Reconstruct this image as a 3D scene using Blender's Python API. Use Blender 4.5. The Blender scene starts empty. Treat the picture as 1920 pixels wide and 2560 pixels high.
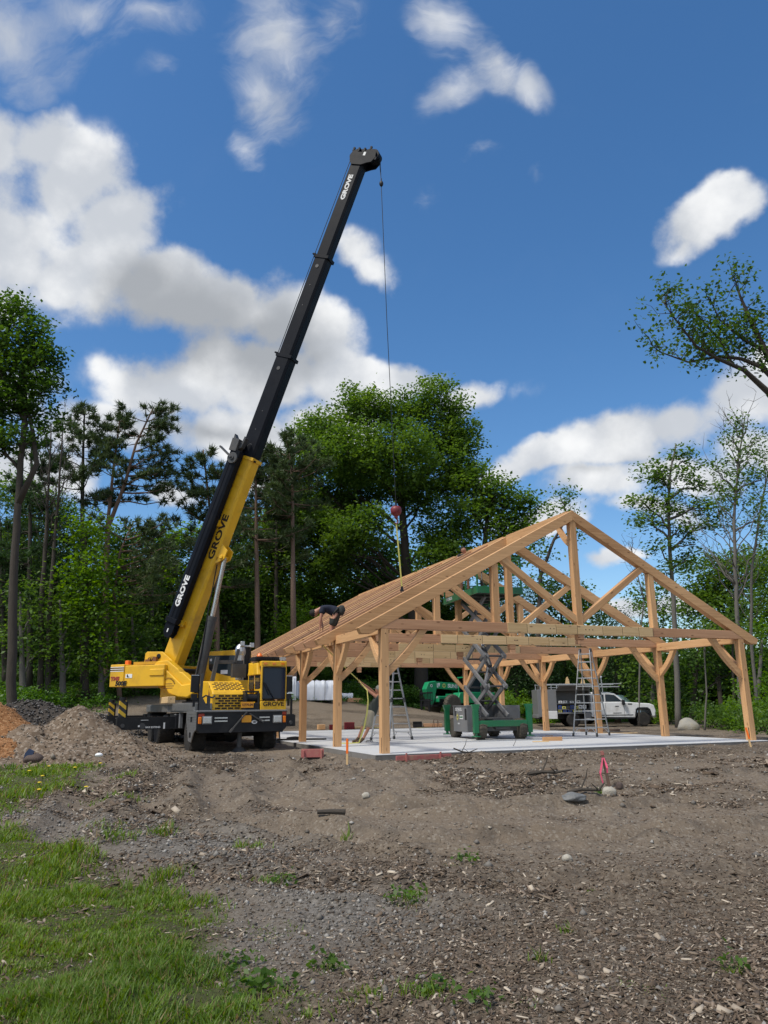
import bpy, bmesh, math, random
import numpy as np
from mathutils import Vector, Matrix, Euler
random.seed(7); RNG = np.random.default_rng(11)
sc = bpy.context.scene
COL = sc.collection

# ---------------------------------------------------------------- camera
F_PX, PITCH, ROLL, CAMZ = 1867.58, 0.25340, -0.0108, 1.5
_f = Vector((0, math.cos(PITCH), math.sin(PITCH)))
_r0 = Vector((1, 0, 0)); _u0 = _r0.cross(_f)
_r = _r0*math.cos(ROLL) + _u0*math.sin(ROLL)
_u = -_r0*math.sin(ROLL) + _u0*math.cos(ROLL)
cam_d = bpy.data.cameras.new('camera'); cam = bpy.data.objects.new('camera', cam_d); COL.objects.link(cam)
cam_d.sensor_fit = 'HORIZONTAL'; cam_d.sensor_width = 36.0; cam_d.lens = 36*F_PX/1920
cam_d.clip_start = 0.05; cam_d.clip_end = 3000
cam.matrix_world = Matrix(((_r.x, _u.x, -_f.x, 0), (_r.y, _u.y, -_f.y, 0), (_r.z, _u.z, -_f.z, CAMZ), (0, 0, 0, 1)))
sc.camera = cam

def ray(px, py):
    return (_f + _r*((px-960)/F_PX) - _u*((py-1280)/F_PX))
def at(px, py, Y):
    """surveyed point: direction measured in the photo, distance Y in metres"""
    d = ray(px, py); return Vector((0, 0, CAMZ)) + d*(Y/d.y)

# ---------------------------------------------------------------- light
SUN_EL, SUN_AZ = math.radians(58), math.radians(-126)     # azimuth measured from +Y towards +X
sd = Vector((math.sin(SUN_AZ)*math.cos(SUN_EL), math.cos(SUN_AZ)*math.cos(SUN_EL), math.sin(SUN_EL)))
sun_d = bpy.data.lights.new('sun', 'SUN'); sun = bpy.data.objects.new('sun', sun_d); COL.objects.link(sun)
sun_d.energy = 3.7; sun_d.angle = math.radians(10); sun_d.color = (1.0, 0.94, 0.83)
sun.rotation_euler = sd.to_track_quat('Z', 'Y').to_euler(); sun.location = (0, 0, 60)
sc.view_settings.view_transform = 'Standard'; sc.view_settings.look = 'None'
sc.view_settings.exposure = 0.0; sc.view_settings.gamma = 1.0; sc.view_settings.use_curve_mapping = False

# ---------------------------------------------------------------- sky
world = bpy.data.worlds.new('World'); sc.world = world; world.use_nodes = True
def build_sky():
    nt = world.node_tree; nt.nodes.clear(); N = nt.nodes.new; L = nt.links.new
    def math_(op, a, b=None, c=None, clamp=False):
        n = N('ShaderNodeMath'); n.operation = op; n.use_clamp = clamp
        for i, v in enumerate((a, b, c)):
            if v is None: continue
            if isinstance(v, (int, float)): n.inputs[i].default_value = v
            else: L(v, n.inputs[i])
        return n.outputs[0]
    tc = N('ShaderNodeTexCoord').outputs['Generated']
    sky = N('ShaderNodeTexSky'); sky.sky_type = 'NISHITA'; sky.sun_disc = False
    sky.sun_elevation = SUN_EL; sky.sun_rotation = SUN_AZ; sky.altitude = 200; sky.air_density = 1.0; sky.dust_density = 0.6; sky.ozone_density = 2.0
    hsv = N('ShaderNodeHueSaturation'); hsv.inputs['Saturation'].default_value = SKY_SAT; hsv.inputs['Value'].default_value = SKY_VAL
    hsv.inputs['Hue'].default_value = SKY_HUE
    L(sky.outputs[0], hsv.inputs['Color'])
    # warped direction for ragged cloud edges
    def noise(scale, detail, rough, vec=tc, dist=0.0):
        n = N('ShaderNodeTexNoise'); n.inputs['Scale'].default_value = scale; n.inputs['Detail'].default_value = detail
        n.inputs['Roughness'].default_value = rough; n.inputs['Distortion'].default_value = dist; L(vec, n.inputs['Vector']); return n
    n1 = noise(5.0, 5, 0.55)
    sub = N('ShaderNodeVectorMath'); sub.operation = 'SUBTRACT'; sub.inputs[1].default_value = (.5, .5, .5); L(n1.outputs['Color'], sub.inputs[0])
    mul = N('ShaderNodeVectorMath'); mul.operation = 'SCALE'; mul.inputs['Scale'].default_value = 0.10; L(sub.outputs[0], mul.inputs[0])
    add = N('ShaderNodeVectorMath'); add.operation = 'ADD'; L(tc, add.inputs[0]); L(mul.outputs[0], add.inputs[1])
    wv = add.outputs[0]
    def blob(px, py, rx, ry, rot=0, w=1.0):
        d = ray(px, py).normalized(); k = 1/F_PX/math.sqrt(1+((px-960)**2+(py-1280)**2)/F_PX**2)
        t1 = (_r - d*_r.dot(d)).normalized(); t2 = d.cross(t1)*-1
        a = math.radians(rot); e1 = t1*math.cos(a)+t2*math.sin(a); e2 = d.cross(e1)
        m = Matrix((e1, e2, d)).transposed()
        mp = N('ShaderNodeMapping'); mp.vector_type = 'TEXTURE'
        mp.inputs['Location'].default_value = d; mp.inputs['Rotation'].default_value = m.to_euler('XYZ')
        mp.inputs['Scale'].default_value = (rx*k, ry*k, .5); L(wv, mp.inputs['Vector'])
        ln = N('ShaderNodeVectorMath'); ln.operation = 'LENGTH'; L(mp.outputs[0], ln.inputs[0])
        return math_('MULTIPLY', math_('SUBTRACT', 1.0, ln.outputs['Value'], clamp=True), w)
    def field(lst):
        acc = None
        for b in lst:
            v = blob(*b); acc = v if acc is None else math_('SMOOTH_MAX', acc, v, 0.12)
        return acc
    def smooth(x, lo, hi):
        m = N('ShaderNodeMapRange'); m.interpolation_type = 'SMOOTHSTEP'; m.clamp = True
        m.inputs['From Min'].default_value = lo; m.inputs['From Max'].default_value = hi; L(x, m.inputs['Value']); return m.outputs[0]
    fine = noise(16, 8, 0.62).outputs['Fac']; finec = math_('SUBTRACT', fine, 0.5)
    mid = math_('SUBTRACT', noise(7, 6, 0.6).outputs['Fac'], 0.5)
    vo = N('ShaderNodeTexVoronoi'); vo.feature = 'SMOOTH_F1'; vo.inputs['Scale'].default_value = 11; vo.inputs['Detail'].default_value = 1; vo.inputs['Roughness'].default_value = .55; vo.inputs['Smoothness'].default_value = .35; L(wv, vo.inputs['Vector'])
    fc = field(CUMULUS)
    bil = math_('SUBTRACT', 0.68, vo.outputs['Distance'])
    cum = math_('ADD', math_('ADD', math_('ADD', fc, math_('MULTIPLY', bil, 0.55)), math_('MULTIPLY', finec, 0.8)), math_('MULTIPLY', mid, 0.6))
    a_c = math_('MULTIPLY', smooth(cum, 0.10, 0.56), smooth(fc, 0.08, 0.30))
    # thin cirrus: stretched noise inside broad soft patches
    st = N('ShaderNodeMapping'); st.inputs['Rotation'].default_value = (0.3, 0.2, 0.9); st.inputs['Scale'].default_value = (7, 22, 9); L(wv, st.inputs['Vector'])
    cn = noise(1.0, 7, 0.6, st.outputs[0], 0.6).outputs['Fac']
    cf = field(CIRRUS)
    ci = math_('ADD', cf, math_('MULTIPLY', math_('SUBTRACT', cn, 0.5), 1.5))
    a_w = math_('MULTIPLY', smooth(ci, 0.15, 1.05), math_('MULTIPLY', smooth(cf, 0.05, 0.28), 0.85))
    # unseen clouds behind the camera, cover enlarged for soft fill light
    g = noise(2.6, 6, 0.55).outputs['Fac']
    back = N('ShaderNodeSeparateXYZ'); L(tc, back.inputs[0])
    a_b = math_('MULTIPLY', smooth(g, 0.40, 0.60), smooth(back.outputs['Y'], 0.25, -0.1))
    alpha = math_('MAXIMUM', math_('MAXIMUM', a_c, a_w), a_b)
    grey = smooth(math_('ADD', field(GREY), math_('MULTIPLY', math_('SUBTRACT', noise(6, 7, .6).outputs['Fac'], .5), 1.0)), 0.0, 0.85)
    puff = smooth(math_('ADD', noise(9, 7, 0.6).outputs['Fac'], math_('MULTIPLY', bil, 0.7)), 0.25, 0.8)
    mixw = N('ShaderNodeMix'); mixw.data_type = 'RGBA'; mixw.inputs['A'].default_value = CLOUD_LO; mixw.inputs['B'].default_value = CLOUD_HI; L(puff, mixw.inputs['Factor'])
    mixg = N('ShaderNodeMix'); mixg.data_type = 'RGBA'; L(mixw.outputs['Result'], mixg.inputs['A']); mixg.inputs['B'].default_value = CLOUD_GREY; L(grey, mixg.inputs['Factor'])
    brt = N('ShaderNodeVectorMath'); brt.operation = 'SCALE'; L(mixg.outputs['Result'], brt.inputs[0]); L(math_('MULTIPLY_ADD', smooth(back.outputs['Y'], 0.25, -0.1), 0.15, 1.0), brt.inputs['Scale'])   # unseen clouds round the sun, behind the camera, brightened to add soft fill
    mix = N('ShaderNodeMix'); mix.data_type = 'RGBA'; L(hsv.outputs[0], mix.inputs['A']); L(brt.outputs[0], mix.inputs['B']); L(alpha, mix.inputs['Factor'])
    bg = N('ShaderNodeBackground'); bg.inputs['Strength'].default_value = SKY_STR; L(mix.outputs['Result'], bg.inputs['Color'])
    out = N('ShaderNodeOutputWorld'); L(bg.outputs[0], out.inputs['Surface'])
    world.cycles.sampling_method = 'MANUAL'; world.cycles.sample_map_resolution = 512
SKY_STR = 0.10; SKY_SAT = 1.26; SKY_VAL = 1.55; SKY_HUE = 0.5
CLOUD_LO = (6.0, 6.35, 6.9, 1); CLOUD_HI = (9.6, 9.7, 9.8, 1); CLOUD_GREY = (4.0, 4.25, 4.6, 1)
CUMULUS = [(-40, 330, 200, 170, 0), (90, 330, 150, 150, 45), (200, 440, 190, 170, 45), (300, 560, 190, 170, 40), (0, 600, 330, 260, 0), (240, 700, 260, 170, 10), (430, 740, 230, 170, 0), (560, 760, 190, 150, 0), (690, 790, 170, 150, 20), (800, 860, 170, 130, 10),
    (640, 930, 330, 150, 0), (880, 960, 240, 90, 0), (1050, 960, 200, 70, 0), (1180, 1000, 130, 60, 10), (400, 980, 240, 130, 0), (560, 1070, 330, 110, 0), (240, 1080, 300, 90, 0), (0, 1010, 200, 110, 0), (780, 1060, 240, 110, 0), (0, 760, 200, 110, 10),
    (900, 640, 90, 80, 30, .62), (950, 690, 90, 70, 0, .62),
    (1730, 545, 165, 100, 15), (1815, 520, 125, 85, 0), (1700, 590, 110, 70, 30, .8), (1770, 490, 80, 70, 0, .8),
    (1880, 980, 240, 110, 15), (1700, 1060, 240, 110, 15), (1540, 1120, 240, 90, 12), (1360, 1160, 200, 60, 8), (1260, 1180, 110, 40, 5), (1450, 1230, 260, 70, 0, .8), (1750, 1190, 220, 70, 0, .7), (1880, 1120, 150, 80, 0, .8), (1640, 1290, 280, 50, 0, .6), (1360, 1310, 200, 55, 0, .9),
    (1510, 1400, 130, 30, 0, .8), (1580, 1505, 90, 34, 0, .9), (1690, 1490, 110, 36, 0, .9), (440, 1245, 110, 36, 0, .8), (60, 1200, 240, 90, 0), (640, 1200, 160, 50, 0, .8)]
CIRRUS = [(30, 70, 260, 170, 0, .95), (200, 30, 260, 110, 0, .8), (380, 30, 260, 80, 0, .65), (690, 100, 170, 190, 30, .95), (650, 240, 130, 170, 25, .85), (610, 380, 80, 90, 20, .55), (820, 40, 150, 110, 20, .5), (1120, 50, 130, 100, -40, .8), (1220, 150, 150, 80, -45, .85), (1300, 230, 100, 70, -50, .8), (1110, 220, 170, 60, 35, .6), (1190, 390, 90, 45, 10, .5), (1330, 450, 60, 50, 40, .42), (1060, 510, 60, 60, 0, .4), (420, 180, 120, 60, 0, .35), (1330, 1000, 90, 40, 0, .4)]
GREY = [(470, 810, 330, 170, 5), (660, 850, 260, 140, 0), (360, 740, 150, 130, 0, .95), (760, 900, 130, 70, 0, .7), (500, 1075, 240, 40, 0, .7), (1430, 1200, 200, 34, 0, .5), (120, 800, 160, 40, 0, .5), (1600, 1180, 160, 30, 10, .4)]
build_sky()
# ---------------------------------------------------------------- helpers
def link(o): COL.objects.link(o); return o
def thing(name, label, cat, loc=(0, 0, 0), rz=0.0, group=None):
    o = bpy.data.objects.new(name, None); o.empty_display_size = .3; link(o)
    o.location = loc; o.rotation_euler = (0, 0, rz); return tag(o, label, cat, group)
def tag(o, label, cat, group=None):
    o['label'] = label; o['category'] = cat
    if group: o['group'] = group
    return o
def kind(o, k): o['kind'] = k; return o

class MB:
    """collects shapes; build() links them as ONE mesh object"""
    def __init__(s): s.v = []; s.f = []; s.m = []; s.g = []; s.n = 0
    def add(s, vs, fs, mi=0, g=None):
        vs = [tuple(v) for v in vs]; s.v += vs; b = s.n
        s.f += [tuple(i+b for i in f) for f in fs]; s.m += [mi]*len(fs); s.n += len(vs)
        s.g += [tuple(q) for q in g] if g is not None else vs
        return s
    def box(s, c, d, R=None, mi=0, taper=1.0):
        x, y, z = d[0]/2, d[1]/2, d[2]/2; t = taper
        P = [(-x, -y, -z), (x, -y, -z), (x, y, -z), (-x, y, -z), (-x*t, -y*t, z), (x*t, -y*t, z), (x*t, y*t, z), (-x*t, y*t, z)]
        o = random.uniform(0, 50); g = [(p[0]+o, p[1]+o, p[2]) for p in P]
        if d[1] > d[0] and d[1] >= d[2]: g = [(q[1], q[0], q[2]) for q in g]
        elif d[2] > d[0] and d[2] > d[1]: g = [(q[2]+o, q[1], q[0]) for q in g]
        c = Vector(c); V = [(R @ Vector(p) if R else Vector(p))+c for p in P]
        return s.add(V, [(3, 2, 1, 0), (4, 5, 6, 7), (0, 1, 5, 4), (1, 2, 6, 5), (2, 3, 7, 6), (3, 0, 4, 7)], mi, g)
    def bar(s, a, b, w, h, up=(0, 0, 1), mi=0, e0=0, e1=0):
        """square timber from a to b; w across, h along 'up'; e0/e1 lengthen the ends"""
        a, b = Vector(a), Vector(b); x = (b-a).normalized(); a = a-x*e0; b = b+x*e1
        up = Vector(up); y = up.cross(x)
        if y.length < 1e-4: y = Vector((1, 0, 0)).cross(x)
        y.normalize(); z = x.cross(y); L = (b-a).length
        R = Matrix((x, y, z)).transposed()
        return s.box((a+b)/2, (L, w, h), R, mi)
    def prism(s, poly, O, U, V, W, mi=0):
        """polygon poly (u,v) placed at O with axes U,V, extruded by vector W"""
        O, U, V, W = Vector(O), Vector(U), Vector(V), Vector(W); n = len(poly)
        A = [O+U*p[0]+V*p[1] for p in poly]; Bq = [q+W for q in A]
        area = sum(poly[i][0]*poly[(i+1) % n][1]-poly[(i+1) % n][0]*poly[i][1] for i in range(n))
        fl = (U.cross(V).dot(W) > 0) == (area > 0)
        o = random.uniform(0, 50)
        g = [(p[0]+o, p[1], 0) for p in poly] + [(p[0]+o, p[1], .3) for p in poly]
        if fl: fs = [tuple(range(n-1, -1, -1)), tuple(range(n, 2*n))] + [(i, (i+1) % n, n+(i+1) % n, n+i) for i in range(n)]
        else: fs = [tuple(range(n)), tuple(range(2*n-1, n-1, -1))] + [((i+1) % n, i, n+i, n+(i+1) % n) for i in range(n)]
        return s.add(A+Bq, fs, mi, g)
    def tube(s, pts, rad, n=8, mi=0, caps=True):
        pts = [Vector(p) for p in pts]; k = len(pts)
        if isinstance(rad, (int, float)): rad = [rad]*k
        V = []; G = []; prev = None; acc = 0; o = random.uniform(0, 40)
        for i, p in enumerate(pts):
            t = (pts[min(i+1, k-1)]-pts[max(i-1, 0)]).normalized()
            if prev is None:
                a = Vector((0, 0, 1)) if abs(t.z) < .9 else Vector((1, 0, 0)); u = t.cross(a).normalized()
            else:
                u = (prev - t*prev.dot(t)).normalized()
            prev = u; w = t.cross(u)
            if i: acc += (p-pts[i-1]).length
            for j in range(n):
                a = 2*math.pi*j/n; V.append(p+(u*math.cos(a)+w*math.sin(a))*rad[i]); G.append((acc+o, math.cos(a)*rad[i], math.sin(a)*rad[i]))
        fs = [(i*n+j, i*n+(j+1) % n, (i+1)*n+(j+1) % n, (i+1)*n+j) for i in range(k-1) for j in range(n)]
        if caps: fs += [tuple(range(n-1, -1, -1)), tuple((k-1)*n+j for j in range(n))]
        return s.add(V, fs, mi, G)
    def cyl(s, a, b, r, n=16, mi=0, r2=None): return s.tube([a, b], [r, r if r2 is None else r2], n, mi)
    def lathe(s, prof, a, axis, n=24, mi=0):
        """profile of (distance along axis, radius)"""
        ax = Vector(axis).normalized(); a = Vector(a)
        return s.tube2([(a+ax*d, r) for d, r in prof], ax, n, mi)
    def tube2(s, rings, ax, n, mi):
        t = ax; q = Vector((0, 0, 1)) if abs(t.z) < .9 else Vector((1, 0, 0)); u = t.cross(q).normalized(); w = t.cross(u); V = []
        for p, r in rings:
            for j in range(n):
                a = 2*math.pi*j/n; V.append(p+(u*math.cos(a)+w*math.sin(a))*r)
        k = len(rings); fs = [(i*n+j, i*n+(j+1) % n, (i+1)*n+(j+1) % n, (i+1)*n+j) for i in range(k-1) for j in range(n)]
        fs += [tuple(range(n-1, -1, -1)), tuple((k-1)*n+j for j in range(n))]
        return s.add(V, fs, mi)
    def blob(s, c, r, seg=14, rings=9, jit=0.0, mi=0, seed=0, R=None):
        rn = random.Random(seed); c = Vector(c); V = [Vector((0, 0, -1))]; fs = []
        for i in range(1, rings):
            th = math.pi*i/rings-math.pi/2
            for j in range(seg):
                a = 2*math.pi*j/seg; V.append(Vector((math.cos(th)*math.cos(a), math.cos(th)*math.sin(a), math.sin(th))))
        V.append(Vector((0, 0, 1))); top = len(V)-1
        for j in range(seg): fs.append((0, 1+(j+1) % seg, 1+j)); fs.append((top, 1+(rings-2)*seg+j, 1+(rings-2)*seg+(j+1) % seg))
        for i in range(rings-2):
            for j in range(seg): fs.append((1+i*seg+j, 1+i*seg+(j+1) % seg, 1+(i+1)*seg+(j+1) % seg, 1+(i+1)*seg+j))
        W = []
        for v in V:
            q = v*(1+rn.uniform(-jit, jit)); q = Vector((q.x*r[0], q.y*r[1], q.z*r[2])); W.append((R @ q if R else q)+c)
        return s.add(W, fs, mi)
    def text(s, txt, O, U, V, size, depth=.004, mi=0, bold=0.0, xs=1.0, align='CENTER', spacing=1.0):
        """raised lettering on the plane O,U (right),V (up)"""
        cu = bpy.data.curves.new('t', 'FONT'); cu.body = txt; cu.size = size; cu.offset = bold; cu.extrude = depth; cu.align_x = align; cu.align_y = 'CENTER'; cu.resolution_u = 3; cu.space_character = spacing
        ob = bpy.data.objects.new('t', cu); me = bpy.data.meshes.new_from_object(ob)
        O, U, V = Vector(O), Vector(U).normalized(), Vector(V).normalized(); W = U.cross(V)
        s.add([O+U*v.co.x*xs+V*v.co.y+W*v.co.z for v in me.vertices], [tuple(p.vertices) for p in me.polygons], mi)
        bpy.data.objects.remove(ob); bpy.data.curves.remove(cu); bpy.data.meshes.remove(me); return s
    def build(s, name, mats, parent=None, smooth=False, bevel=0.0, seg=1):
        me = bpy.data.meshes.new(name); me.from_pydata(s.v, [], s.f)
        mats = mats if isinstance(mats, (list, tuple)) else [mats]
        for m in mats: me.materials.append(m)
        if len(mats) > 1: me.polygons.foreach_set('material_index', s.m)
        at_ = me.attributes.new('gc', 'FLOAT_VECTOR', 'POINT'); at_.data.foreach_set('vector', np.array(s.g, dtype=np.float32).ravel())
        if smooth: me.polygons.foreach_set('use_smooth', [True]*len(me.polygons))
        me.update(); o = bpy.data.objects.new(name, me); link(o)
        if parent: o.parent = parent
        if bevel:
            b = o.modifiers.new('bevel', 'BEVEL'); b.width = bevel; b.segments = seg; b.limit_method = 'ANGLE'; b.angle_limit = math.radians(40)
        return o

def np_mesh(name, V, faces_n, mats, parent=None, mi=None, smooth=False, attr=None):
    """fast mesh from numpy: V (N,3); faces_n = (count, verts per face) consecutive, or (F,k) index array"""
    V = np.asarray(V, np.float32); me = bpy.data.meshes.new(name)
    I = faces_n if isinstance(faces_n, np.ndarray) else np.arange(faces_n[0]*faces_n[1]).reshape(faces_n)
    nf, k = I.shape; me.vertices.add(len(V)); me.vertices.foreach_set('co', V.ravel())
    me.loops.add(nf*k); me.loops.foreach_set('vertex_index', I.astype(np.int32).ravel())
    me.polygons.add(nf); me.polygons.foreach_set('loop_start', (np.arange(nf)*k).astype(np.int32))
    for m in (mats if isinstance(mats, (list, tuple)) else [mats]): me.materials.append(m)
    if mi is not None: me.polygons.foreach_set('material_index', np.asarray(mi, np.int32))
    if smooth: me.polygons.foreach_set('use_smooth', np.ones(nf, bool))
    me.update(calc_edges=True)
    o = bpy.data.objects.new(name, me); link(o)
    if parent: o.parent = parent
    return o

def copy_tree(o, parent=None):
    c = o.copy(); link(c)
    if parent: c.parent = parent
    for ch in list(o.children): copy_tree(ch, c)
    return c

# ---------------------------------------------------------------- materials
def newmat(name):
    m = bpy.data.materials.new(name); m.use_nodes = True; nt = m.node_tree
    b = nt.nodes['Principled BSDF']; return m, nt, b
def srgb(r, g, b):
    f = lambda c: (c/12.92 if c <= .04045 else ((c+.055)/1.055)**2.4)
    return (f(r/255), f(g/255), f(b/255))
def mat(name, col, rough=.5, metal=0.0, var=.18, scale=6.0, bump=0.0, dirt=None, dirt_amt=.35, spec=.5, coat=0.0):
    m, nt, b = newmat(name); N = nt.nodes.new; L = nt.links.new
    tc = N('ShaderNodeTexCoord'); no = N('ShaderNodeTexNoise'); no.inputs['Scale'].default_value = scale; no.inputs['Detail'].default_value = 6; no.inputs['Roughness'].default_value = .65
    L(tc.outputs['Object'], no.inputs['Vector'])
    c = np.array(col); lo = tuple(np.clip(c*(1-var), 0, 1))+(1,); hi = tuple(np.clip(c*(1+var*.7), 0, 1))+(1,)
    mx = N('ShaderNodeMix'); mx.data_type = 'RGBA'; mx.inputs['A'].default_value = lo; mx.inputs['B'].default_value = hi; L(no.outputs['Fac'], mx.inputs['Factor']); out = mx.outputs['Result']
    if dirt is not None:
        n2 = N('ShaderNodeTexNoise'); n2.inputs['Scale'].default_value = scale*.45; n2.inputs['Detail'].default_value = 9; n2.inputs['Roughness'].default_value = .72; L(tc.outputs['Object'], n2.inputs['Vector'])
        r = N('ShaderNodeMapRange'); r.inputs['From Min'].default_value = .48; r.inputs['From Max'].default_value = .72; r.inputs['To Max'].default_value = dirt_amt; L(n2.outputs['Fac'], r.inputs['Value'])
        m2 = N('ShaderNodeMix'); m2.data_type = 'RGBA'; L(r.outputs[0], m2.inputs['Factor']); L(out, m2.inputs['A']); m2.inputs['B'].default_value = tuple(dirt)+(1,); out = m2.outputs['Result']
    L(out, b.inputs['Base Color']); b.inputs['Metallic'].default_value = metal; b.inputs['Specular IOR Level'].default_value = spec
    rr = N('ShaderNodeMapRange'); rr.inputs['To Min'].default_value = max(.05, rough-.12); rr.inputs['To Max'].default_value = min(1, rough+.12); L(no.outputs['Fac'], rr.inputs['Value']); L(rr.outputs[0], b.inputs['Roughness'])
    if coat: b.inputs['Coat Weight'].default_value = coat
    if bump:
        bp = N('ShaderNodeBump'); bp.inputs['Strength'].default_value = bump; bp.inputs['Distance'].default_value = .02; n3 = N('ShaderNodeTexNoise'); n3.inputs['Scale'].default_value = scale*6; n3.inputs['Detail'].default_value = 5
        L(tc.outputs['Object'], n3.inputs['Vector']); L(n3.outputs['Fac'], bp.inputs['Height']); L(bp.outputs[0], b.inputs['Normal'])
    return m
def wood(name, lo, hi, knot=(.16, .07, .03), rough=.62, ringscale=1.0):
    m, nt, b = newmat(name); N = nt.nodes.new; L = nt.links.new
    at_ = N('ShaderNodeAttribute'); at_.attribute_name = 'gc'
    mp = N('ShaderNodeMapping'); mp.inputs['Scale'].default_value = (.7, 16*ringscale, 16*ringscale); L(at_.outputs['Vector'], mp.inputs['Vector'])
    g = N('ShaderNodeTexNoise'); g.inputs['Scale'].default_value = 1.3; g.inputs['Detail'].default_value = 6; g.inputs['Roughness'].default_value = .6; g.inputs['Distortion'].default_value = .5; L(mp.outputs[0], g.inputs['Vector'])
    mpb = N('ShaderNodeMapping'); mpb.inputs['Scale'].default_value = (.12, .3, .3); L(at_.outputs['Vector'], mpb.inputs['Vector'])
    big = N('ShaderNodeTexNoise'); big.inputs['Scale'].default_value = 1.0; big.inputs['Detail'].default_value = 3; L(mpb.outputs[0], big.inputs['Vector'])
    ad = N('ShaderNodeMath'); ad.operation = 'MULTIPLY_ADD'; L(big.outputs['Fac'], ad.inputs[0]); ad.inputs[1].default_value = 1.9
    mm = N('ShaderNodeMath'); mm.operation = 'MULTIPLY_ADD'; L(g.outputs['Fac'], mm.inputs[0]); mm.inputs[1].default_value = 1.3; mm.inputs[2].default_value = -1.1; L(mm.outputs[0], ad.inputs[2])
    cr = N('ShaderNodeMix'); cr.data_type = 'RGBA'; cr.inputs['A'].default_value = tuple(lo)+(1,); cr.inputs['B'].default_value = tuple(hi)+(1,); L(ad.outputs[0], cr.inputs['Factor'])
    # small dark knots
    mk = N('ShaderNodeMapping'); mk.inputs['Scale'].default_value = (2.2, 6, 6); L(at_.outputs['Vector'], mk.inputs['Vector'])
    vo = N('ShaderNodeTexVoronoi'); vo.inputs['Scale'].default_value = 1.0; L(mk.outputs[0], vo.inputs['Vector'])
    kr = N('ShaderNodeMapRange'); kr.inputs['From Min'].default_value = .07; kr.inputs['From Max'].default_value = .17; kr.inputs['To Min'].default_value = .75; kr.inputs['To Max'].default_value = 0; L(vo.outputs['Distance'], kr.inputs['Value'])
    k2 = N('ShaderNodeMix'); k2.data_type = 'RGBA'; L(kr.outputs[0], k2.inputs['Factor']); L(cr.outputs['Result'], k2.inputs['A']); k2.inputs['B'].default_value = tuple(knot)+(1,)
    L(k2.outputs['Result'], b.inputs['Base Color']); b.inputs['Roughness'].default_value = rough; b.inputs['Specular IOR Level'].default_value = .3
    bp = N('ShaderNodeBump'); bp.inputs['Strength'].default_value = .18; bp.inputs['Distance'].default_value = .01; L(g.outputs['Fac'], bp.inputs['Height']); L(bp.outputs[0], b.inputs['Normal'])
    return m
def leafmat(name, lo, hi, trans=.35, yellow=None):
    m, nt, b = newmat(name); N = nt.nodes.new; L = nt.links.new
    geo = N('ShaderNodeNewGeometry'); tc = N('ShaderNodeTexCoord')
    no = N('ShaderNodeTexNoise'); no.inputs['Scale'].default_value = .45; no.inputs['Detail'].default_value = 4; L(tc.outputs['Object'], no.inputs['Vector'])
    a = N('ShaderNodeMath'); a.operation = 'MULTIPLY_ADD'; L(geo.outputs['Random Per Island'], a.inputs[0]); a.inputs[1].default_value = .55
    s = N('ShaderNodeMath'); s.operation = 'MULTIPLY_ADD'; L(no.outputs['Fac'], s.inputs[0]); s.inputs[1].default_value = 1.5; s.inputs[2].default_value = -.52; L(s.outputs[0], a.inputs[2]); a.use_clamp = True
    mx = N('ShaderNodeMix'); mx.data_type = 'RGBA'; mx.inputs['A'].default_value = tuple(lo)+(1,); mx.inputs['B'].default_value = tuple(hi)+(1,); L(a.outputs[0], mx.inputs['Factor'])
    L(mx.outputs['Result'], b.inputs['Base Color']); b.inputs['Roughness'].default_value = .5; b.inputs['Specular IOR Level'].default_value = .35
    tr = N('ShaderNodeBsdfTranslucent'); hs = N('ShaderNodeHueSaturation'); hs.inputs['Hue'].default_value = .485; hs.inputs['Saturation'].default_value = 1.15; hs.inputs['Value'].default_value = 1.5; L(mx.outputs['Result'], hs.inputs['Color']); L(hs.outputs[0], tr.inputs['Color'])
    ms = N('ShaderNodeMixShader'); ms.inputs[0].default_value = trans; out = nt.nodes['Material Output']
    L(b.outputs[0], ms.inputs[1]); L(tr.outputs[0], ms.inputs[2]); L(ms.outputs[0], out.inputs['Surface'])
    return m
def glassmat(name, col=(.02, .03, .04), rough=.06):
    m, nt, b = newmat(name); b.inputs['Base Color'].default_value = tuple(col)+(1,); b.inputs['Roughness'].default_value = rough; b.inputs['Specular IOR Level'].default_value = .28
    b.inputs['Coat Weight'].default_value = .0; b.inputs['Coat Roughness'].default_value = .03
    return m

M = {}
M['timber'] = wood('timber', (.38, .195, .085), (.73, .44, .22))
M['timber_red'] = wood('timber_red', (.38, .19, .098), (.64, .37, .215))
M['timber_pale'] = wood('timber_pale', (.48, .31, .145), (.74, .54, .30))
M['slot_black'] = mat('slot_shade_black', (.03, .018, .012), .9)  # near-black: shade in the slots put in as colour, also used for lettering
M['yellow'] = mat('crane_yellow', (.78, .44, .012), .45, var=.16, scale=2.5, dirt=(.24, .13, .035), dirt_amt=.5, coat=.1)
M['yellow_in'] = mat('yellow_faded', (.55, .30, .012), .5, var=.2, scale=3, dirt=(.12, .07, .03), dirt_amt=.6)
M['black'] = mat('black_paint', (.012, .013, .016), .5, var=.3, scale=4, dirt=(.05, .05, .05), dirt_amt=.4, spec=.3)
M['boom_black'] = mat('boom_black', (.006, .008, .014), .5, var=.35, scale=3, dirt=(.018, .019, .022), dirt_amt=.45, spec=.12)
M['wheel_alu'] = mat('wheel_alu', (.55, .55, .56), .4, metal=.25, var=.15)
M['rubber'] = mat('rubber', (.016, .015, .014), .85, var=.35, scale=9, dirt=(.09, .075, .06), dirt_amt=.5)
M['steel'] = mat('bright_steel', (.62, .63, .65), .28, metal=1.0, var=.2)
M['alu'] = mat('aluminium', (.55, .56, .57), .42, metal=.85, var=.2, dirt=(.2, .19, .17), dirt_amt=.3)
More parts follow.
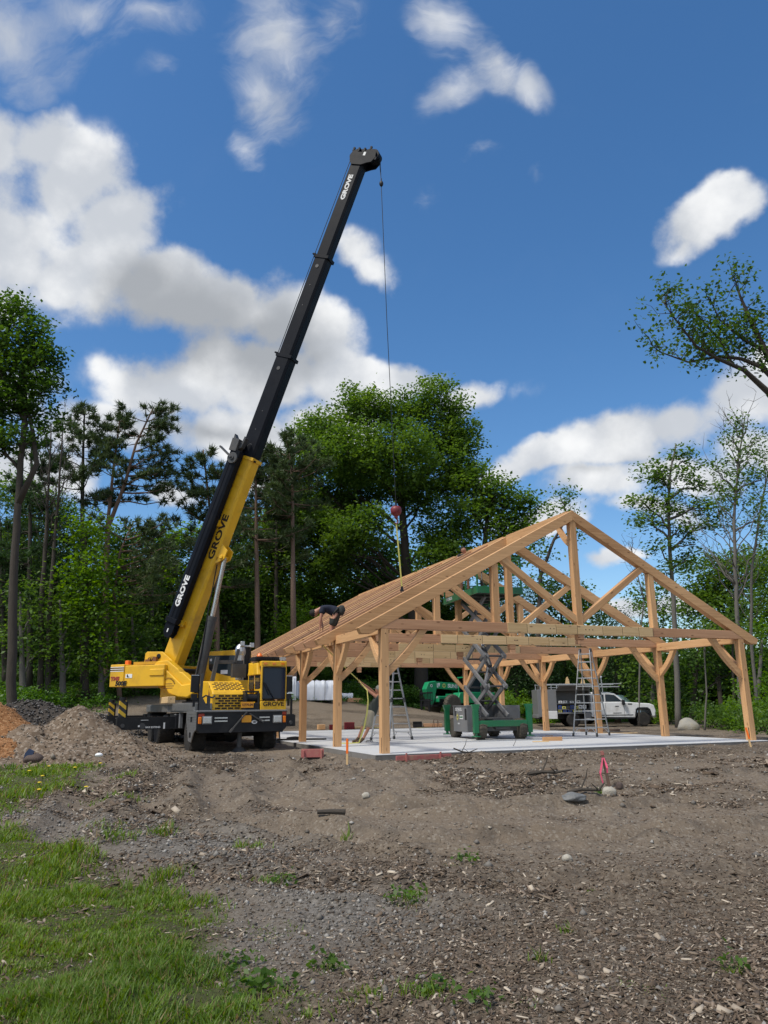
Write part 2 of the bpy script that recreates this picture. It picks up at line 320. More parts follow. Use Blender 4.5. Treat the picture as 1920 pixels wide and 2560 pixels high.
M['tread'] = mat('tread_plate', (.30, .30, .30), .45, metal=.6, var=.3, scale=12, dirt=(.1, .09, .08), dirt_amt=.5)
M['grey'] = mat('grey_paint', (.17, .175, .185), .5, var=.2, scale=5, dirt=(.2, .18, .15), dirt_amt=.35)
M['dgrey'] = mat('dark_grey', (.05, .052, .056), .5, var=.25, scale=5, dirt=(.14, .12, .1), dirt_amt=.4)
M['white'] = mat('white_paint', (.78, .79, .80), .35, var=.06, coat=.3)
M['dwhite'] = mat('dirty_white', (.66, .67, .68), .4, var=.1, dirt=(.3, .26, .2), dirt_amt=.45)
M['green'] = mat('machine_green', (.005, .145, .056), .42, var=.25, scale=4, dirt=(.06, .1, .05), dirt_amt=.5, coat=.2)
M['green_far'] = mat('machine_green_bright', (.010, .27, .11), .4, var=.2, scale=4, coat=.2)  # lighter copy of the machine green, brightness put in for dim light there
M['orange'] = mat('signal_orange', (.85, .16, .01), .4, var=.1)
M['amber'] = mat('amber_lens', (.80, .20, .01), .15, var=.1, coat=.5)
M['redlens'] = mat('red_lens', (.30, .03, .015), .2, var=.1)
M['red'] = mat('red_plastic', (.22, .012, .02), .45, var=.35, scale=8)
M['redwood'] = mat('red_painted_board', (.40, .12, .11), .7, var=.3, scale=9, dirt=(.35, .26, .17), dirt_amt=.7)
M['pink'] = mat('pink_ribbon', (.85, .12, .22), .5, var=.1)
M['blue'] = mat('blue_plastic', (.02, .06, .28), .4, var=.1)
M['strap'] = mat('yellow_strap', (.62, .58, .16), .7, var=.15)
M['ball'] = mat('dull_red_paint', (.22, .02, .03), .5, var=.35, scale=7, dirt=(.08, .03, .03), dirt_amt=.7)
M['glass'] = glassmat('dark_glass')
M['glassb'] = glassmat('windscreen_glass', (.012, .022, .045), .06)
M['lamp'] = mat('lamp_glass', (.55, .58, .6), .12, metal=.4, var=.2, scale=20)
M['tarp'] = mat('white_wrap', (.72, .75, .82), .35, var=.08, scale=3, bump=.5)
M['plate'] = mat('orange_plate', (.75, .33, .02), .5, var=.2, scale=20)
M['rust'] = mat('rust', (.20, .08, .03), .8, var=.4)
# ---------------------------------------------------------------- terrain
def _hash(ix, iy, seed):
    h = (ix.astype(np.int64)*374761393 + iy.astype(np.int64)*668265263 + seed*974711) & 0x7fffffff
    h = ((h ^ (h >> 13))*1274126177) & 0x7fffffff
    return ((h ^ (h >> 16)) & 0xffff)/65535.0
def vnoise(x, y, seed=0):
    ix, iy = np.floor(x), np.floor(y); fx, fy = x-ix, y-iy; fx = fx*fx*(3-2*fx); fy = fy*fy*(3-2*fy)
    a = _hash(ix, iy, seed); b = _hash(ix+1, iy, seed); c = _hash(ix, iy+1, seed); d = _hash(ix+1, iy+1, seed)
    return (a*(1-fx)+b*fx)*(1-fy)+(c*(1-fx)+d*fx)*fy
def fbm(x, y, sc_, oct_=4, seed=0, rough=.5):
    s = 0; amp = 1; tot = 0
    for i in range(oct_):
        s = s+amp*(vnoise(x*sc_, y*sc_, seed+i*7)-.5); tot += amp; amp *= rough; sc_ *= 2.03
    return s/tot*2
def sstep(x, a, b):
    t = np.clip((x-a)/(b-a), 0, 1); return t*t*(3-2*t)
SLAB = 0.354; PA = 0.386; P0 = Vector((-.105, 19.18, SLAB)); PCA, PSA = math.cos(PA), math.sin(PA)
PW = 12.285; PB1, PB = 3.68, 3.658; PL = PB1+4*PB; HP = 3.05; HA = 6.70; PS = .2055
def pl(x, y):   # world -> pavilion plan coordinates
    dx, dy = x-P0.x, y-P0.y; return dx*PCA+dy*PSA, -dx*PSA+dy*PCA
def seg_dist(x, y, pts):
    d = np.full(np.shape(x), 1e9)
    for (ax, ay), (bx, by) in zip(pts[:-1], pts[1:]):
        t = np.clip(((x-ax)*(bx-ax)+(y-ay)*(by-ay))/((bx-ax)**2+(by-ay)**2), 0, 1)
        d = np.minimum(d, np.hypot(x-ax-t*(bx-ax), y-ay-t*(by-ay)))
    return d
TR1 = [(-2.6, 17.5), (-1.7, 12.2), (.6, 10.6), (3.2, 11.0), (7, 12.6), (12, 15.5), (20, 20)]
TR2 = [(-3.6, 15.6), (-2.0, 10.0), (.3, 8.6), (3.2, 8.9), (7.5, 10.2), (13, 12.6), (22, 16)]
def ground_z(x, y, detail=True):
    x = np.asarray(x, float); y = np.asarray(y, float)
    z = .22*sstep(y, 5, 16)
    u, v = pl(x, y)
    z = z + .12*sstep(y, 17, 26)
    k = .20*np.clip((10-x)/21, 0, 1)
    vv = np.clip(v-19.3, 0, 22); z = z + k*(vv - 1.2*(1-np.exp(-vv/1.2)))
    z = z - .24*sstep(u, 13.6, 17)*sstep(y, 26, 34)
    z = np.where(y < -5, np.minimum(z, .2), z)
    # spoil heaped along the front of the slab, and the roughly graded ground beside it
    fr = np.exp(-((v+1.5)/1.1)**2)*sstep(u, -1.2, 1.5)*(1-sstep(u, 15, 19))
    z = z + fr*(.03+.12*np.clip(fbm(x, y, .55, 3, 5)+.3, 0, 2))
    # dark berm at the back left
    z = z + .30*np.exp(-((x-4.8)/5.0)**2-((y-53)/5.5)**2)
    b = np.exp(-((x+14.2)/2.6)**2-((y-30)/1.8)**2)*1.35 + np.exp(-((x+10.6)/2.4)**2-((y-30.5)/1.8)**2)*.55
    z = z + b
    if detail:
        near = 1-sstep(y, 30, 60)
        rough = .55+.9*sstep(fbm(x, y, .35, 3, 21), -.15, .35)
        z = z + near*(fbm(x, y, .9, 4, 3)*.06 + rough*fbm(x, y, 4.5, 5, 9, .65)*.055 + rough*np.clip(fbm(x, y, 2.1, 3, 27), 0, 1)*.07 + b*fbm(x, y, 2.2, 4, 31, .65)*.25)
        for tr, s in ((TR1, 40), (TR2, 44)):
            d = seg_dist(x, y, tr)
            for off in (0.0, 1.9):
                dd = np.abs(d-off); z = z - .055*np.exp(-(dd/.22)**2) + .075*np.exp(-((dd-.42)/.16)**2)*(.6+fbm(x, y, 2.4, 3, s))
        # keep clear of the slab
        inside = (u > -.45) & (u < PW+.45) & (v > -.45) & (v < PL+.5)
    else: inside = (u > -.45) & (u < PW+.45) & (v > -.45) & (v < PL+.5)
    near_slab = np.maximum(np.maximum(-u, u-PW), np.maximum(-v, v-PL))
    lim = SLAB-.10-.02*np.clip(near_slab, 0, 2)
    z = np.where(near_slab < .9, np.minimum(z, lim+.10*sstep(near_slab, .45, .9)), z)
    return np.where(inside, np.minimum(z, SLAB-.16), z)
def gz(x, y): return float(ground_z(np.array([x]), np.array([y]), True)[0])
GRASS_EDGE = [(-30, 26), (-9.6, 13.5), (-5.6, 10.6), (-4.78, 9.91), (-3.27, 8.18), (-2.34, 7.04), (-1.6, 6.3), (-1.13, 5.17), (-.8, 4.71), (-.57, 4.2), (-.2, 2.5), (.3, 0), (1.5, -6)]
def poly_mask(x, y, pts, soft):
    """signed distance to a closed polygon, positive inside"""
    ins = np.zeros(np.shape(x), bool); n = len(pts)
    for i in range(n):
        x1, y1 = pts[i]; x2, y2 = pts[(i+1) % n]
        c = ((y1 > y) != (y2 > y)) & (x < (x2-x1)*(y-y1)/((y2-y1) if y2 != y1 else 1e-9)+x1); ins ^= c
    d = seg_dist(x, y, pts+[pts[0]]); return np.where(ins, d, -d)
LAWN = GRASS_EDGE+[(-60, -6), (-60, 26)]
STRIP = [(-20, 17.2), (-8.69, 17.9), (-7.9, 18.4), (-6.6, 18.3), (-5.9, 16.4), (-5.2, 13.6), (-5.0, 11.6), (-5.3, 10.9), (-7, 11.4), (-20, 13)]
HEAPS = []
def grass_amount(x, y):
    w = fbm(x, y, 1.1, 4, 61)*.45
    a = sstep(poly_mask(x, y, LAWN, 0)+w+.10*sstep(y, 7.5, 6)-.38*sstep(y, 8, 9.6), -.40, .25)
    b = sstep(poly_mask(x, y, STRIP, 0)+w*1.3, -.10, .5)
    u, v = pl(x, y)
    c = sstep(y-45+1.8*np.maximum(0, -x-14.5)+fbm(x, y, .3, 3, 8)*3, 0, 2)*sstep(-x, 7, 9)           # rough greens along the wood at the back left
    e = sstep(v+fbm(x, y, .3, 3, 8)*3, 30, 32)*sstep(x, -10, -7)
    r = sstep(x*.8-y*.35+fbm(x, y, .4, 3, 88)*2, 7.2, 9)*sstep(y, 18, 24)
    e = e*(1-np.exp(-((x-4)/6.5)**4-((y-50)/7.5)**4))
    return np.clip(np.maximum.reduce([a, b*.9, c, e, r]), 0, 1)
def gravel_amount(x, y):
    d = seg_dist(x, y, [(-9, 11.8), (-4.6, 10.6), (-2.6, 9.0), (-1.2, 7.6), (-.4, 6.0)])
    return .8*np.clip(.9-d/1.4+fbm(x, y, .8, 3, 71)*.6, 0, 1)
def mulch_amount(x, y):
    m = sstep(fbm(x, y, .42, 4, 91, .6)+.40*fbm(x*.55, y*1.5, 1.6, 4, 12), -.10, .30)
    fore = 1-sstep(y, 5.5, 9.5); m = np.clip(m*.85+fore*.55*sstep(x, -1.5, .3), 0, 1)
    u, v = pl(x, y); fr = np.exp(-((v+1.5)/1.6)**2)*sstep(u, -1, 2)
    t = np.minimum(seg_dist(x, y, TR1), seg_dist(x, y, TR2))
    return np.clip(np.maximum(m, fr*(.55+.45*sstep(fbm(x, y, 1.2, 3, 63), -.2, .3)))*(.25+.75*sstep(t, .1, .9)), 0, 1)

def ground_material():
    m, nt, b = newmat('ground'); N = nt.nodes.new; L = nt.links.new
    at_ = N('ShaderNodeAttribute'); at_.attribute_name = 'mask'; sep = N('ShaderNodeSeparateColor'); L(at_.outputs['Color'], sep.inputs[0])
    pos = N('ShaderNodeNewGeometry').outputs['Position']
    def noise(s, d=6, r=.65, dist=0):
        n = N('ShaderNodeTexNoise'); n.inputs['Scale'].default_value = s; n.inputs['Detail'].default_value = d; n.inputs['Roughness'].default_value = r; n.inputs['Distortion'].default_value = dist; L(pos, n.inputs['Vector']); return n
    def mixc(f, a, b_):
        x = N('ShaderNodeMix'); x.data_type = 'RGBA'
        for k, v in (('Factor', f), ('A', a), ('B', b_)):
            if isinstance(v, tuple): x.inputs[k].default_value = v+(1,)
            elif isinstance(v, float): x.inputs[k].default_value = v
            else: L(v, x.inputs[k])
        return x.outputs['Result']
    def ramp(v, lo, hi, t0=0., t1=1.):
        r = N('ShaderNodeMapRange'); r.inputs['From Min'].default_value = lo; r.inputs['From Max'].default_value = hi; r.inputs['To Min'].default_value = t0; r.inputs['To Max'].default_value = t1; L(v, r.inputs['Value']); return r.outputs[0]
    fine = noise(26, 7, .75).outputs['Fac']; mid = noise(5, 6, .7).outputs['Fac']; big = noise(.6, 4, .55).outputs['Fac']
    dirt = mixc(ramp(fine, .3, .7), DIRT[0], DIRT[1])
    dirt = mixc(ramp(big, .38, .62, 0., .5), dirt, DIRT[2])
    mul = mixc(ramp(fine, .3, .72), MULCH[0], MULCH[1])
    mul = mixc(ramp(mid, .45, .7, 0., .6), mul, MULCH[2])
    # broken chips and stones: small cells of different tone
    vo = N('ShaderNodeTexVoronoi'); vo.inputs['Scale'].default_value = 34; L(pos, vo.inputs['Vector'])
    sp = N('ShaderNodeSeparateColor'); L(vo.outputs['Color'], sp.inputs[0])
    chip = ramp(sp.outputs[0], .62, .98, 0., .9)
    mul = mixc(chip, mul, MULCH[3])
    dirt = mixc(ramp(sp.outputs[1], .7, 1.0, 0., .5), dirt, DIRT[3])
    gr = mixc(sp.outputs[2], GRAVEL[0], GRAVEL[1])
    c = mixc(sep.outputs[0], dirt, mul); c = mixc(sep.outputs[1], c, gr)
    soil = mixc(ramp(mid, .35, .65), (.060, .056, .028), (.075, .090, .030))
    c = mixc(sep.outputs[2], c, soil); c = mixc(ramp(at_.outputs['Alpha'], 0., 1., .0, .82), c, (.035, .032, .031))
    L(c, b.inputs['Base Color']); b.inputs['Roughness'].default_value = .92; b.inputs['Specular IOR Level'].default_value = .2
    h = N('ShaderNodeMath'); h.operation = 'ADD'; L(fine, h.inputs[0]); hv = N('ShaderNodeMath'); hv.operation = 'MULTIPLY'; L(sp.outputs[1], hv.inputs[0]); hv.inputs[1].default_value = .55; L(hv.outputs[0], h.inputs[1])
    bp = N('ShaderNodeBump'); bp.inputs['Strength'].default_value = .8; bp.inputs['Distance'].default_value = .035; L(h.outputs[0], bp.inputs['Height']); L(bp.outputs[0], b.inputs['Normal'])
    return m
DIRT = [(.124, .097, .071), (.238, .193, .147), (.176, .134, .094), (.33, .295, .245)]
MULCH = [(.036, .027, .020), (.108, .083, .060), (.056, .042, .030), (.27, .225, .175)]
GRAVEL = [(.10, .092, .080), (.25, .233, .210)]
M['ground'] = ground_material()
def build_ground():
    th = np.concatenate([np.radians(np.arange(-180, -40, 4)), np.radians(np.arange(-40, 40, .17)), np.radians(np.arange(40, 180.01, 4))])
    rr = np.concatenate([[.4, .9, 1.5, 2.1, 2.7], 3.2*np.exp(np.arange(0, math.log(60/3.2), .0058)), 62*np.exp(np.arange(0, math.log(900/62), .12))])
    T, Rr = np.meshgrid(th, rr); x = Rr*np.sin(T); y = Rr*np.cos(T); z = ground_z(x, y)
    nr, nt_ = x.shape; V = np.stack([x, y, z], -1).reshape(-1, 3); V = np.vstack([V, [[0, 0, 0.]]])
    i, j = np.meshgrid(np.arange(nr-1), np.arange(nt_-1), indexing='ij')
    I = np.stack([i*nt_+j, i*nt_+j+1, (i+1)*nt_+j+1, (i+1)*nt_+j], -1).reshape(-1, 4)[:, ::-1]
    o = np_mesh('ground', V, I, M['ground'], smooth=True)
    xv, yv = V[:, 0], V[:, 1]; a = o.data.attributes.new('mask', 'FLOAT_COLOR', 'POINT')
    dark = np.exp(-((xv+13.5)/3.6)**2-((yv-30)/2.6)**2)*1.3*sstep(fbm(xv, yv, .6, 3, 77), -.5, .1)
    for tr in (TR1, TR2):
        d = seg_dist(xv, yv, tr)
        for off in (0., 1.9): dark = np.maximum(dark, .45*np.exp(-((np.abs(d-off)-.30)/.09)**2)*sstep(fbm(xv, yv, 3.5, 4, 55), -.15, .3)*(yv < 30))
    mk = np.stack([mulch_amount(xv, yv), gravel_amount(xv, yv), grass_amount(xv, yv), np.clip(dark, 0, 1)], -1)
    a.data.foreach_set('color', mk.astype(np.float32).ravel()); kind(o, 'structure')
build_ground()

# concrete slab with a broom finish and a saw joint
def concrete():
    m, nt, b = newmat('concrete'); N = nt.nodes.new; L = nt.links.new
    pos = N('ShaderNodeTexCoord').outputs['Object']; n = N('ShaderNodeTexNoise'); n.inputs['Scale'].default_value = .8; n.inputs['Detail'].default_value = 8; n.inputs['Roughness'].default_value = .65; L(pos, n.inputs['Vector'])
    mp = N('ShaderNodeMapping'); mp.inputs['Scale'].default_value = (90, 1.2, 1); L(pos, mp.inputs['Vector']); s = N('ShaderNodeTexNoise'); s.inputs['Scale'].default_value = 1; s.inputs['Detail'].default_value = 3; L(mp.outputs[0], s.inputs['Vector'])
    x = N('ShaderNodeMix'); x.data_type = 'RGBA'; x.inputs['A'].default_value = (.40, .41, .42, 1); x.inputs['B'].default_value = (.60, .61, .62, 1); L(n.outputs['Fac'], x.inputs['Factor'])
    y = N('ShaderNodeMix'); y.data_type = 'RGBA'; y.inputs['Factor'].default_value = .22; L(x.outputs['Result'], y.inputs['A']); L(s.outputs['Fac'], y.inputs['B'])
    L(y.outputs['Result'], b.inputs['Base Color']); b.inputs['Roughness'].default_value = .75
    bp = N('ShaderNodeBump'); bp.inputs['Strength'].default_value = .25; bp.inputs['Distance'].default_value = .004; L(s.outputs['Fac'], bp.inputs['Height']); L(bp.outputs[0], b.inputs['Normal']); return m
M['concrete'] = concrete(); M['concrete_edge'] = mat('concrete_edge', (.20, .19, .18), .85, var=.3, scale=3, dirt=(.10, .08, .06), dirt_amt=.8, bump=.3)
def build_slab():
    b = MB(); g = .30; nx, ny = 3, 5; xs = np.linspace(-g, PW+g, nx+1); ys = np.linspace(-g, PL+g, ny+1); j = .0012
    for i in range(nx):
        for k in range(ny):
            x0, x1, y0, y1 = xs[i]+(j if i else 0), xs[i+1]-(j if i < nx-1 else 0), ys[k]+(j if k else 0), ys[k+1]-(j if k < ny-1 else 0)
            b.box(((x0+x1)/2, (y0+y1)/2, -.006), (x1-x0, y1-y0, .012))
    b.box((PW/2, PL/2, -.21), (PW+2*g-.01, PL+2*g-.01, .395), mi=1)
    o = b.build('concrete_slab', [M['concrete'], M['concrete_edge']]); o.location = P0; o.rotation_euler = (0, 0, PA); kind(o, 'structure')
build_slab()

# earth and wood-chip heaps (closed bodies with their own lumpy surface)
def heap(name, label, cat, blobs, matname, seed, rough, skirt=.25, res=.07):
    x0 = min(b[0]-2.3*b[2] for b in blobs); x1 = max(b[0]+2.3*b[2] for b in blobs); y0 = min(b[1]-2.3*b[3] for b in blobs); y1 = max(b[1]+2.3*b[3] for b in blobs)
    X, Y = np.meshgrid(np.arange(x0, x1, res), np.arange(y0, y1, res)); h = np.zeros_like(X)
    for cx, cy, rx, ry, hh in blobs:
        q = np.hypot((X-cx+fbm(X, Y, .7, 3, seed)*.5)/rx, (Y-cy+fbm(X, Y, .7, 3, seed+4)*.5)/ry)
        h = np.maximum(h, hh*np.clip(1.12-.56*q-.10*np.sin(q*2.2), 0, 1.0)*np.clip(1.25-q*.55, 0, 1)**.35)
    amt = sstep(h, .02, .35); h = h+amt*(fbm(X, Y, 1.5, 4, seed+9, .6)*rough*1.6+fbm(X, Y, 6, 4, seed+13, .65)*rough)
    Z = ground_z(X, Y, False)+h-.10; n, m_ = X.shape
    V = np.stack([X, Y, Z], -1).reshape(-1, 3); i, j = np.meshgrid(np.arange(n-1), np.arange(m_-1), indexing='ij')
    keep = (np.maximum.reduce([h[:-1, :-1], h[1:, :-1], h[:-1, 1:], h[1:, 1:]]) > .03).ravel()
    I = np.stack([i*m_+j, i*m_+j+1, (i+1)*m_+j+1, (i+1)*m_+j], -1).reshape(-1, 4)[keep]
    used, inv = np.unique(I, return_inverse=True); o = np_mesh(name, V[used], inv.reshape(I.shape), M[matname], smooth=True); HEAPS.append(o); tag(o, label, cat); return o
def heapmat(name, cols, scale, cell):
    m, nt, b = newmat(name); N = nt.nodes.new; L = nt.links.new; pos = N('ShaderNodeNewGeometry').outputs['Position']
    n = N('ShaderNodeTexNoise'); n.inputs['Scale'].default_value = scale; n.inputs['Detail'].default_value = 7; n.inputs['Roughness'].default_value = .7; L(pos, n.inputs['Vector'])
    vo = N('ShaderNodeTexVoronoi'); vo.inputs['Scale'].default_value = cell; L(pos, vo.inputs['Vector']); sp = N('ShaderNodeSeparateColor'); L(vo.outputs['Color'], sp.inputs[0])
    r = N('ShaderNodeMapRange'); r.inputs['From Min'].default_value = .33; r.inputs['From Max'].default_value = .68; L(n.outputs['Fac'], r.inputs['Value'])
    a = N('ShaderNodeMix'); a.data_type = 'RGBA'; a.inputs['A'].default_value = cols[0]+(1,); a.inputs['B'].default_value = cols[1]+(1,); L(r.outputs[0], a.inputs['Factor'])
    r2 = N('ShaderNodeMapRange'); r2.inputs['From Min'].default_value = .55; r2.inputs['From Max'].default_value = 1; r2.inputs['To Max'].default_value = .85; L(sp.outputs[0], r2.inputs['Value'])
    c = N('ShaderNodeMix'); c.data_type = 'RGBA'; L(r2.outputs[0], c.inputs['Factor']); L(a.outputs['Result'], c.inputs['A']); c.inputs['B'].default_value = cols[2]+(1,)
    L(c.outputs['Result'], b.inputs['Base Color']); b.inputs['Roughness'].default_value = .9; b.inputs['Specular IOR Level'].default_value = .15
    bp = N('ShaderNodeBump'); bp.inputs['Strength'].default_value = .9; bp.inputs['Distance'].default_value = .04; L(sp.outputs[1], bp.inputs['Height']); L(bp.outputs[0], b.inputs['Normal']); return m
M['heap_dirt'] = heapmat('heap_dirt', [(.085, .060, .040), (.20, .150, .108), (.30, .25, .20)], 1.6, 16)
M['heap_chip'] = heapmat('heap_chip', [(.17, .075, .030), (.28, .135, .058), (.40, .23, .115)], 2.2, 26)
heap('dirt_heap', 'grey brown heap of stony dirt under the striped ends of the crane outrigger', 'dirt heap', [(-8.25, 20.7, 1.55, 1.2, 1.36), (-6.9, 20.1, .95, .85, .70), (-9.3, 20.0, 1.4, .9, .95)], 'heap_dirt', 100, .07)
heap('wood_chip_heap', 'heap of orange brown wood chips at the left edge beside the dirt heap', 'wood chip heap', [(-11.3, 20.7, 1.85, 1.3, 1.95)], 'heap_chip', 140, .035)
# ---------------------------------------------------------------- timber frame pavilion
def build_pavilion():
    T = thing('timber_pavilion', 'new timber frame pavilion with open rafters standing on the concrete slab', 'pavilion', P0, PA)
    W, s = PW, PS; tw, tr, tp = M['timber'], M['timber_red'], M['timber_pale']
    ys = [0.0]+[PB1+PB*i for i in range(5)]
    RISE = .54; oh = .62; Z0 = 3.05+oh*RISE      # top of rafter above the wall line
    def top(u): return Z0+RISE*u
    c_ = math.cos(math.atan(RISE)); U, V, Y = (1, 0, 0), (0, 0, 1), (0, 1, 0)
    def rafter_poly():
        return [(-oh, top(-oh)), (-oh+.085, top(-oh)-.15), (-.27, top(-oh)-.135), (W/2, top(W/2)-.31), (W/2, top(W/2))]
    def knee(u, y, du, dy, drop, run, th, name, parent, curve=.10):
        """curved brace from a post face up to a beam; (du,dy) is the direction it leans"""
        k = 7; P = []; Q = []
        for i in range(k+1):
            t = i/k; a = t*run; h = HP-drop+drop*t + .0; bow = -curve*4*t*(1-t)
            nx, nz = drop/math.hypot(run, drop), -run/math.hypot(run, drop)
            P.append((a+nx*-bow*-1*0+nx*curve*4*t*(1-t)*.9, h+nz*curve*4*t*(1-t)*.9)); 
        wd = .17; top_ = []; bot = []
        n = (-drop/math.hypot(run, drop), run/math.hypot(run, drop))
        for a, h in P: top_.append((a+n[0]*wd/2, h+n[1]*wd/2)); bot.append((a-n[0]*wd/2, h-n[1]*wd/2))
        top_[0] = (0, P[0][1]+wd*.75); bot[0] = (0, P[0][1]-wd*.75); top_[-1] = (run-wd*.7, HP); bot[-1] = (run+wd*.7, HP)
        poly = bot+top_[::-1]; b = MB(); Ua = Vector((du, dy, 0)); Wv = Vector((-dy, du, 0))*th
        b.prism(poly, Vector((u, y, 0))-Wv/2, Ua, V, Wv); return b.build(name, tw, parent, bevel=.006)
    for i, y in enumerate(ys):
        for side in (0, 1):
            u0 = 0 if side == 0 else W-s; d = 1 if side == 0 else -1
            b = MB(); b.box((u0+s/2, y+s/2, HP/2), (s, s, HP-.004))
            xs = u0-.003 if True else 0
            b.box((u0+.0, y+.055, .20), (.008, .03, .36), mi=1); b.box((u0+s, y+.055, .2), (.008, .03, .36), mi=1)
            for zz in (HP-.95, HP-.12): b.cyl((u0+s*.6, y-.006, zz), (u0+s*.6, y+.02, zz), .016, 8, mi=1)
            p = b.build('post', [tw, M['slot_black']], T, bevel=.008)
            knee(u0+(s if side == 0 else 0), y+s/2, d, 0, 1.08, 1.0, .14, 'brace', p, .07)
            if i < 5: knee(u0+s/2, y+s, 0, 1, .88, .78, .14, 'brace', p, .09)
            if i > 0: knee(u0+s/2, y, 0, -1, .88, .78, .14, 'brace', p, .09)
            if i < 5:
                b = MB(); ya, yb = y+s+.002, ys[i+1]-.002
                b.box((u0+s/2, (ya+yb)/2, HP+.005), (.19, yb-ya, .25)); b.build('wall_plate', tw, T, bevel=.008)
    qd = 2.72; z1 = HP+.255
    for i, y in enumerate(ys):
        b = MB(); b.box((W/2, y+.1, HP+.1275), (W+.04, .2, .255))
        tie = b.build('tie_beam', tr, T, bevel=.008)
        # pale keyed middle member, 12 mm proud, with its joints and bolts
        b = MB(); js = [3.72, 4.35, 5.3, 6.02, 6.9, 7.6, 8.2, 8.72] if i == 0 else [3.4+.1*i, 4.1, 5.0, 5.9, 6.75, 7.55, 8.3, 8.9-.1*i]
        for k, (a, e) in enumerate(zip(js[:-1], js[1:])):
            b.box(((a+e)/2, y+.094, HP+.1275), (e-a-.014, .212, .262))
            b.box((e, y+.094, HP+.1275), (.014, .205, .258), mi=1)
        for uu in ((5.1, 5.22, 6.3, 6.42, 6.54) if i == 0 else (4.8, 4.92, 6.2, 6.32)): b.cyl((uu, y-.014, HP+.135), (uu, y+.01, HP+.135), .021, 10, mi=1)
        b.build('splice_timber', [tp, M['slot_black']], tie, bevel=.006)
        for sd_ in (1, -1):
            poly = rafter_poly(); O = (0, y-.006, 0); Ux = U
            if sd_ < 0: O = (W, y-.007, 0); Ux = (-1, 0, 0)
            b = MB(); b.prism(poly, O, Ux, V, (0, .21, 0)); b.build('rafter', tw, tie, bevel=.008)
        b = MB(); b.box((W/2, y+.1, (z1+top(W/2)-.1)/2), (.215, .186, top(W/2)-.1-z1)); b.build('king_post', tw, tie, bevel=.008)
        b = MB(); b.box((W/2, y+.1, HP-.075), (.21, .19, .146)); b.box((W/2, y+.1, HP-.16), (.17, .15, .02)); b.box((W/2, y+.1, HP-.225), (.2, .18, .11)); b.build('pendant', tr, tie, bevel=.012)
        for sg in (-1, 1):
            uq = W/2+sg*qd; zt = top(W/2-qd)-.31
            b = MB(); b.box((uq, y+.1, (z1+zt+.02)/2), (.20, .18, zt+.02-z1)); b.build('queen_post', tw, tie, bevel=.008)
            ut = W/2+sg*(qd-.32); a = Vector((W/2+sg*.10, y+.1, z1+.16)); e = Vector((ut, y+.1, top(W/2-qd+.32)-.33))
            b = MB(); b.bar(a, e, .17, .19, (0, 0, 1), e1=.06, e0=.02); b.build('strut', tw, tie, bevel=.008)
    # ridge beam and the left-hand common rafters, two to a bay behind the second truss
    b = MB()
    for i in range(5): b.box((W/2, (ys[i]+.205+ys[i+1]-.01)/2, top(W/2)-.17), (.13, ys[i+1]-ys[i]-.217, .36))
    rb = b.build('ridge_beam', tw, T, bevel=.006)
    for i in range(5):
        y = ys[i]+.2; k = 6; poly = []
        for sgn in (-1, 1):
            pts = [(t/k*.55+.0, top(W/2)-1.0+t/k*.66-.07*4*(t/k)*(1-t/k)*-1*-1) for t in range(k+1)]
            poly += [(a-.05*sgn, h+.05*sgn) for a, h in (pts if sgn < 0 else pts[::-1])]
        b = MB(); b.prism(poly, (W/2-.06, y, 0), (0, 1, 0), V, (.12, 0, 0)); b.build('ridge_brace', tw, T)
    for i in range(1, 5):
        for f in (1/3, 2/3):
            y = ys[i]+(ys[i+1]-ys[i])*f+.03; b = MB(); poly = rafter_poly(); poly[3] = (W/2-.066, top(W/2)-.345); poly[4] = (W/2-.066, top(W/2)-.036)
            b.prism(poly, (0, y, 0), U, V, (0, .14, 0)); b.build('common_rafter', M['timber_red'], T, bevel=.006)
    return T
build_pavilion()
# ---------------------------------------------------------------- truck crane
def stripemat():
    m, nt, b = newmat('hazard_stripes'); N = nt.nodes.new; L = nt.links.new
    at_ = N('ShaderNodeAttribute'); at_.attribute_name = 'gc'; sp = N('ShaderNodeSeparateXYZ'); L(at_.outputs['Vector'], sp.inputs[0])
    a = N('ShaderNodeMath'); a.operation = 'MULTIPLY_ADD'; L(sp.outputs[1], a.inputs[0]); a.inputs[1].default_value = -.8; L(sp.outputs[0], a.inputs[2])
    w = N('ShaderNodeMath'); w.operation = 'MULTIPLY'; L(a.outputs[0], w.inputs[0]); w.inputs[1].default_value = 4.2
    f = N('ShaderNodeMath'); f.operation = 'FRACT'; L(w.outputs[0], f.inputs[0]); g = N('ShaderNodeMath'); g.operation = 'GREATER_THAN'; L(f.outputs[0], g.inputs[0]); g.inputs[1].default_value = .5
    x = N('ShaderNodeMix'); x.data_type = 'RGBA'; L(g.outputs[0], x.inputs['Factor']); x.inputs['A'].default_value = (.62, .40, .03, 1); x.inputs['B'].default_value = (.03, .03, .03, 1)
    L(x.outputs['Result'], b.inputs['Base Color']); b.inputs['Roughness'].default_value = .6; return m
M['stripe'] = stripemat()
M['seat_beige'] = mat('seat_cover', (.34, .30, .24), .8, var=.3)
TRK = Vector((-4.0, 21.6, .2)); TA = .46
TMAT = Matrix.Translation(TRK) @ Matrix.Rotation(TA, 4, 'Z'); TINV = TMAT.inverted()
SPH = math.radians(-22); SE = Vector((math.cos(SPH), math.sin(SPH), 0)); SN = Vector((math.sin(SPH), -math.cos(SPH), 0))
SO = TMAT @ Vector((0, 4.6, 0)); SO.z = 0
def sw(f, n, z): return SO+SE*f+SN*n+Vector((0, 0, z))
def splane(px, py, n):
    d = ray(px, py); o = Vector((0, 0, CAMZ)); t = (sw(0, n, 0)-o).dot(SN)/d.dot(SN); p = o+d*t-SO; return (p.dot(SE), p.z)
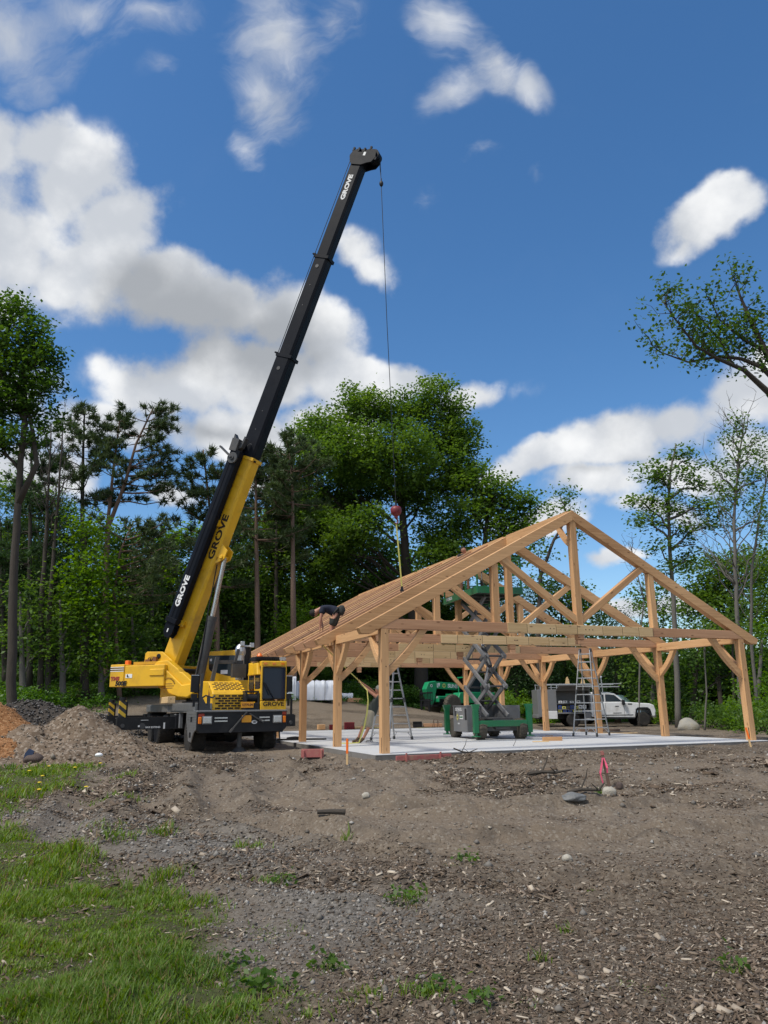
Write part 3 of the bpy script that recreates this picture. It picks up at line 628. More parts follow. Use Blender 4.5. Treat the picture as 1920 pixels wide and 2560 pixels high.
def tplane(px, py, y):
    d = ray(px, py); o = Vector((0, 0, CAMZ)); q = TINV @ o; e = TINV.to_3x3() @ d; t = (y-q.y)/e.y; p = q+e*t; return (p.x, p.z)
X_, Y_, Z_ = Vector((1, 0, 0)), Vector((0, 1, 0)), Vector((0, 0, 1))

def wheel(T, c, axis, r, w, rimr, tmat, rmat, name='wheel', lugs=0, outer=1):
    """tyre with tread blocks; rim dished on the outer side"""
    c = Vector(c); ax = Vector(axis).normalized(); b = MB()
    prof = [(-w/2, rimr), (-w/2, rimr*1.12), (-w/2*.98, r*.86), (-w/2*.78, r*.975), (-w*.2, r), (w*.2, r), (w/2*.78, r*.975), (w/2*.98, r*.86), (w/2, rimr*1.12), (w/2, rimr)]
    n = 36; b.lathe(prof, c, ax, n)
    up = Vector((0, 0, 1)); sd_ = ax.cross(up).normalized()
    k = lugs or 30
    for i in range(k):
        a = 2*math.pi*i/k; rad = up*math.cos(a)+sd_*math.sin(a); tan = ax.cross(rad)
        for sg in (-1, 1):
            if lugs:
                p0 = c+rad*(r*1.0)+ax*sg*w*.04; p1 = c+rad*(r*.93)+ax*sg*w*.47+tan*sg*0+tan*(.10*r)
                b.bar(p0+tan*(.05*r if sg > 0 else 0), p1+tan*(.05*r if sg > 0 else 0), r*.085, r*.11, rad)
            else:
                b.bar(c+rad*r*.995+ax*sg*w*.06, c+rad*r*.97+ax*sg*w*.44+tan*.02, r*.11, r*.035, rad)
    o = b.build(name, tmat, T)
    m = MB(); s = outer
    m.lathe([(s*(w*.46), rimr*.99), (s*(w*.44), rimr*.92), (s*(w*.18), rimr*.84), (s*(w*.12), rimr*.5), (s*(w*.30), rimr*.36), (s*(w*.42), rimr*.30), (s*(w*.42), .005)], c, ax, 24)
    for i in range(8):
        a = 2*math.pi*i/8; rad = up*math.cos(a)+sd_*math.sin(a); m.cyl(c+rad*rimr*.5+ax*s*w*.12, c+rad*rimr*.5+ax*s*w*.2, rimr*.06, 6)
    m.lathe([(-s*w*.4, rimr*.95), (-s*w*.1, rimr*.9), (-s*w*.1, .01)], c, ax, 20)
    m.build('rim', rmat, o, smooth=False); return o

def build_crane():
    T = thing('truck_crane', 'yellow and black telescopic truck crane with its boom raised beside the pavilion', 'crane', TRK, TA)
    Y, K, G = M['yellow'], M['black'], M['dgrey']
    # ---- carrier
    b = MB(); b.box((-.42, 4.6, .85), (.10, 8.6, .46)); b.box((.42, 4.6, .85), (.10, 8.6, .46))
    for y in (.6, 2.4, 4.4, 6.9, 8.6): b.box((0, y, .85), (.76, .16, .36))
    for y in (1.22, 6.2, 7.5): b.cyl((-1.0, y, .55), (1.0, y, .55), .09, 10); b.blob((0, y, .55), (.24, .26, .24), 10, 7)
    b.box((0, 1.2, .78), (.62, .9, .5)); b.box((.0, 3.4, .62), (.7, 1.2, .3))
    b.build('chassis', K, T)
    b = MB(); b.box((0, 4.9, 1.285), (2.5, 7.3, .25)); b.box((-1.02, 1.15, 1.285), (.48, 1.5, .25)); b.box((-1.262, 2.15, 1.31), (.025, 3.4, .21)); b.box((-1.262, 6.3, 1.27), (.025, 4.1, .20)); b.box((1.262, 4.6, 1.28), (.025, 7.6, .2))
    for k in range(6): b.box((-1.277, 2.15, 1.23+.03*k), (.006, 3.38, .012)); b.box((-1.277, 6.3, 1.195+.028*k), (.006, 4.06, .011))
    b.box((-.8, 3.0, 1.425), (.7, 1.1, .035)); b.box((.75, 5.6, 1.425), (.8, 3.2, .035))
    b.build('deck', M['tread'], T, bevel=.01)
    b = MB()      # stepped side skirt in front of the left wheel
    b.prism([(.03, 1.2), (1.30, 1.2), (1.30, .95), (1.12, .72), (.95, .40), (.62, .36), (.34, .62), (.03, .72)], (-1.285, 0, 0), Y_, Z_, (.03, 0, 0))
    b.box((-1.29, .62, .98), (.008, .2, .14), mi=1); b.box((-1.29, .72, .56), (.008, .2, .14), mi=1)
    for k in range(7): b.box((-1.289, .62, .70+.07*k), (.006, 1.1, .012))
    b.build('step_skirt', [M['tread'], K], T); b = MB()
    b.prism([(.03, 1.2), (.93, 1.2), (.93, .95), (.80, .78), (.30, .70), (.03, .72)], (1.255, 0, 0), Y_, Z_, (.03, 0, 0))
    b.build('step_skirt', [M['tread'], K], T)
    for f in (lambda b: b.box((-.95, 3.75, .93), (.5, .9, .42)), lambda b: b.box((.95, 4.2, .9), (.5, 1.4, .46)), lambda b: b.box((-.9, 8.3, .95), (.6, .6, .4)), lambda b: b.box((.9, 8.3, .95), (.6, .6, .4))):
        b = MB(); f(b); b.build('side_locker', K, T, bevel=.015)
    b = MB(); b.cyl((-1.05, 4.5, .92), (-1.05, 5.3, .92), .2, 16); b.build('air_tank', K, T)
    b = MB(); b.box((-1.17, 2.62, .95), (.1, .14, .50)); b.box((-1.16, 3.25, 1.0), (.14, .26, .22)); b.cyl((-1.15, 2.83, .75), (-1.15, 2.83, 1.15), .035, 8)
    b.build('valve_box', M['grey'], T, bevel=.01)
    for sx in (-1, 1):
        wheel(T, (sx*1.03, 1.22, .55), (1, 0, 0), .55, .43, .30, M['rubber'], M['steel'], outer=sx)
        for y in (6.2, 7.45): wheel(T, (sx*.98, y, .52), (1, 0, 0), .52, .56, .29, M['rubber'], M['steel'], outer=sx)
    # ---- bumper
    b = MB(); b.prism([(-1.28, .72), (-1.20, .62), (1.16, .62), (1.28, .74), (1.28, 1.17), (-1.28, 1.17)], (0, -.02, 0), X_, Z_, (0, .34, 0)); b.box((0, .15, 1.195), (2.58, .40, .05), mi=1)
    b.box((-1.16, -.028, 1.09), (.16, .02, .09), mi=2); b.box((1.20, -.028, 1.12), (.12, .02, .09), mi=2)
    bp = b.build('bumper', [K, M['grey'], M['redlens']], T, bevel=.02)
    for sx, hx in ((-1, -1.0), (1, 1.0)):
        b = MB(); b.box((hx, -.035, .96), (.27, .04, .22), mi=1); b.box((hx, -.062, .96), (.225, .03, .175)); b.build('headlight', [M['lamp'], M['grey']], bp, bevel=.02, seg=2)
        b = MB(); b.box((sx*1.2, -.035, .955), (.09, .04, .18)); b.build('indicator', M['amber'], bp, bevel=.012)
        b = MB()
        for dz in (0, .085): b.box((sx*.62, -.03, .93+dz), (.36 if sx < 0 else .30, .02, .035))
        b.build('trim_bar', M['steel'], bp)
    b = MB(); b.box((.10, -.034, .98), (.27, .018, .19)); b.build('front_plate', M['plate'], bp)
    b = MB(); b.prism([(.08*math.cos(i*math.pi/8), .05*math.sin(i*math.pi/8)) for i in range(16)], (.325, -.028, .89), X_, Z_, (0, -.012, 0)); b.text('137', (.325, -.043, .89), X_, Z_, .075, .003, 1, .004); b.build('number_badge', [M['white'], K], bp)
    b = MB(); b.bar((-.34, -.09, .68), (.10, -.05, 1.17), .05, .03); b.bar((-.38, -.09, .63), (-.30, -.09, .73), .07, .05); b.bar((.18, -.06, 1.12), (.58, -.07, .88), .03, .03); b.bar((.40, -.07, .99), (.62, -.07, .94), .03, .03)
    b.build('tow_bar', M['dgrey'], bp)
    b = MB(); b.tube([(.95, .1, .62), (.95, .02, .42), (1.1, .02, .42), (1.1, .1, .62)], .022, 6); b.box((.98, .3, .66), (.5, .3, .12)); b.build('tow_hook', K, bp)
    # front stabiliser jack under the bumper
    b = MB(); b.cyl((.02, .35, .2), (.02, .35, .7), .07, 12); b.cyl((.02, .35, .035), (.02, .35, .22), .30, 18, r2=.09); b.build('front_jack', G, T)
    # ---- hood
    x0, x1 = -.78, .20; yf = .42
    b = MB(); b.prism([(yf+.62, 1.20), (yf, 1.20), (yf, 1.66), (yf+.05, 1.74), (yf+.62, 2.03), (yf+1.35, 2.06), (yf+1.35, 1.20)][::-1], (x0, 0, 0), Y_, Z_, (x1-x0, 0, 0))
    hood = b.build('hood', Y, T, bevel=.03, seg=2)
    b = MB()
    for r in range(6):
        for c in range(5):
            xx = x0+.07+.095+c*.185+(.09 if r % 2 else 0)
            if xx < x1-.07: b.box((xx, yf-.004, 1.27+r*.068), (.15, .012, .046))
    b.build('grille', M['slot_black'], hood); b = MB()
    tdir = Vector((0, .57, .29)).normalized(); nn = Vector((0, -tdir.z, tdir.y))
    for r in range(6):
        for c in range(6):
            xx = x0+.05+.085+c*.155+(.075 if r % 2 else 0)
            if xx < x1-.04:
                p = Vector((xx, yf+.05, 1.74))+tdir*(.09+r*.088)+nn*.003; R = Matrix((X_, tdir, nn)).transposed(); b.box(p, (.115, .038, .012), R)
    b.build('grille', M['slot_black'], hood)
    b = MB()     # round emblem of figures on the hood side
    for yy, s_ in ((.70, 1), (.88, 1)): b.prism([(yy-.03, 1.60), (yy+.03, 1.60), (yy+.022, 1.70), (yy, 1.80), (yy-.022, 1.70)], (x0-.006, 0, 0), Y_, Z_, (.004, 0, 0))
    b.prism([(.77, 1.84), (.81, 1.84), (.81, 1.89), (.79, 1.91), (.77, 1.89)], (x0-.006, 0, 0), Y_, Z_, (.004, 0, 0)); b.prism([(.75, 1.52), (.77, 1.52), (.80, 1.66), (.83, 1.52), (.85, 1.52), (.80, 1.74)], (x0-.006, 0, 0), Y_, Z_, (.004, 0, 0)); b.box((x0-.004, .79, 1.47), (.004, .14, .02))
    b.build('hood_emblem', M['rust'], hood)
    b = MB(); b.box((.28, .16, 1.30), (.40, .26, .22)); b.cyl((.12, .2, 1.55), (.44, .2, 1.55), .11, 16); b.box((.1, .2, 1.52), (.05, .3, .34)); b.box((.46, .2, 1.52), (.05, .3, .34)); b.box((.28, .25, 1.72), (.44, .2, .05))
    wn = b.build('front_winch', K, T, bevel=.01)
    b = MB(); b.box((.12, .018, 1.36), (.36, .014, .16)); b.text('12770-JM', (.12, .009, 1.36), X_, Z_, .085, .003, 1, .003); b.build('registration_plate', [M['plate'], M['rust']], wn)
    # ---- driver cab
    cx0, cx1, cy0, cy1, cz0, cz1 = .50, 1.27, .02, 1.35, 1.20, 2.56
    b = MB()
    b.box(((cx0+cx1)/2, (cy0+cy1)/2, (cz0+1.46)/2+.0), (cx1-cx0, cy1-cy0, 1.46-cz0))
    for xx in (cx0+.035, cx1-.035): b.box((xx, cy0+.04, 1.95), (.07, .08, .98)); b.box((xx, cy1-.06, 1.95), (.07, .12, .98)); b.box((xx, .66, 1.95), (.06, .08, .98))
    b.box(((cx0+cx1)/2, (cy0+cy1)/2, 2.50), (cx1-cx0, cy1-cy0, .16)); b.box(((cx0+cx1)/2, cy1-.03, 1.7), (cx1-cx0-.02, .05, .55))
    b.box((cx0-.05, .55, 2.36), (.12, 1.0, .34), taper=.7)
    b.box((cx0+.02, .34, 1.63), (.05, .56, .36)); b.box((cx1-.02, .34, 1.63), (.05, .56, .36))
    cab = b.build('driver_cab', Y, T, bevel=.03, seg=2)
    b = MB(); b.box(((cx0+cx1)/2, cy0-.004, 1.955), (.64, .02, .86)); b.build('windscreen', M['glassb'], cab, bevel=.03, seg=2)
    b = MB(); o_ = .33
    for px_, dz in ((-o_, 0), (o_, 0)): b.box(((cx0+cx1)/2+px_, cy0-.016, 1.955), (.022, .012, .87))
    for dz in (-.44, .44): b.box(((cx0+cx1)/2, cy0-.016, 1.955+dz), (.68, .012, .022))
    b.build('window_seal', M['rubber'], cab)
    for xx in (cx0-.004, cx1+.004):
        b = MB(); b.box((xx, .36, 2.05), (.012, .44, .50)); b.box((xx, .98, 2.05), (.012, .5, .5)); b.build('side_window', M['glass'], cab)
    b = MB(); b.tube([(.90, -.03, 1.50), (.78, -.035, 1.68), (.62, -.035, 1.95)], .012, 6); b.bar((.56, -.035, 2.0), (.74, -.035, 1.62), .014, .03); b.build('wiper', K, cab)
    b = MB(); b.box((.82, .7, 1.62), (.46, .12, .5)); b.box((.82, .55, 1.45), (.46, .4, .12)); b.box((.82, .72, 1.98), (.24, .1, .16)); b.build('driver_seat', M['seat_beige'], cab, bevel=.03)
    b = MB(); b.text('GROVE', ((cx0+cx1)/2, cy0-.004, 1.37), X_, Z_, .165, .006, 0, .003, 1.16); b.build('cab_lettering', M['slot_black'], cab)
    b = MB()
    for xx in (.62, .88, 1.14): b.box((xx, cy0-.008, 2.50), (.1, .02, .045))
    b.build('marker_light', M['amber'], cab)
    b = MB()
    for k in range(13): b.box((.42+.055*k, .55, 2.66), (.018, .7, .11))
    b.box((.76, .25, 2.64), (.75, .02, .05)); b.box((.76, .85, 2.64), (.75, .02, .05)); b.build('roof_rack', K, cab)
    b = MB(); b.cyl((.66, .75, 2.6), (.66, .75, 2.68), .07, 14); b.lathe([(0, .09), (.09, .085), (.15, .05), (.165, .01)], (.66, .75, 2.68), Z_, 14, 1); b.build('beacon', [K, M['orange']], cab)
    b = MB()
    for xx in (1.10, 1.19): b.lathe([(0, .055), (.05, .03), (.3, .02), (.34, .03)], (xx, .05, 2.65), Y_, 12)
    b.build('air_horn', M['steel'], cab)
    # mirrors
    for sx, mx in ((-1, -1.36), (1, 1.36)):
        b = MB(); b.box((mx, .1, 1.93), (.20, .10, .44)); b.box((mx, .1, 1.58), (.16, .10, .16)); b.box((mx, .155, 1.93), (.17, .012, .40), mi=1)
        b.tube([(mx+sx*-.14, .12, 1.2), (mx+sx*-.12, .12, 2.2)], .02, 6, mi=2); b.bar((mx, .12, 1.7), (mx-sx*.14, .12, 1.7), .03, .03, mi=2); b.box((mx, .1, 1.41), (.06, .06, .18), mi=2)
        b.box((mx, .1, 2.16), (.21, .11, .02), mi=3); b.build('wing_mirror', [K, M['glass'], K, M['steel']], T, bevel=.02, seg=2)
    b = MB(); b.bar((-1.14, .30, 1.2), (-1.12, .30, 2.22), .07, .07); b.prism([(-1.2, 1.2), (-.78, 1.2), (-.95, 1.34), (-1.12, 1.62)], (0, .26, 0), X_, Z_, (0, .06, 0)); b.bar((-.9, .34, 1.2), (-.9, .34, 1.58), .08, .08); b.tube([(-1.08, .34, 1.56), (-.98, .34, 1.62), (-.8, .34, 1.56), (-.72, .34, 1.62)], .025, 6)
    b.build('boom_rest', G, T)
    b = MB()
    b.bar((-.55, 1.5, 2.02), (-.42, 1.5, 2.75), .12, .10); b.box((-.02, 1.55, 2.62), (.80, .1, .10)); b.box((.24, 1.5, 2.36), (.42, .2, .40)); b.bar((.12, 1.5, 2.6), (.22, 1.5, 3.0), .1, .08)
    b.build('boom_support_frame', G, T)
    b = MB(); b.cyl((.34, 1.72, 2.1), (.34, 1.72, 3.0), .13, 14); b.blob((.34, 1.72, 2.95), (.17, .15, .24), 12, 8); b.cyl((.55, 1.85, 2.1), (.55, 1.85, 3.1), .16, 14, mi=1); b.box((.36, 1.6, 3.18), (.12, .12, .14)); b.box((.66, 1.6, 3.14), (.12, .12, .14)); b.bar((.3, 1.62, 3.12), (.7, 1.62, 3.10), .06, .05)
    b.build('exhaust_stack', [M['alu'], K], T, bevel=.01)
    # ---- outriggers: front pair and rear pair
    for yy, lf, rt in ((2.95, -2.98, 2.55), (8.75, -2.6, 2.55)):
        b = MB(); b.box((0, yy, .88), (2.6, .40, .42)); b.build('outrigger_box', K, T, bevel=.01)
        for xe, xi in ((lf, -1.2), (rt, 1.2)):
            b = MB(); b.box(((xe+xi)/2, yy, .86), (abs(xe-xi), .30, .36)); s_ = 1 if xe > 0 else -1
            b.cyl((xe-s_*.16, yy-.17, .80), (xe-s_*.16, yy-.15, .80), .06, 12, mi=1); b.cyl((xe-s_*.72, yy-.17, .78), (xe-s_*.72, yy-.15, .78), .09, 14, mi=1)
            if xe < 0:
                b.text('MAX EXTEND', (-1.95, yy-.153, .74), X_, Z_, .07, .003, 2, .002); b.box((-1.62, yy-.153, .78), (.05, .008, .18), mi=2); b.box((-2.2, yy-.153, .95), (.22, .006, .012), mi=2); b.box((xe+.62, yy-.176, .78), (.05, .004, .05), mi=2)
            beam = b.build('outrigger_beam', [K, G, M['white']], T, bevel=.008)
            b = MB(); b.cyl((xe-s_*.12, yy, .70), (xe-s_*.12, yy, 1.06), .12, 14, mi=1)
            if xe < 0: b.bar((xe+.14, yy, 1.0), (xe+.14, yy, 1.52), .19, .17, (0, -1, 0)); b.cyl((xe+.14, yy, 1.50), (xe+.14, yy, 1.62), .10, 12, mi=1); b.bar((xe+.27, yy+.02, 1.0), (xe+.27, yy+.02, 1.48), .05, .05, (0, 1, 0), mi=1)
            else: b.bar((xe-.1, yy, 1.0), (xe-.1, yy, 1.55), .06, .06, (0, -1, 0), mi=1)
            b.build('outrigger_jack', [M['stripe'], K], beam)
    # ---- superstructure (built in its own slewed frame, stored relative to the crane)
    def sup(b): b.v = [tuple(TINV @ Vector(v)) for v in b.v]; return b
    EU = SE; c0 = SO
    def plate(pxs, n0, n1, mb, mi=0): mb.prism([splane(x, y, max(n0, n1)) for x, y in pxs], SO+SN*n0, SE, Z_, SN*(n1-n0), mi)
    z260 = lambda L_: [(260+x*.1688, 1600+y*.1688) for x, y in L_]
    b = MB(); b.cyl(sw(0, 0, 1.60), sw(0, 0, 1.70), .75, 32); b.cyl(sw(0, 0, 1.70), sw(0, 0, 1.8), .62, 32);
    sup(b).build('slewing_ring', K, T)
    b = MB(); main = z260([(610, 200), (640, 172), (860, 172), (1310, 575), (1330, 830), (1230, 868), (1000, 850), (800, 700), (700, 600), (590, 360)])
    plate(main, .40, .47, b); plate(main, -.47, -.40, b)
    f0, zz = splane(*z260([(900, 760)])[0], .4); b.box(sw(-.6, 0, 2.0), (1.9, .8, .5), Matrix((SE, -SN, Z_)).transposed())
    for px_ in ((812, 240), (1120, 455)):
        f, z = splane(*z260([px_])[0], .47); b.cyl(sw(f, -.52, z), sw(f, .50, z), .085, 16, mi=1)
    tur = sup(b).build('turret', [Y, K], T, bevel=.015)
    b = MB(); cov = z260([(720, 385), (790, 310), (940, 300), (1095, 430), (1120, 470), (1160, 480), (1310, 620), (1318, 790), (1230, 858), (1080, 850), (945, 790), (870, 650), (770, 520), (720, 470)])
    plate(cov, .48, .80, b)
    cov2 = z260([(730, 395), (850, 370), (1150, 665), (1305, 640), (1310, 790), (1230, 850), (1085, 842), (952, 785), (880, 650), (780, 520), (730, 470)]); plate(cov2, .80, .87, b)
    sc_ = sup(b).build('turret_cover', Y, T, bevel=.05, seg=3)
    b = MB(); f, z = splane(*z260([(955, 640)])[0], .87)     # arched company lettering, too worn to read: rows of small strokes
    O = sw(f, .872, z)
    for k in range(15):
        a = math.radians(160-k*10); p = O+SE*math.cos(a)*.26+Z_*(math.sin(a)*.26-.10); r = SE*math.cos(a)+Z_*math.sin(a); b.bar(p-r*.028, p+r*.028, .012, .022 if k % 3 else .03, SN)
    for dz, nn_ in ((-.02, 9), (-.09, 13), (-.16, 10)):
        for k in range(nn_): b.bar(O+SE*((k-nn_/2)*.036)+Z_*dz, O+SE*((k-nn_/2)*.036+.022)+Z_*dz, .006, .03, Z_)
    sup(b).build('worn_lettering', M['rust'], sc_)
    # counterweight
    b = MB(); a0 = splane(277, 1662, .95); a1 = splane(312, 1662, .95); a2 = splane(345, 1664, .95); bt = splane(277, 1718, .95)[1]; tp_ = a0[1]
    R_ = Matrix((SE, -SN, Z_)).transposed()
    b.box(sw((a0[0]+a1[0])/2, 0, (tp_+bt)/2), (a1[0]-a0[0]-.004, 1.92, tp_-bt), R_); fe = -1.0
    b.box(sw((a1[0]+fe)/2, 0, (bt+tp_-.05)/2), (fe-a1[0], 1.88, tp_-bt-.05), R_)
    b.box(sw((a2[0]+.5+fe)/2, 0, tp_-.30), (fe-a2[0]-.5, 1.95, .22), R_)
    cw = sup(b).build('counterweight', Y, T, bevel=.02)
    b = MB()
    for k, mi in ((0, 0), (1, 1), (2, 0), (3, 1), (4, 0)): b.box(sw((a0[0]+a1[0])/2, .963, tp_-.09-.034*k), (a1[0]-a0[0]-.03, .008, .02), R_, mi)
    sup(b).build('rear_stripe', [M['white'], K], cw)
    b = MB(); b.text('TMS', sw(a0[0]+.24, .965, bt+.27), SE, Z_+SE*.15, .17, .004, 0, .012, 1.15); b.text('500E', sw(a0[0]+.50, .965, bt+.11), SE, Z_+SE*.15, .20, .004, 1, .010, 1.15); sup(b).build('model_lettering', [M['redlens'], K], cw)
    b = MB(); fw, zw = splane(322, 1690, .95); b.box(sw(fw, .945, zw), (.27, .01, .13), R_); b.box(sw(fw-.06, .951, zw+.01), (.05, .006, .08), R_, 1); b.box(sw(fw-.02, .951, zw-.03), (.08, .006, .03), R_, 1); sup(b).build('warning_label', [M['white'], K], cw)
    b = MB(); b.box(sw(a0[0]+.35, .5, tp_+.07), (.16, .16, .16), R_); sup(b).build('rear_lamp', M['orange'], cw, bevel=.02)
    b = MB(); b.box(sw(-2.0, .1, tp_+.03), (1.0, 1.2, .10), R_); fr, zr = splane(378, 1662, .55)
    b.cyl(sw(fr, -.5, zr), sw(fr, .55, zr), .20, 20); b.cyl(sw(fr, .48, zr), sw(fr, .52, zr), .30, 20); b.cyl(sw(fr, -.52, zr), sw(fr, -.48, zr), .30, 20)
    for k in range(5):
        a = random.uniform(0, 6); b.tube([sw(fr-.1+.08*k, .55, zr+.25), sw(fr-.2+.1*k, .66, zr-.1), sw(fr+.1+.06*k, .6, zr-.35), sw(fr+.3, .5, zr-.2)], .014, 5, 1)
    b.box(sw(fr-.1, .58, zr+.05), (.2, .12, .26), R_, 2); b.box(sw(fr+.16, .56, zr+.18), (.14, .1, .16), R_, 2)
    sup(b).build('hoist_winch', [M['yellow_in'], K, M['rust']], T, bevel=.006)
    # operator cab on the far side
    b = MB(); nf = -.62; f0, z1 = splane(505, 1628, nf); f1, _ = splane(597, 1627, nf); z0 = 1.62; f2, z2 = splane(548, 1690, nf)
    b.prism([(f0, z0), (f1+.02, z0), (f1+.05, z0+.55), (f1-.02, z1), (f0, z1-.03)], SO+SN*nf, SE, Z_, -SN*.85); ocab = sup(b).build('operator_cab', Y, T, bevel=.03, seg=2)
    w = [(522, 1639), (590, 1638), (592, 1660), (594, 1690), (570, 1690), (545, 1683), (527, 1678), (522, 1672)]
    b = MB(); b.prism([splane(x, y, nf) for x, y in w], SO+SN*(nf-.004), SE, Z_, SN*.014); sup(b).build('cab_window', M['glass'], ocab, bevel=.01)
    b = MB(); fq, zq = splane(561, 1680, nf); b.box(sw(fq, nf+.016, zq), (.28, .006, .13), R_); sup(b).build('window_sticker', M['tarp'], ocab); b = MB(); fq, zq = splane(528, 1650, nf); b.box(sw(fq, nf+.016, zq), (.08, .006, .08), R_); sup(b).build('window_sticker', M['tarp'], ocab)
    # ---- boom
    B = sw(-1.35, 0, 3.1); d = ray(905, 395); o = Vector((0, 0, CAMZ)); t = (sw(0, 0, 0)-o).dot(SN)/d.dot(SN); TIP = o+d*t
    bd = (TIP-B).normalized(); Lb = (TIP-B).length; top = bd.cross(SN); top = top if top.z > 0 else -top      # 'top' faces up and back
    def along(py):
        lo, hi = 0, 1.1
        for _ in range(40):
            m = (lo+hi)/2; p = B+(TIP-B)*m-o; y = 1280-F_PX*p.dot(_u)/p.dot(_f); lo, hi = (m, hi) if y > py else (lo, m)
        return lo*Lb
    s1, s2, s3 = along(1145), along(892), along(645)
    SZ = [(.66, .52), (.61, .47), (.56, .43), (.52, .395)]
    def bp(l, u=0, n=0): return B+bd*l+top*u+SN*n
    def bsec(name, l0, l1, h, w, m, parent=None):
        q = MB(); c = .09; poly = [(-h/2, -w/2+c*.6), (-h/2, w/2-c*.6), (-h/2+c, w/2), (h/2-.03, w/2), (h/2, w/2-.03), (h/2, -w/2+.03), (h/2-.03, -w/2), (-h/2+c, -w/2)]
        q.prism(poly, bp(l0), top, SN, bd*(l1-l0)); return sup(q).build(name, m, parent or T, bevel=.008)
    base = bsec('boom_base_section', -.15, s1, *SZ[0], Y)
    bsec('boom_middle_section', s1-.5, s2, *SZ[1], M['boom_black']); bsec('boom_outer_section', s2-.5, s3, *SZ[2], M['boom_black']); tipo = bsec('boom_tip_section', s3-.5, Lb-.2, *SZ[3], M['boom_black'])
    R = Matrix((bd, -SN, top)).transposed()
    for l, (h, w), cm in ((s1, SZ[0], Y), (s2, SZ[1], M['boom_black']), (s3, SZ[2], M['boom_black'])):
        q = MB()
        for sg in (-1, 1): q.box(bp(l-.06, 0, sg*(w/2+.008)), (.12, .03, h+.06), R); q.box(bp(l-.06, sg*(h/2+.01), 0), (.12, w+.06, .04), R)
        q.box(bp(l, h/2+.05, .0), (.05, w+.06, .14), R, 1); q.box(bp(l-.1, -h/2-.04, w*.3), (.06, .1, .06), R, 1)
        sup(q).build('boom_collar', [cm, M['boom_black']], T, bevel=.006)
    for l, r, n0, n1 in ((s2-.55, .07, .20, .247), (s3-.45, .07, .18, .23), (s2-2.2, .022, .2, .242), (s2-2.9, .022, .2, .242), (s3-1.2, .022, .18, .222), (s3-2, .022, .18, .222)):
        q = MB(); q.cyl(bp(l, .03, n0), bp(l, .03, n1), r, 14); sup(q).build('access_port', G, T)
    q = MB(); h, w = SZ[0]
    for l in np.arange(s1-.7, s1-2.3, -.42): q.box(bp(l, .02, w/2+.012), (.02, .025, .40), R)
    for l in np.arange(2.0, s1-2.6, 1.25): q.box(bp(l, .0, w/2+.012), (.02, .025, .18), R)
    q.box(bp(s1-3.7, -h/2-.008, 0), (.10, w-.05, .02), R, 1); q.box(bp(s1-2.55, .08, w/2+.05), (.22, .10, .16), R); q.box(bp(s1-6.2, .02, w/2+.06), (.20, .12, .26), R); q.box(bp(s1-6.25, .0, w/2+.1), (.06, .14, .3), R, 1)
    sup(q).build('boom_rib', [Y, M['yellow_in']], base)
    q = MB()
    q.text('GROVE', bp(s1-3.0, -.125, w/2+.006), bd, top, .335, .004, 0, .010, 1.5); sup(q).build('boom_lettering', M['slot_black'], base)
    q = MB(); q.text('GROVE', bp(Lb-1.35, .03, SZ[3][1]/2+.004), bd, top, .24, .004, 0, .012, 1.3); sup(q).build('tip_lettering', M['dwhite'], tipo)
    # boom head with sheaves
    q = MB(); prof = [(-.30, -.24), (-.20, -.48), (-.14, -.70), (.08, -.82), (.33, -.76), (.45, -.52), (.40, -.32), (.27, -.16), (.27, .10), (.36, .24), (.30, .39), (.10, .45), (-.12, .39), (-.30, .25)]
    for n in (-.23, .17): q.prism([(a*.9, c*.86) for a, c in prof], bp(Lb-.15, 0, n), bd, top, SN*.06)
    q.box(bp(Lb, 0, 0), (.5, .34, .5), R); q.cyl(bp(Lb+.05, -.52, -.16), bp(Lb+.05, -.52, .16), .24, 20); q.cyl(bp(Lb-.02, .28, -.16), bp(Lb-.02, .28, .16), .17, 20)
    for a, u in ((.26, .32), (.26, .10), (.26, -.14), (.34, -.38)): q.box(bp(Lb-.15+a+.08, u, .2), (.16, .07, .07), R); q.box(bp(Lb-.15+a+.08, u, -.2), (.16, .07, .07), R)
    q.box(bp(Lb-.12, -.70, .2), (.12, .04, .1), R); q.box(bp(Lb+.02, -.21, .234), (.15, .008, .10), R, 1)
    sup(q).build('boom_head', [M['boom_black'], M['dwhite']], T, bevel=.012)
    # stowed jib on the near side of the base section
    l0 = along(1560); jn = w/2+.20; ju = .24
    q = MB(); q.prism([(-.20, -.13), (-.20, .13), (-.10, .17), (.13, .17), (.22, .12), (.22, -.13)], bp(l0-.1, ju, jn), top, SN, bd*(s1+.15-l0)); q.box(bp((l0+s1)/2, ju+.03, jn+.176), (s1-l0-.2, .012, .02), R)
    jib = sup(q).build('stowed_jib', M['boom_black'], T, bevel=.02)
    q = MB()
    for n in (-.12, .12): q.prism([(0, -.2), (0, .2), (-.35, .18), (-.52, .05), (-.52, -.12), (-.35, -.2)], bp(l0-.08, ju, jn+n-.02), bd, top, SN*.04)
    q.cyl(bp(l0-.38, ju, jn-.13), bp(l0-.38, ju, jn+.13), .15, 18); q.box(bp(l0-.36, ju, jn+.155), (.13, .008, .05), R, 1); q.box(bp(l0+.0, ju, jn), (.16, .40, .46), R); sup(q).build('jib_head', [M['boom_black'], M['white']], jib, bevel=.008)
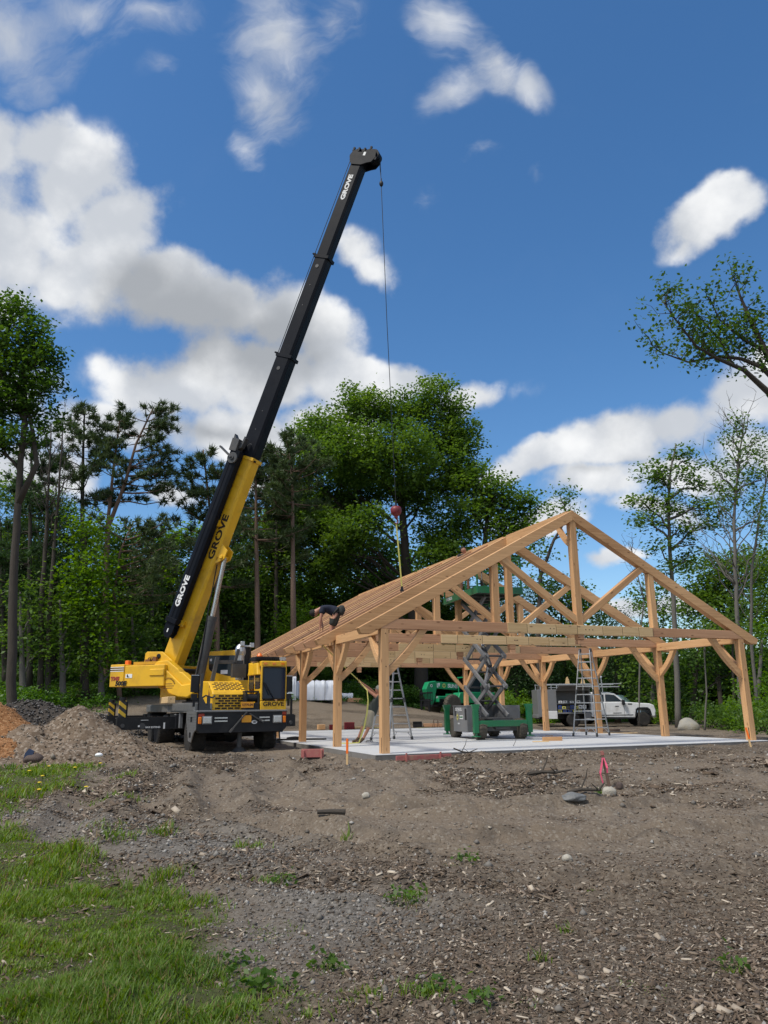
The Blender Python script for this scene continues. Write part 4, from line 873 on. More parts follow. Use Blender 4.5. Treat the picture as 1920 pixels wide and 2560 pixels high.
    q = MB(); q.cyl(bp(s1-.25, ju-.02, jn+.16), bp(s1-.25, ju-.02, jn+.22), .20, 22); q.cyl(bp(s1-.25, ju-.02, jn+.22), bp(s1-.25, ju-.02, jn+.26), .08, 14); q.bar(bp(s1-.25, ju-.02, jn+.24), bp(s1+.02, ju+.60, jn+.24), .06, .14, SN); q.bar(bp(s1+.0, ju+.1, jn), bp(s1+.45, ju+.12, jn), .4, .3, top); q.prism([(0, .06), (.42, .30), (.62, .32), (.40, .12), (.40, -.10), (.62, -.12), (.55, -.20), (.2, -.16)], bp(s1, ju, jn-.1), bd, top, SN*.2); q.tube([bp(s1+.3, ju-.3, jn), bp(s1+.42, ju-.42, jn+.05), bp(s1+.40, ju-.52, jn+.08)], .015, 5)
    sup(q).build('jib_pivot', G, jib, bevel=.008)
    q = MB(); q.text('GROVE', bp(l0+1.05, ju-.02, jn+.175), bd, top, .26, .004, 0, .012, 1.3); sup(q).build('jib_lettering', M['white'], jib)
    # luffing cylinder
    lc = along(1385); top_pt = bp(lc, -.48, 0); fb, zb = -.38, 1.95; bot = sw(fb, 0, zb); ax = (top_pt-bot); k = .55
    q = MB(); q.cyl(bot-ax.normalized()*.1, bot+ax*k, .165, 20); q.cyl(bot+ax*(k-.02), bot+ax*(k+.012), .175, 20); cyl = sup(q).build('luffing_cylinder', G, T, smooth=False)
    q = MB(); q.cyl(bot+ax*k, top_pt, .085, 16); sup(q).build('cylinder_rod', M['steel'], cyl)
    q = MB()
    for n in (-.2, .14): q.prism([(-.35, -.28), (.45, -.28), (.28, -.62), (-.02, -.62)], bp(lc, 0, n), bd, top, SN*.06)
    q.cyl(bp(lc, -.48, -.25), bp(lc, -.48, .25), .07, 12); sup(q).build('cylinder_bracket', Y, T, bevel=.01)
    q = MB(); q.tube([bot+SN*.2, bot+ax*.3+SN*.19, bot+ax*.62+SN*.16+top*.1, bp(lc-.3, -.36, .1)], .02, 6); sup(q).build('hydraulic_hose', K, cyl)
    # hoist rope: over the boom to the head sheave, then down to the hook ball
    BALL = at(990, 1278, 23.6); hd = bp(Lb+.10, -.74, 0)
    q = MB(); q.tube([sw(-1.5, 0, 3.3), bp(.4, .42, .0), bp(s1, h/2+.14, 0), bp(s2, SZ[1][0]/2+.16, 0), bp(s3, SZ[2][0]/2+.2, 0), bp(Lb-.1, .46, 0), bp(Lb+.14, .36, 0)], .013, 6); q.tube([hd, hd+(BALL-hd)*.5+Vector((-.02, 0, 0)), BALL+Vector((0, 0, .3))], .013, 6)
    sup(q).build('hoist_rope', K, T)
    q = MB(); p = hd+(BALL-hd)*.085; q.blob(p, (.075, .075, .12), 12, 8); q.cyl(p, p+Vector((0, 0, .22)), .02, 8); q.tube([hd+SE*-.05, p+Vector((0, 0, .1))], .008, 5); sup(q).build('limit_switch_weight', K, T)
    # hook ball and yellow lifting strap are separate things hanging below
    H = thing('hook_ball', 'dull red hook ball hanging from the crane rope above the roof', 'hook ball', BALL)
    q = MB(); q.lathe([(.165, .05), (.15, .13), (.10, .172), (.02, .182), (-.07, .165), (-.14, .11), (-.17, .06)], (0, 0, 0), Z_, 24); q.build('ball', M['ball'], H, smooth=True)
    q = MB(); q.cyl((0, 0, .15), (0, 0, .34), .035, 10); q.box((0, 0, .3), (.06, .05, .12)); q.build('rope_socket', K, H)
    q = MB(); q.tube([(0, 0, -.15), (0, 0, -.24), (.05, 0, -.30), (.06, 0, -.37), (.0, 0, -.42), (-.06, 0, -.37)], [.03, .03, .028, .026, .02, .012], 8); q.cyl((0, 0, -.16), (0, 0, -.23), .06, 12); q.build('hook', M['ball'], H)
    SE_ = at(1005, 1472, 23.9); st = BALL+Vector((0, 0, -.42))
    S = thing('lifting_strap', 'yellow lifting strap hanging from the hook ball down to the roof', 'strap', st)
    q = MB(); e = SE_-st; q.bar((0, 0, .02), e, .045, .008, (0, 1, 0)); q.bar((0, .012, .02), e*.45, .045, .008, (0, 1, 0)); q.build('webbing', M['strap'], S)
    q = MB(); q.tube([e+Vector((0, 0, .02)), e+Vector((-.05, 0, -.05)), e+Vector((-.02, 0, -.12)), e+Vector((.05, 0, -.10)), e+Vector((.03, 0, -.02)), e], .018, 6); q.prism([(-.03, .08), (.03, .08), (.06, -.08), (-.06, -.08)], e-Vector((0, .02, 0)), X_, Z_, (0, .04, 0)); q.build('shackle', K, S)
    W_ = thing('timber_baulk', 'pale squared timber lying on the crane deck below the yellow turret', 'timber', TMAT @ Vector((-1.0, 4.6, 1.41)), TA)
    q = MB(); q.bar((-.32, -1.1, .13), (-.2, .9, .13), .24, .2); q.build('baulk', M['timber_pale'], W_, bevel=.01)
build_crane()
# ---------------------------------------------------------------- placing helpers
def gpt(px, py, y0=3.0, y1=140.0):
    """where the sight line through a measured point meets the terrain"""
    Ys = np.concatenate([np.arange(y0, 60, .05), np.arange(60, y1, .4)]); d = ray(px, py); k = Ys/d.y
    X = d.x*k; Z = CAMZ+d.z*k; g = ground_z(X, Ys, True); i = int(np.argmax(Z <= g)) if (Z <= g).any() else len(Ys)-1
    return Vector((X[i], Ys[i], g[i]))
def spt(px, py):
    d = ray(px, py); t = (SLAB-CAMZ)/d.z; return Vector((0, 0, CAMZ))+d*t
def each(name, shapes, mats, parent, **kw):
    for f in shapes:
        b = MB(); f(b); b.build(name, mats, parent, **kw)

# ---------------------------------------------------------------- scissor lift on the slab
def build_lift():
    T = thing('scissor_lift', 'green and grey scissor lift raised between the trusses on the slab', 'scissor lift', (3.55, 27.45, SLAB), .28)
    G, S, D = M['green'], M['grey'], M['dgrey']
    for x in (-.74, .74):
        for y in (-1.12, 1.12): wheel(T, (x, y, .335), (1, 0, 0), .335, .30, .19, M['mudtyre'], M['grey'], lugs=18, outer=1 if x > 0 else -1)
    b = MB(); b.box((0, 0, .52), (.62, 2.7, .26)); b.box((0, -1.12, .34), (1.3, .16, .14)); b.box((0, 1.12, .34), (1.3, .16, .14)); b.box((0, 0, .68), (.9, 2.5, .06)); b.build('chassis', D, T, bevel=.01)
    b = MB(); b.box((-.70, .10, .66), (.52, 1.30, .86)); b.box((-.70, .1, 1.10), (.56, 1.34, .03)); b.box((-.965, -.44, .82), (.01, .16, .38), mi=1)
    for k in range(9): b.box((-.52, -.556, .36+.08*k), (.05, .01, .04), mi=1)
    b.box((-.963, .55, .92), (.012, .10, .34), mi=1)
    lt = b.build('engine_tray', [S, M['black']], T, bevel=.02)
    b = MB(); b.text('SKYJACK', (-.967, .22, .98), (0, -1, 0), Z_, .15, .003, 0, .004); b.text('SJ8841', (-.967, .22, .50), (0, -1, 0), Z_, .07, .003, 0, .002); b.box((-.967, -.04, .72), (.004, .32, .13)); b.text('SUNBELT', (-.970, -.04, .72), (0, -1, 0), Z_, .075, .003, 1, .003)
    b.prism([(.09*math.cos(i*math.pi/6)*(1 if i % 2 else .72), .12*math.sin(i*math.pi/6)*(1 if i % 2 else .72)) for i in range(12)], (-.966, .33, .72), (0, -1, 0), Z_, (-.004, 0, 0), 2); b.prism([(.03*math.cos(i*math.pi/6), .05*math.sin(i*math.pi/6)) for i in range(12)], (-.971, .33, .72), (0, -1, 0), Z_, (-.004, 0, 0), 3)
    b.build('tray_lettering', [M['dwhite'], M['green'], M['strap'], M['black']], lt)
    b = MB(); b.box((.70, .10, .86), (.50, 1.7, .50)); b.box((.1, .75, .92), (.9, .6, .42)); b.box((.952, .2, 1.0), (.01, .2, .12), mi=1); b.build('hydraulic_tray', [S, M['black']], T, bevel=.02)
    for sx in (-1, 1):
        for sy in (-1, 1):
            b = MB(); b.prism([(-.09, .22), (.09, .22), (.09, .95), (.15, 1.15), (-.15, 1.15), (-.09, .95)], (sx*.98, sy*1.36-.07, 0), X_, Z_, (0, .14, 0)); b.cyl((sx*.98, sy*1.36, .10), (sx*.98, sy*1.36, .24), .05, 10); b.cyl((sx*.98, sy*1.36, .10), (sx*.98, sy*1.36, .13), .16, 14); b.build('outrigger', G, T, bevel=.012)
    for sy in (-1, 1):
        b = MB(); b.box((0, sy*1.36, .52), (1.78, .10, .20)); b.box((0, sy*1.30, .40), (.5, .1, .14), mi=1); b.build('outrigger_beam', [G, D], T, bevel=.012)
    # scissor stack: four stages
    zs = [.78, 1.75, 2.78, 3.84, 4.86]; yr, yf = .95, -.95
    for k in range(4):
        z0, z1 = zs[k], zs[k+1]
        for sx in (-1, 1):
            for o_, (ya, yb) in ((.38, (yf, yr)), (.28, (yr, yf))):
                b = MB(); b.bar((sx*o_, ya, z0), (sx*o_, yb, z1), .07, .15, (0, 0, 1), e0=.06, e1=.06); b.cyl((sx*o_-.05, ya, z0), (sx*o_+.05, ya, z0), .06, 10); b.cyl((sx*o_-.05, (ya+yb)/2, (z0+z1)/2), (sx*o_+.05, (ya+yb)/2, (z0+z1)/2), .05, 10); b.build('scissor_arm', S, T, bevel=.008)
        for y, z in ((yf, z1), (yr, z1), (0, (z0+z1)/2)):
            b = MB(); b.cyl((-.42, y, z), (.42, y, z), .035, 10); b.build('pivot_pin', D, T)
    for (ya, za), (yb, zb) in (((.5, 1.0), (-.35, 2.5)), ((-.5, 2.45), (.35, 3.6))):
        b = MB(); b.cyl((0, ya, za), (0, yb*.6+ya*.4, zb*.6+za*.4), .09, 14); b.cyl((0, ya, za), (0, yb, zb), .05, 12, mi=1); b.build('lift_cylinder', [D, M['steel']], T)
    # platform with guard rails
    zp = 4.92
    b = MB(); b.box((0, 0, zp+.12), (1.72, 3.3, .06)); b.box((-.85, 0, zp+.07), (.04, 3.34, .24)); b.box((.85, 0, zp+.07), (.04, 3.34, .24)); b.box((0, -1.66, zp+.07), (1.72, .04, .24)); b.box((0, 1.66, zp+.07), (1.72, .04, .24))
    for y in (-1.2, -.4, .4, 1.2): b.box((0, y, zp+.04), (1.6, .08, .10), mi=1)
    pf = b.build('platform', [G, D], T, bevel=.006)
    for x in (-.83, .83):
        b = MB()
        for y in (-1.62, -.55, .55, 1.62): b.box((x, y, zp+.70), (.05, .05, 1.1))
        b.box((x, 0, zp+1.24), (.05, 3.3, .05)); b.box((x, 0, zp+.72), (.035, 3.3, .04)); b.build('guard_rail', G, pf)
    for y in (-1.64, 1.64):
        b = MB(); b.box((0, y, zp+1.24), (1.66, .05, .05)); b.box((0, y, zp+.72), (1.66, .035, .04)); b.build('guard_rail', G, pf)
    b = MB(); b.box((-.6, -1.5, zp+1.0), (.26, .18, .3)); b.tube([(-.6, -1.55, zp+.9), (-.7, -1.7, zp+.4), (-.5, -1.6, zp)], .02, 6); b.build('control_box', D, pf)
    b = MB(); b.text('SKYJACK', (-.874, 1.0, zp+.09), (0, -1, 0), Z_, .15, .003, 0, .004); b.build('platform_lettering', M['dwhite'], pf)
M['mudtyre'] = mat('muddy_tyre', (.075, .066, .052), .9, var=.4, scale=9, dirt=(.16, .13, .095), dirt_amt=.7)
build_lift()

# ---------------------------------------------------------------- telehandler behind the pavilion
def build_telehandler():
    fx = Vector((-.80, -.60, 0)); p = Vector((5.1, 53.6, 0)); p.z = gz(4.6, 52.4)
    T = thing('telehandler', 'green telehandler with large lugged tyres parked behind the pavilion', 'telehandler', p, math.atan2(fx.y, fx.x))
    G, K = M['green_far'], M['black']      # local x forward, y to the vehicle's left (towards the camera side is +y)
    for x in (-1.55, 1.55):
        for y in (-1.0, 1.0): wheel(T, (x, y, .66), (0, 1, 0), .66, .40, .34, M['mudtyre'], M['dwhite'], lugs=20, outer=1 if y > 0 else -1)
    b = MB(); b.box((0, 0, .85), (4.2, .7, .42)); b.box((1.55, 0, .66), (.3, 1.6, .25)); b.box((-1.55, 0, .66), (.3, 1.6, .25)); b.build('chassis', K, T, bevel=.02)
    b = MB(); b.prism([(-2.4, .75), (.95, .75), (1.1, 1.0), (.9, 1.45), (-.2, 1.5), (-2.4, 1.45)], (0, .38, 0), X_, Z_, (0, .72, 0)); b.box((1.7, 0, 1.10), (.95, .62, .28)); b.box((2.18, 0, .98), (.14, .8, .3)); b.prism([(-2.6, .8), (-1.9, .8), (-1.9, 1.75), (-2.5, 1.7)], (0, -.9, 0), X_, Z_, (0, 1.3, 0)); b.build('body', G, T, bevel=.05, seg=2)
    b = MB(); b.box((-.35, -.62, 1.1), (1.5, .78, .6)); b.build('tank_cover', G, T, bevel=.03)
    b = MB()
    for x in (-1.1, .35):
        for y in (.36, 1.04): b.box((x, y, 1.95), (.07, .07, 1.0))
    b.box((-.38, .7, 2.47), (1.6, .8, .08)); cab = b.build('cab', G, T, bevel=.015)
    b = MB(); b.box((-.38, 1.045, 1.95), (1.36, .02, .9)); b.box((-.38, .355, 1.95), (1.36, .02, .9)); b.build('cab_window', M['glass'], cab)
    b = MB(); b.box((-.5, .7, 1.6), (.5, .5, .12)); b.box((-.75, .7, 1.9), (.12, .5, .5)); b.build('seat', K, cab)
    b = MB(); a, e = Vector((-2.2, -.12, 1.75)), Vector((2.35, -.12, 1.98)); b.bar(a, e, .42, .46); b.bar(a+Vector((.3, 0, 0)), e+(e-a)*.1, .30, .34); boom = b.build('boom', G, T, bevel=.015)
    b = MB(); d = (e-a).normalized(); up = Vector((-d.z, 0, d.x)); m = a+d*3.1; n = Vector((0, 1, 0))
    b.text('SUNBELT', m-d*.55+n*.214, -d, up, .34, .004, 0, .014, 1.1); b.build('boom_lettering', M['white'], boom); b = MB(); c = m+d*.56+n*.213
    b.prism([(.17*math.cos(i*math.pi/8)*(1 if i % 2 else .7), .17*math.sin(i*math.pi/8)*(1 if i % 2 else .7)) for i in range(16)], c, -d, up, n*.004, 1); b.prism([(.07*math.cos(i*math.pi/8), .07*math.sin(i*math.pi/8)) for i in range(16)], c+n*.004, -d, up, n*.004, 2)
    b.build('sun_emblem', [M['white'], M['strap'], M['green']], boom); b = MB(); q = m+d*1.1+n*.213; b.prism([(-.10, .13), (-.10, -.15), (.03, -.15), (.03, -.09), (-.04, -.09), (-.04, .13)], q, -d, up, n*.004); b.prism([(.0, .15), (.17, .15), (.15, -.02), (.08, -.12), (.05, -.03), (.0, -.02)], q, -d, up, n*.004)
    b.build('boom_lettering', [M['white'], M['strap'], M['green']], boom)
    b = MB(); b.prism([(2.2, 2.25), (2.85, 2.15), (3.1, 1.7), (2.75, .55), (2.55, .55), (2.35, 1.0), (2.15, 1.7)], (0, -.33, 0), X_, Z_, (0, .46, 0)); hd = b.build('boom_head', G, T, bevel=.03)
    b = MB(); b.prism([(.10*math.cos(i*math.pi/8), .10*math.sin(i*math.pi/8)) for i in range(16)], (2.62, .137, 1.92), (-1, 0, 0), Z_, (0, .005, 0)); b.prism([(.055*math.cos(i*math.pi/8), .055*math.sin(i*math.pi/8)) for i in range(16)], (2.62, .142, 1.92), (-1, 0, 0), Z_, (0, .004, 0), 1); b.build('round_badge', [M['white'], M['green']], hd)
    b = MB(); b.box((3.0, 0, 1.45), (.08, 1.3, .08)); b.box((3.0, 0, .62), (.08, 1.3, .12)); b.box((3.0, 0, .95), (.06, 1.3, .06))
    for y in (-.62, -.45, -.3, -.15, 0, .15, .3, .45, .62): b.box((3.0, y, 1.05), (.04, .035, .95))
    b.box((2.9, 0, .8), (.2, .5, .5)); fr = b.build('fork_carriage', K, T, bevel=.006)
    for y in (-.4, .4):
        b = MB(); b.box((3.08, y, .45), (.06, .13, .85)); b.bar((3.08, y, .06), (4.25, y, .03), .13, .05); b.build('fork', K, fr, bevel=.006)
    for y in (-.25, .25):
        b = MB(); b.cyl((2.2, y, 1.15), (2.27, y, 1.15), .07, 12); b.build('headlight', M['lamp'], T)
    b = MB(); b.tube([(-.1, .3, 2.5), (-.1, .3, 2.7)], .05, 8); b.tube([(.5, 1.1, 1.9), (.7, 1.3, 2.0)], .02, 6); b.box((.72, 1.32, 2.0), (.05, .16, .26)); b.build('cab_mirror', K, cab)
build_telehandler()

# ---------------------------------------------------------------- service pickup
def car_glass(b, pts, y, s): b.prism(pts, (0, y, 0), X_, Z_, (0, s, 0))
def build_pickup():
    p = at(1480, 1813, 48.0); p.z = gz(p.x, p.y)+.02
    T = thing('service_pickup', 'white pickup with grey utility body and open side locker behind the tall ladder', 'pickup truck', p, -.02)
    W, G, K = M['dwhite'], M['grey'], M['black']
    b = MB(); low = [(-.22, .55), (2.42, .50), (2.50, .98), (2.62, 1.06), (3.18, 1.06), (3.34, .95), (3.38, .55), (3.62, .58), (3.66, .95), (3.60, 1.22), (3.35, 1.32), (1.95, 1.42), (-.22, 1.42)]
    b.prism(low, (0, -1.0, 0), X_, Z_, (0, 2.0, 0)); body = b.build('body', W, T, bevel=.05, seg=3)
    b = MB(); gh = [(-.20, 1.40), (1.98, 1.40), (1.30, 1.94), (.95, 2.02), (-.05, 2.03), (-.20, 1.95)]; b.prism(gh, (0, -.86, 0), X_, Z_, (0, 1.72, 0)); b.build('cab_roof', W, T, bevel=.07, seg=3)
    for y, s in ((-.865, -.012), (.865, .012)):
        for pts in ([(-.08, 1.46), (.62, 1.46), (.62, 1.88), (-.04, 1.88)], [(.72, 1.46), (1.72, 1.46), (1.28, 1.84), (.95, 1.88), (.72, 1.88)]):
            b = MB(); car_glass(b, pts, y, s); b.build('side_window', M['glass'], T)
    b = MB(); b.prism([(1.97, 1.43), (1.34, 1.90), (1.30, 1.88), (1.92, 1.42)], (0, -.78, 0), X_, Z_, (0, 1.56, 0)); b.build('windscreen', M['glass'], T)
    b = MB()
    for x in (.66, 1.78): b.box((x, -1.003, .98), (.012, .006, .82))
    b.box((1.1, -1.004, .66), (2.4, .006, .05)); b.box((1.35, -1.005, 1.18), (.22, .02, .035)); b.box((.25, -1.005, 1.18), (.2, .02, .035)); b.box((2.15, -1.004, 1.30), (.26, .006, .07)); b.box((1.35, -1.004, .78), (.5, .006, .035)); b.build('door_trim', K, body)
    b = MB(); b.box((1.72, -1.13, 1.40), (.16, .22, .30)); b.box((1.72, -1.01, 1.32), (.06, .1, .06)); b.build('door_mirror', K, body, bevel=.03); b = MB(); b.box((1.72, 1.13, 1.40), (.16, .22, .3)); b.build('door_mirror', K, body, bevel=.03)
    b = MB(); b.prism([(3.55, 1.22), (3.66, .98), (3.68, .80), (3.62, .80)], (0, -.98, 0), X_, Z_, (0, .34, 0)); b.build('headlight', M['lamp'], body)
    b = MB(); b.prism([(3.58, 1.20), (3.69, 1.0), (3.69, .62), (3.58, .62)], (0, -.62, 0), X_, Z_, (0, 1.24, 0)); b.build('grille', K, body)
    b = MB(); b.box((3.58, 0, .60), (.22, 1.96, .22)); b.build('front_bumper', M['steel'], body, bevel=.03)
    b = MB(); b.prism([(2.40, .62), (2.48, .98), (2.62, 1.10), (3.18, 1.10), (3.34, .98), (3.42, .62), (3.30, .62), (3.24, .92), (3.12, 1.0), (2.68, 1.0), (2.56, .92), (2.50, .62)], (0, -1.03, 0), X_, Z_, (0, .12, 0)); b.build('wheel_arch', K, body)
    b = MB(); b.box((1.1, -.98, .46), (2.5, .14, .05)); b.box((0, 0, .55), (6.8, .8, .2)); b.build('running_board', K, T)
    for x in (2.92, -1.32):
        for y in (-.86, .86): wheel(T, (x, y, .41), (0, 1, 0), .41, .27, .27, M['rubber'], M['wheel_alu'], outer=1 if y > 0 else -1)
    # utility body
    b = MB(); b.box((-2.85, 0, 1.40), (1.16, 2.0, 1.62)); b.box((-1.25, .5, 1.40), (2.05, 1.0, 1.62)); b.box((-1.25, -.5, .80), (2.05, 1.0, .08)); b.box((-1.25, -.5, 2.17), (2.05, 1.0, .08)); b.box((-.25, -.5, 1.45), (.06, 1.0, 1.4)); b.box((-1.25, -.5, 1.36), (2.0, .9, .04)); b.box((-1.25, -.55, 1.02), (2.0, .8, .03))
    b.box((-2.55, -1.0, .70), (.55, .06, .46), mi=1); b.box((-.45, -.98, .62), (.4, .1, .4)); b.box((-3.40, 0, .62), (.16, 1.9, .2))
    ub = b.build('utility_body', [G, W], T, bevel=.02)
    b = MB(); b.bar((-1.25, -1.0, 2.22), (-1.25, -2.0, 2.45), 2.02, .05); b.build('locker_door', G, ub)
    b = MB(); b.box((-.75, -.1, 2.34), (3.6, .06, .04)); b.box((-.75, -.85, 2.52), (5.0, .05, .05)); b.box((-.75, .85, 2.52), (5.0, .05, .05))
    for x in (-3.2, -2.2, -1.2, -.2): b.box((x, -.85, 2.37), (.05, .05, .30)); b.box((x, .85, 2.37), (.05, .05, .3)); b.box((x, 0, 2.5), (.04, 1.7, .04))
    b.bar((.6, -.85, 2.0), (.55, -.85, 2.95), .05, .05); b.bar((1.6, -.85, 2.34), (-.2, -.85, 2.36), .3, .05); b.build('ladder_rack', M['alu'], ub)
    b = MB(); b.cyl((.55, -.85, 2.92), (.55, -.92, 2.95), .06, 10); b.build('work_lamp', M['lamp'], ub)
    rn = random.Random(4)
    k = 0
    for z, xs, hh in ((1.40, (-2.05, -1.75, -1.35, -.95), .16), (1.06, (-2.1, -1.85, -1.6, -1.35, -1.1, -.85, -.6), .2), (.86, (-2.1, -1.8, -1.5, -1.2, -.9, -.62, -.4), .17)):
        for x in xs:
            m_ = [M['white'], M['white'], M['blue'], M['red'], M['dgrey'], M['white'], M['strap']][rn.randrange(7)]; h2 = hh*rn.uniform(.7, 1.1)
            o = MB().box((0, 0, h2/2), (.22, .3, h2)).box((0, -.155, h2*.5), (.12, .012, h2*.4), mi=1).build('parts_box', [m_, M['dgrey']]); o.location = p+Vector((x, -.72, z)); tag(o, PARTS_LABELS[k], 'parts box', 'boxes in the open locker of the pickup'); k += 1
    for x, h_ in ((-1.5, .42), (-.55, .34)):
        o = MB().prism([(-.12, 0), (.12, 0), (.10, h_*.5), (.02, h_), (-.06, h_*.8)], (0, -.06, 0), X_, Z_, (0, .12, 0)).box((0, 0, .02), (.3, .1, .03)).build('wooden_bracket', M['timber_pale']); o.location = p+Vector((x, -.7, 2.55)); tag(o, 'pale wooden bracket on the pickup roof rack, '+('taller one towards the tailgate' if x < -1 else 'shorter one beside the ladder'), 'wooden bracket', 'brackets on the pickup rack')
PARTS_LABELS = ['parts box on the top shelf of the pickup locker, '+w for w in ('nearest the tailgate', 'second from the tailgate', 'third from the tailgate', 'nearest the cab')] + \
    ['parts box on the middle shelf of the pickup locker, '+w for w in ('nearest the tailgate', 'second from the tailgate', 'third from the tailgate', 'in the centre', 'third from the cab', 'second from the cab', 'nearest the cab')] + \
    ['parts box on the bottom shelf of the pickup locker, '+w for w in ('nearest the tailgate', 'second from the tailgate', 'third from the tailgate', 'in the centre', 'third from the cab', 'second from the cab', 'nearest the cab')]
build_pickup()

def build_parked_car():
    p = at(1528, 1805, 53.0); p.z = gz(p.x, p.y)
    T = thing('parked_car', 'pale blue parked vehicle half hidden behind the bonnet of the white pickup', 'car', p, -.5)
    m = mat('pale_blue_paint', (.30, .42, .55), .3, var=.1, coat=.5)
    b = MB(); b.prism([(-2.6, .45), (2.6, .45), (2.7, .9), (2.5, 1.2), (1.3, 1.35), (-2.6, 1.35)], (0, -.95, 0), X_, Z_, (0, 1.9, 0)); body = b.build('body', m, T, bevel=.08, seg=3)
    b = MB(); b.prism([(-1.6, 1.33), (1.35, 1.33), (.7, 1.92), (-1.4, 1.95)], (0, -.82, 0), X_, Z_, (0, 1.64, 0)); b.build('cab_roof', m, T, bevel=.08, seg=3)
    b = MB(); b.prism([(1.34, 1.37), (.74, 1.89), (.78, 1.92), (1.40, 1.37)], (0, -.75, 0), X_, Z_, (0, 1.5, 0)); b.build('windscreen', glassmat('sky_glass', (.2, .3, .34), .05), T)
    for y, s in ((-.825, -.01), (.825, .01)):
        b = MB(); car_glass(b, [(-1.4, 1.42), (.95, 1.42), (.6, 1.82), (-1.3, 1.84)], y, s); b.build('side_window', M['glass'], T)
    for x in (1.7, -1.7):
        for y in (-.82, .82): wheel(T, (x, y, .38), (0, 1, 0), .38, .25, .24, M['rubber'], M['steel'], outer=1 if y > 0 else -1)
    b = MB(); b.box((2.66, 0, .85), (.06, 1.5, .3)); b.build('grille', M['black'], body)
    for y in (-.7, .7): MB().box((2.6, y, 1.05), (.12, .35, .16)).build('headlight', M['lamp'], body, bevel=.03)
build_parked_car()

# ---------------------------------------------------------------- ladders
def ladder(label, p, rz, H, n, half0=.39, half1=.19, splay=.66):
    T = thing('step_ladder', label, 'ladder', p, rz, 'aluminium ladders standing on the slab'); A = M['alu']
    for s, nm in ((-1, 'front_frame'), (1, 'rear_frame')):
        b = MB()
        for sx in (-1, 1):
            a = Vector((sx*half0, s*splay, .03)); m = Vector((sx*half1*1.15, s*splay*.52, H*.52)); e = Vector((sx*half1, s*.06, H)); e2 = a+(e-a)*1.0
            b.bar(a, e2, .03, .07, (0, 1, 0)); mid = a+(e-a)*.5; b.bar(mid-(e-a)*.03, mid+(e-a)*.03, .045, .09, (0, 1, 0), mi=1); b.bar(a+Vector((0, 0, -.03)), a+(e-a)*.03, .05, .09, (0, 1, 0), mi=1)
            br = a+(e-a)*.09; b.bar(a+(e-a)*.02, Vector((sx*half0*.55, br.y, br.z)), .02, .025, (0, 1, 0))
        for k in range(n):
            t = .085+k*(.87/(n-1)); hw = half0+(half1-half0)*t; y = s*(splay+(.06-splay)*t); z = .03+(H-.03)*t
            b.bar((-hw, y, z), (hw, y, z), .055, .032, (0, 0, 1)); 
        b.build(nm, [A, M['dgrey']], T, bevel=.004)
    b = MB()
    for sx in (-1, 1): b.cyl((sx*half1-.03, 0, H), (sx*half1+.03, 0, H), .07, 12)
    b.build('hinge', M['dgrey'], T)
p = spt(974, 1849); ladder('aluminium step ladder half hidden behind the front left post', Vector((.18, 26.6, SLAB)), math.radians(-40), 2.62, 9, .40, .20, .62)
ladder('tall aluminium step ladder standing open in front of the white pickup', Vector((7.42, 28.2, SLAB)), math.radians(-36), 3.05, 10, .44, .20, .62)
# ---------------------------------------------------------------- people
M['skin'] = mat('skin', (.42, .20, .13), .5, var=.12)
M['hair'] = mat('dark_hair', (.012, .010, .009), .8, var=.3, scale=30, bump=.6)
M['navy'] = mat('navy_cloth', (.010, .014, .032), .85, var=.3, scale=8, bump=.3)
M['charcoal'] = mat('charcoal_cloth', (.028, .030, .028), .88, var=.35, scale=8, bump=.3)
M['khaki'] = mat('khaki_cloth', (.36, .32, .24), .85, var=.15, scale=8, bump=.3)
M['olive'] = mat('grey_green_cloth', (.045, .055, .05), .88, var=.3, scale=8, bump=.3)
M['cap'] = mat('grey_cap', (.20, .21, .19), .85, var=.2)
M['boot'] = mat('brown_boot', (.085, .055, .032), .8, var=.3)
def skin_obj(name, verts, edges, material, parent, root=0, sub=2):
    me = bpy.data.meshes.new(name); me.from_pydata([v[0] for v in verts], edges, []); me.materials.append(material)
    o = bpy.data.objects.new(name, me); link(o); o.parent = parent
    m = o.modifiers.new('skin', 'SKIN'); m.use_smooth_shade = True; m.branch_smoothing = .3
    for i, v in enumerate(verts):
        r = v[1]; d = me.skin_vertices[0].data[i]; d.radius = (r, r) if isinstance(r, (int, float)) else r; d.use_root = (i == root)
    if sub: s = o.modifiers.new('sub', 'SUBSURF'); s.levels = sub; s.render_levels = sub
    return o
def lerp(a, b, t): return Vector(a)*(1-t)+Vector(b)*t
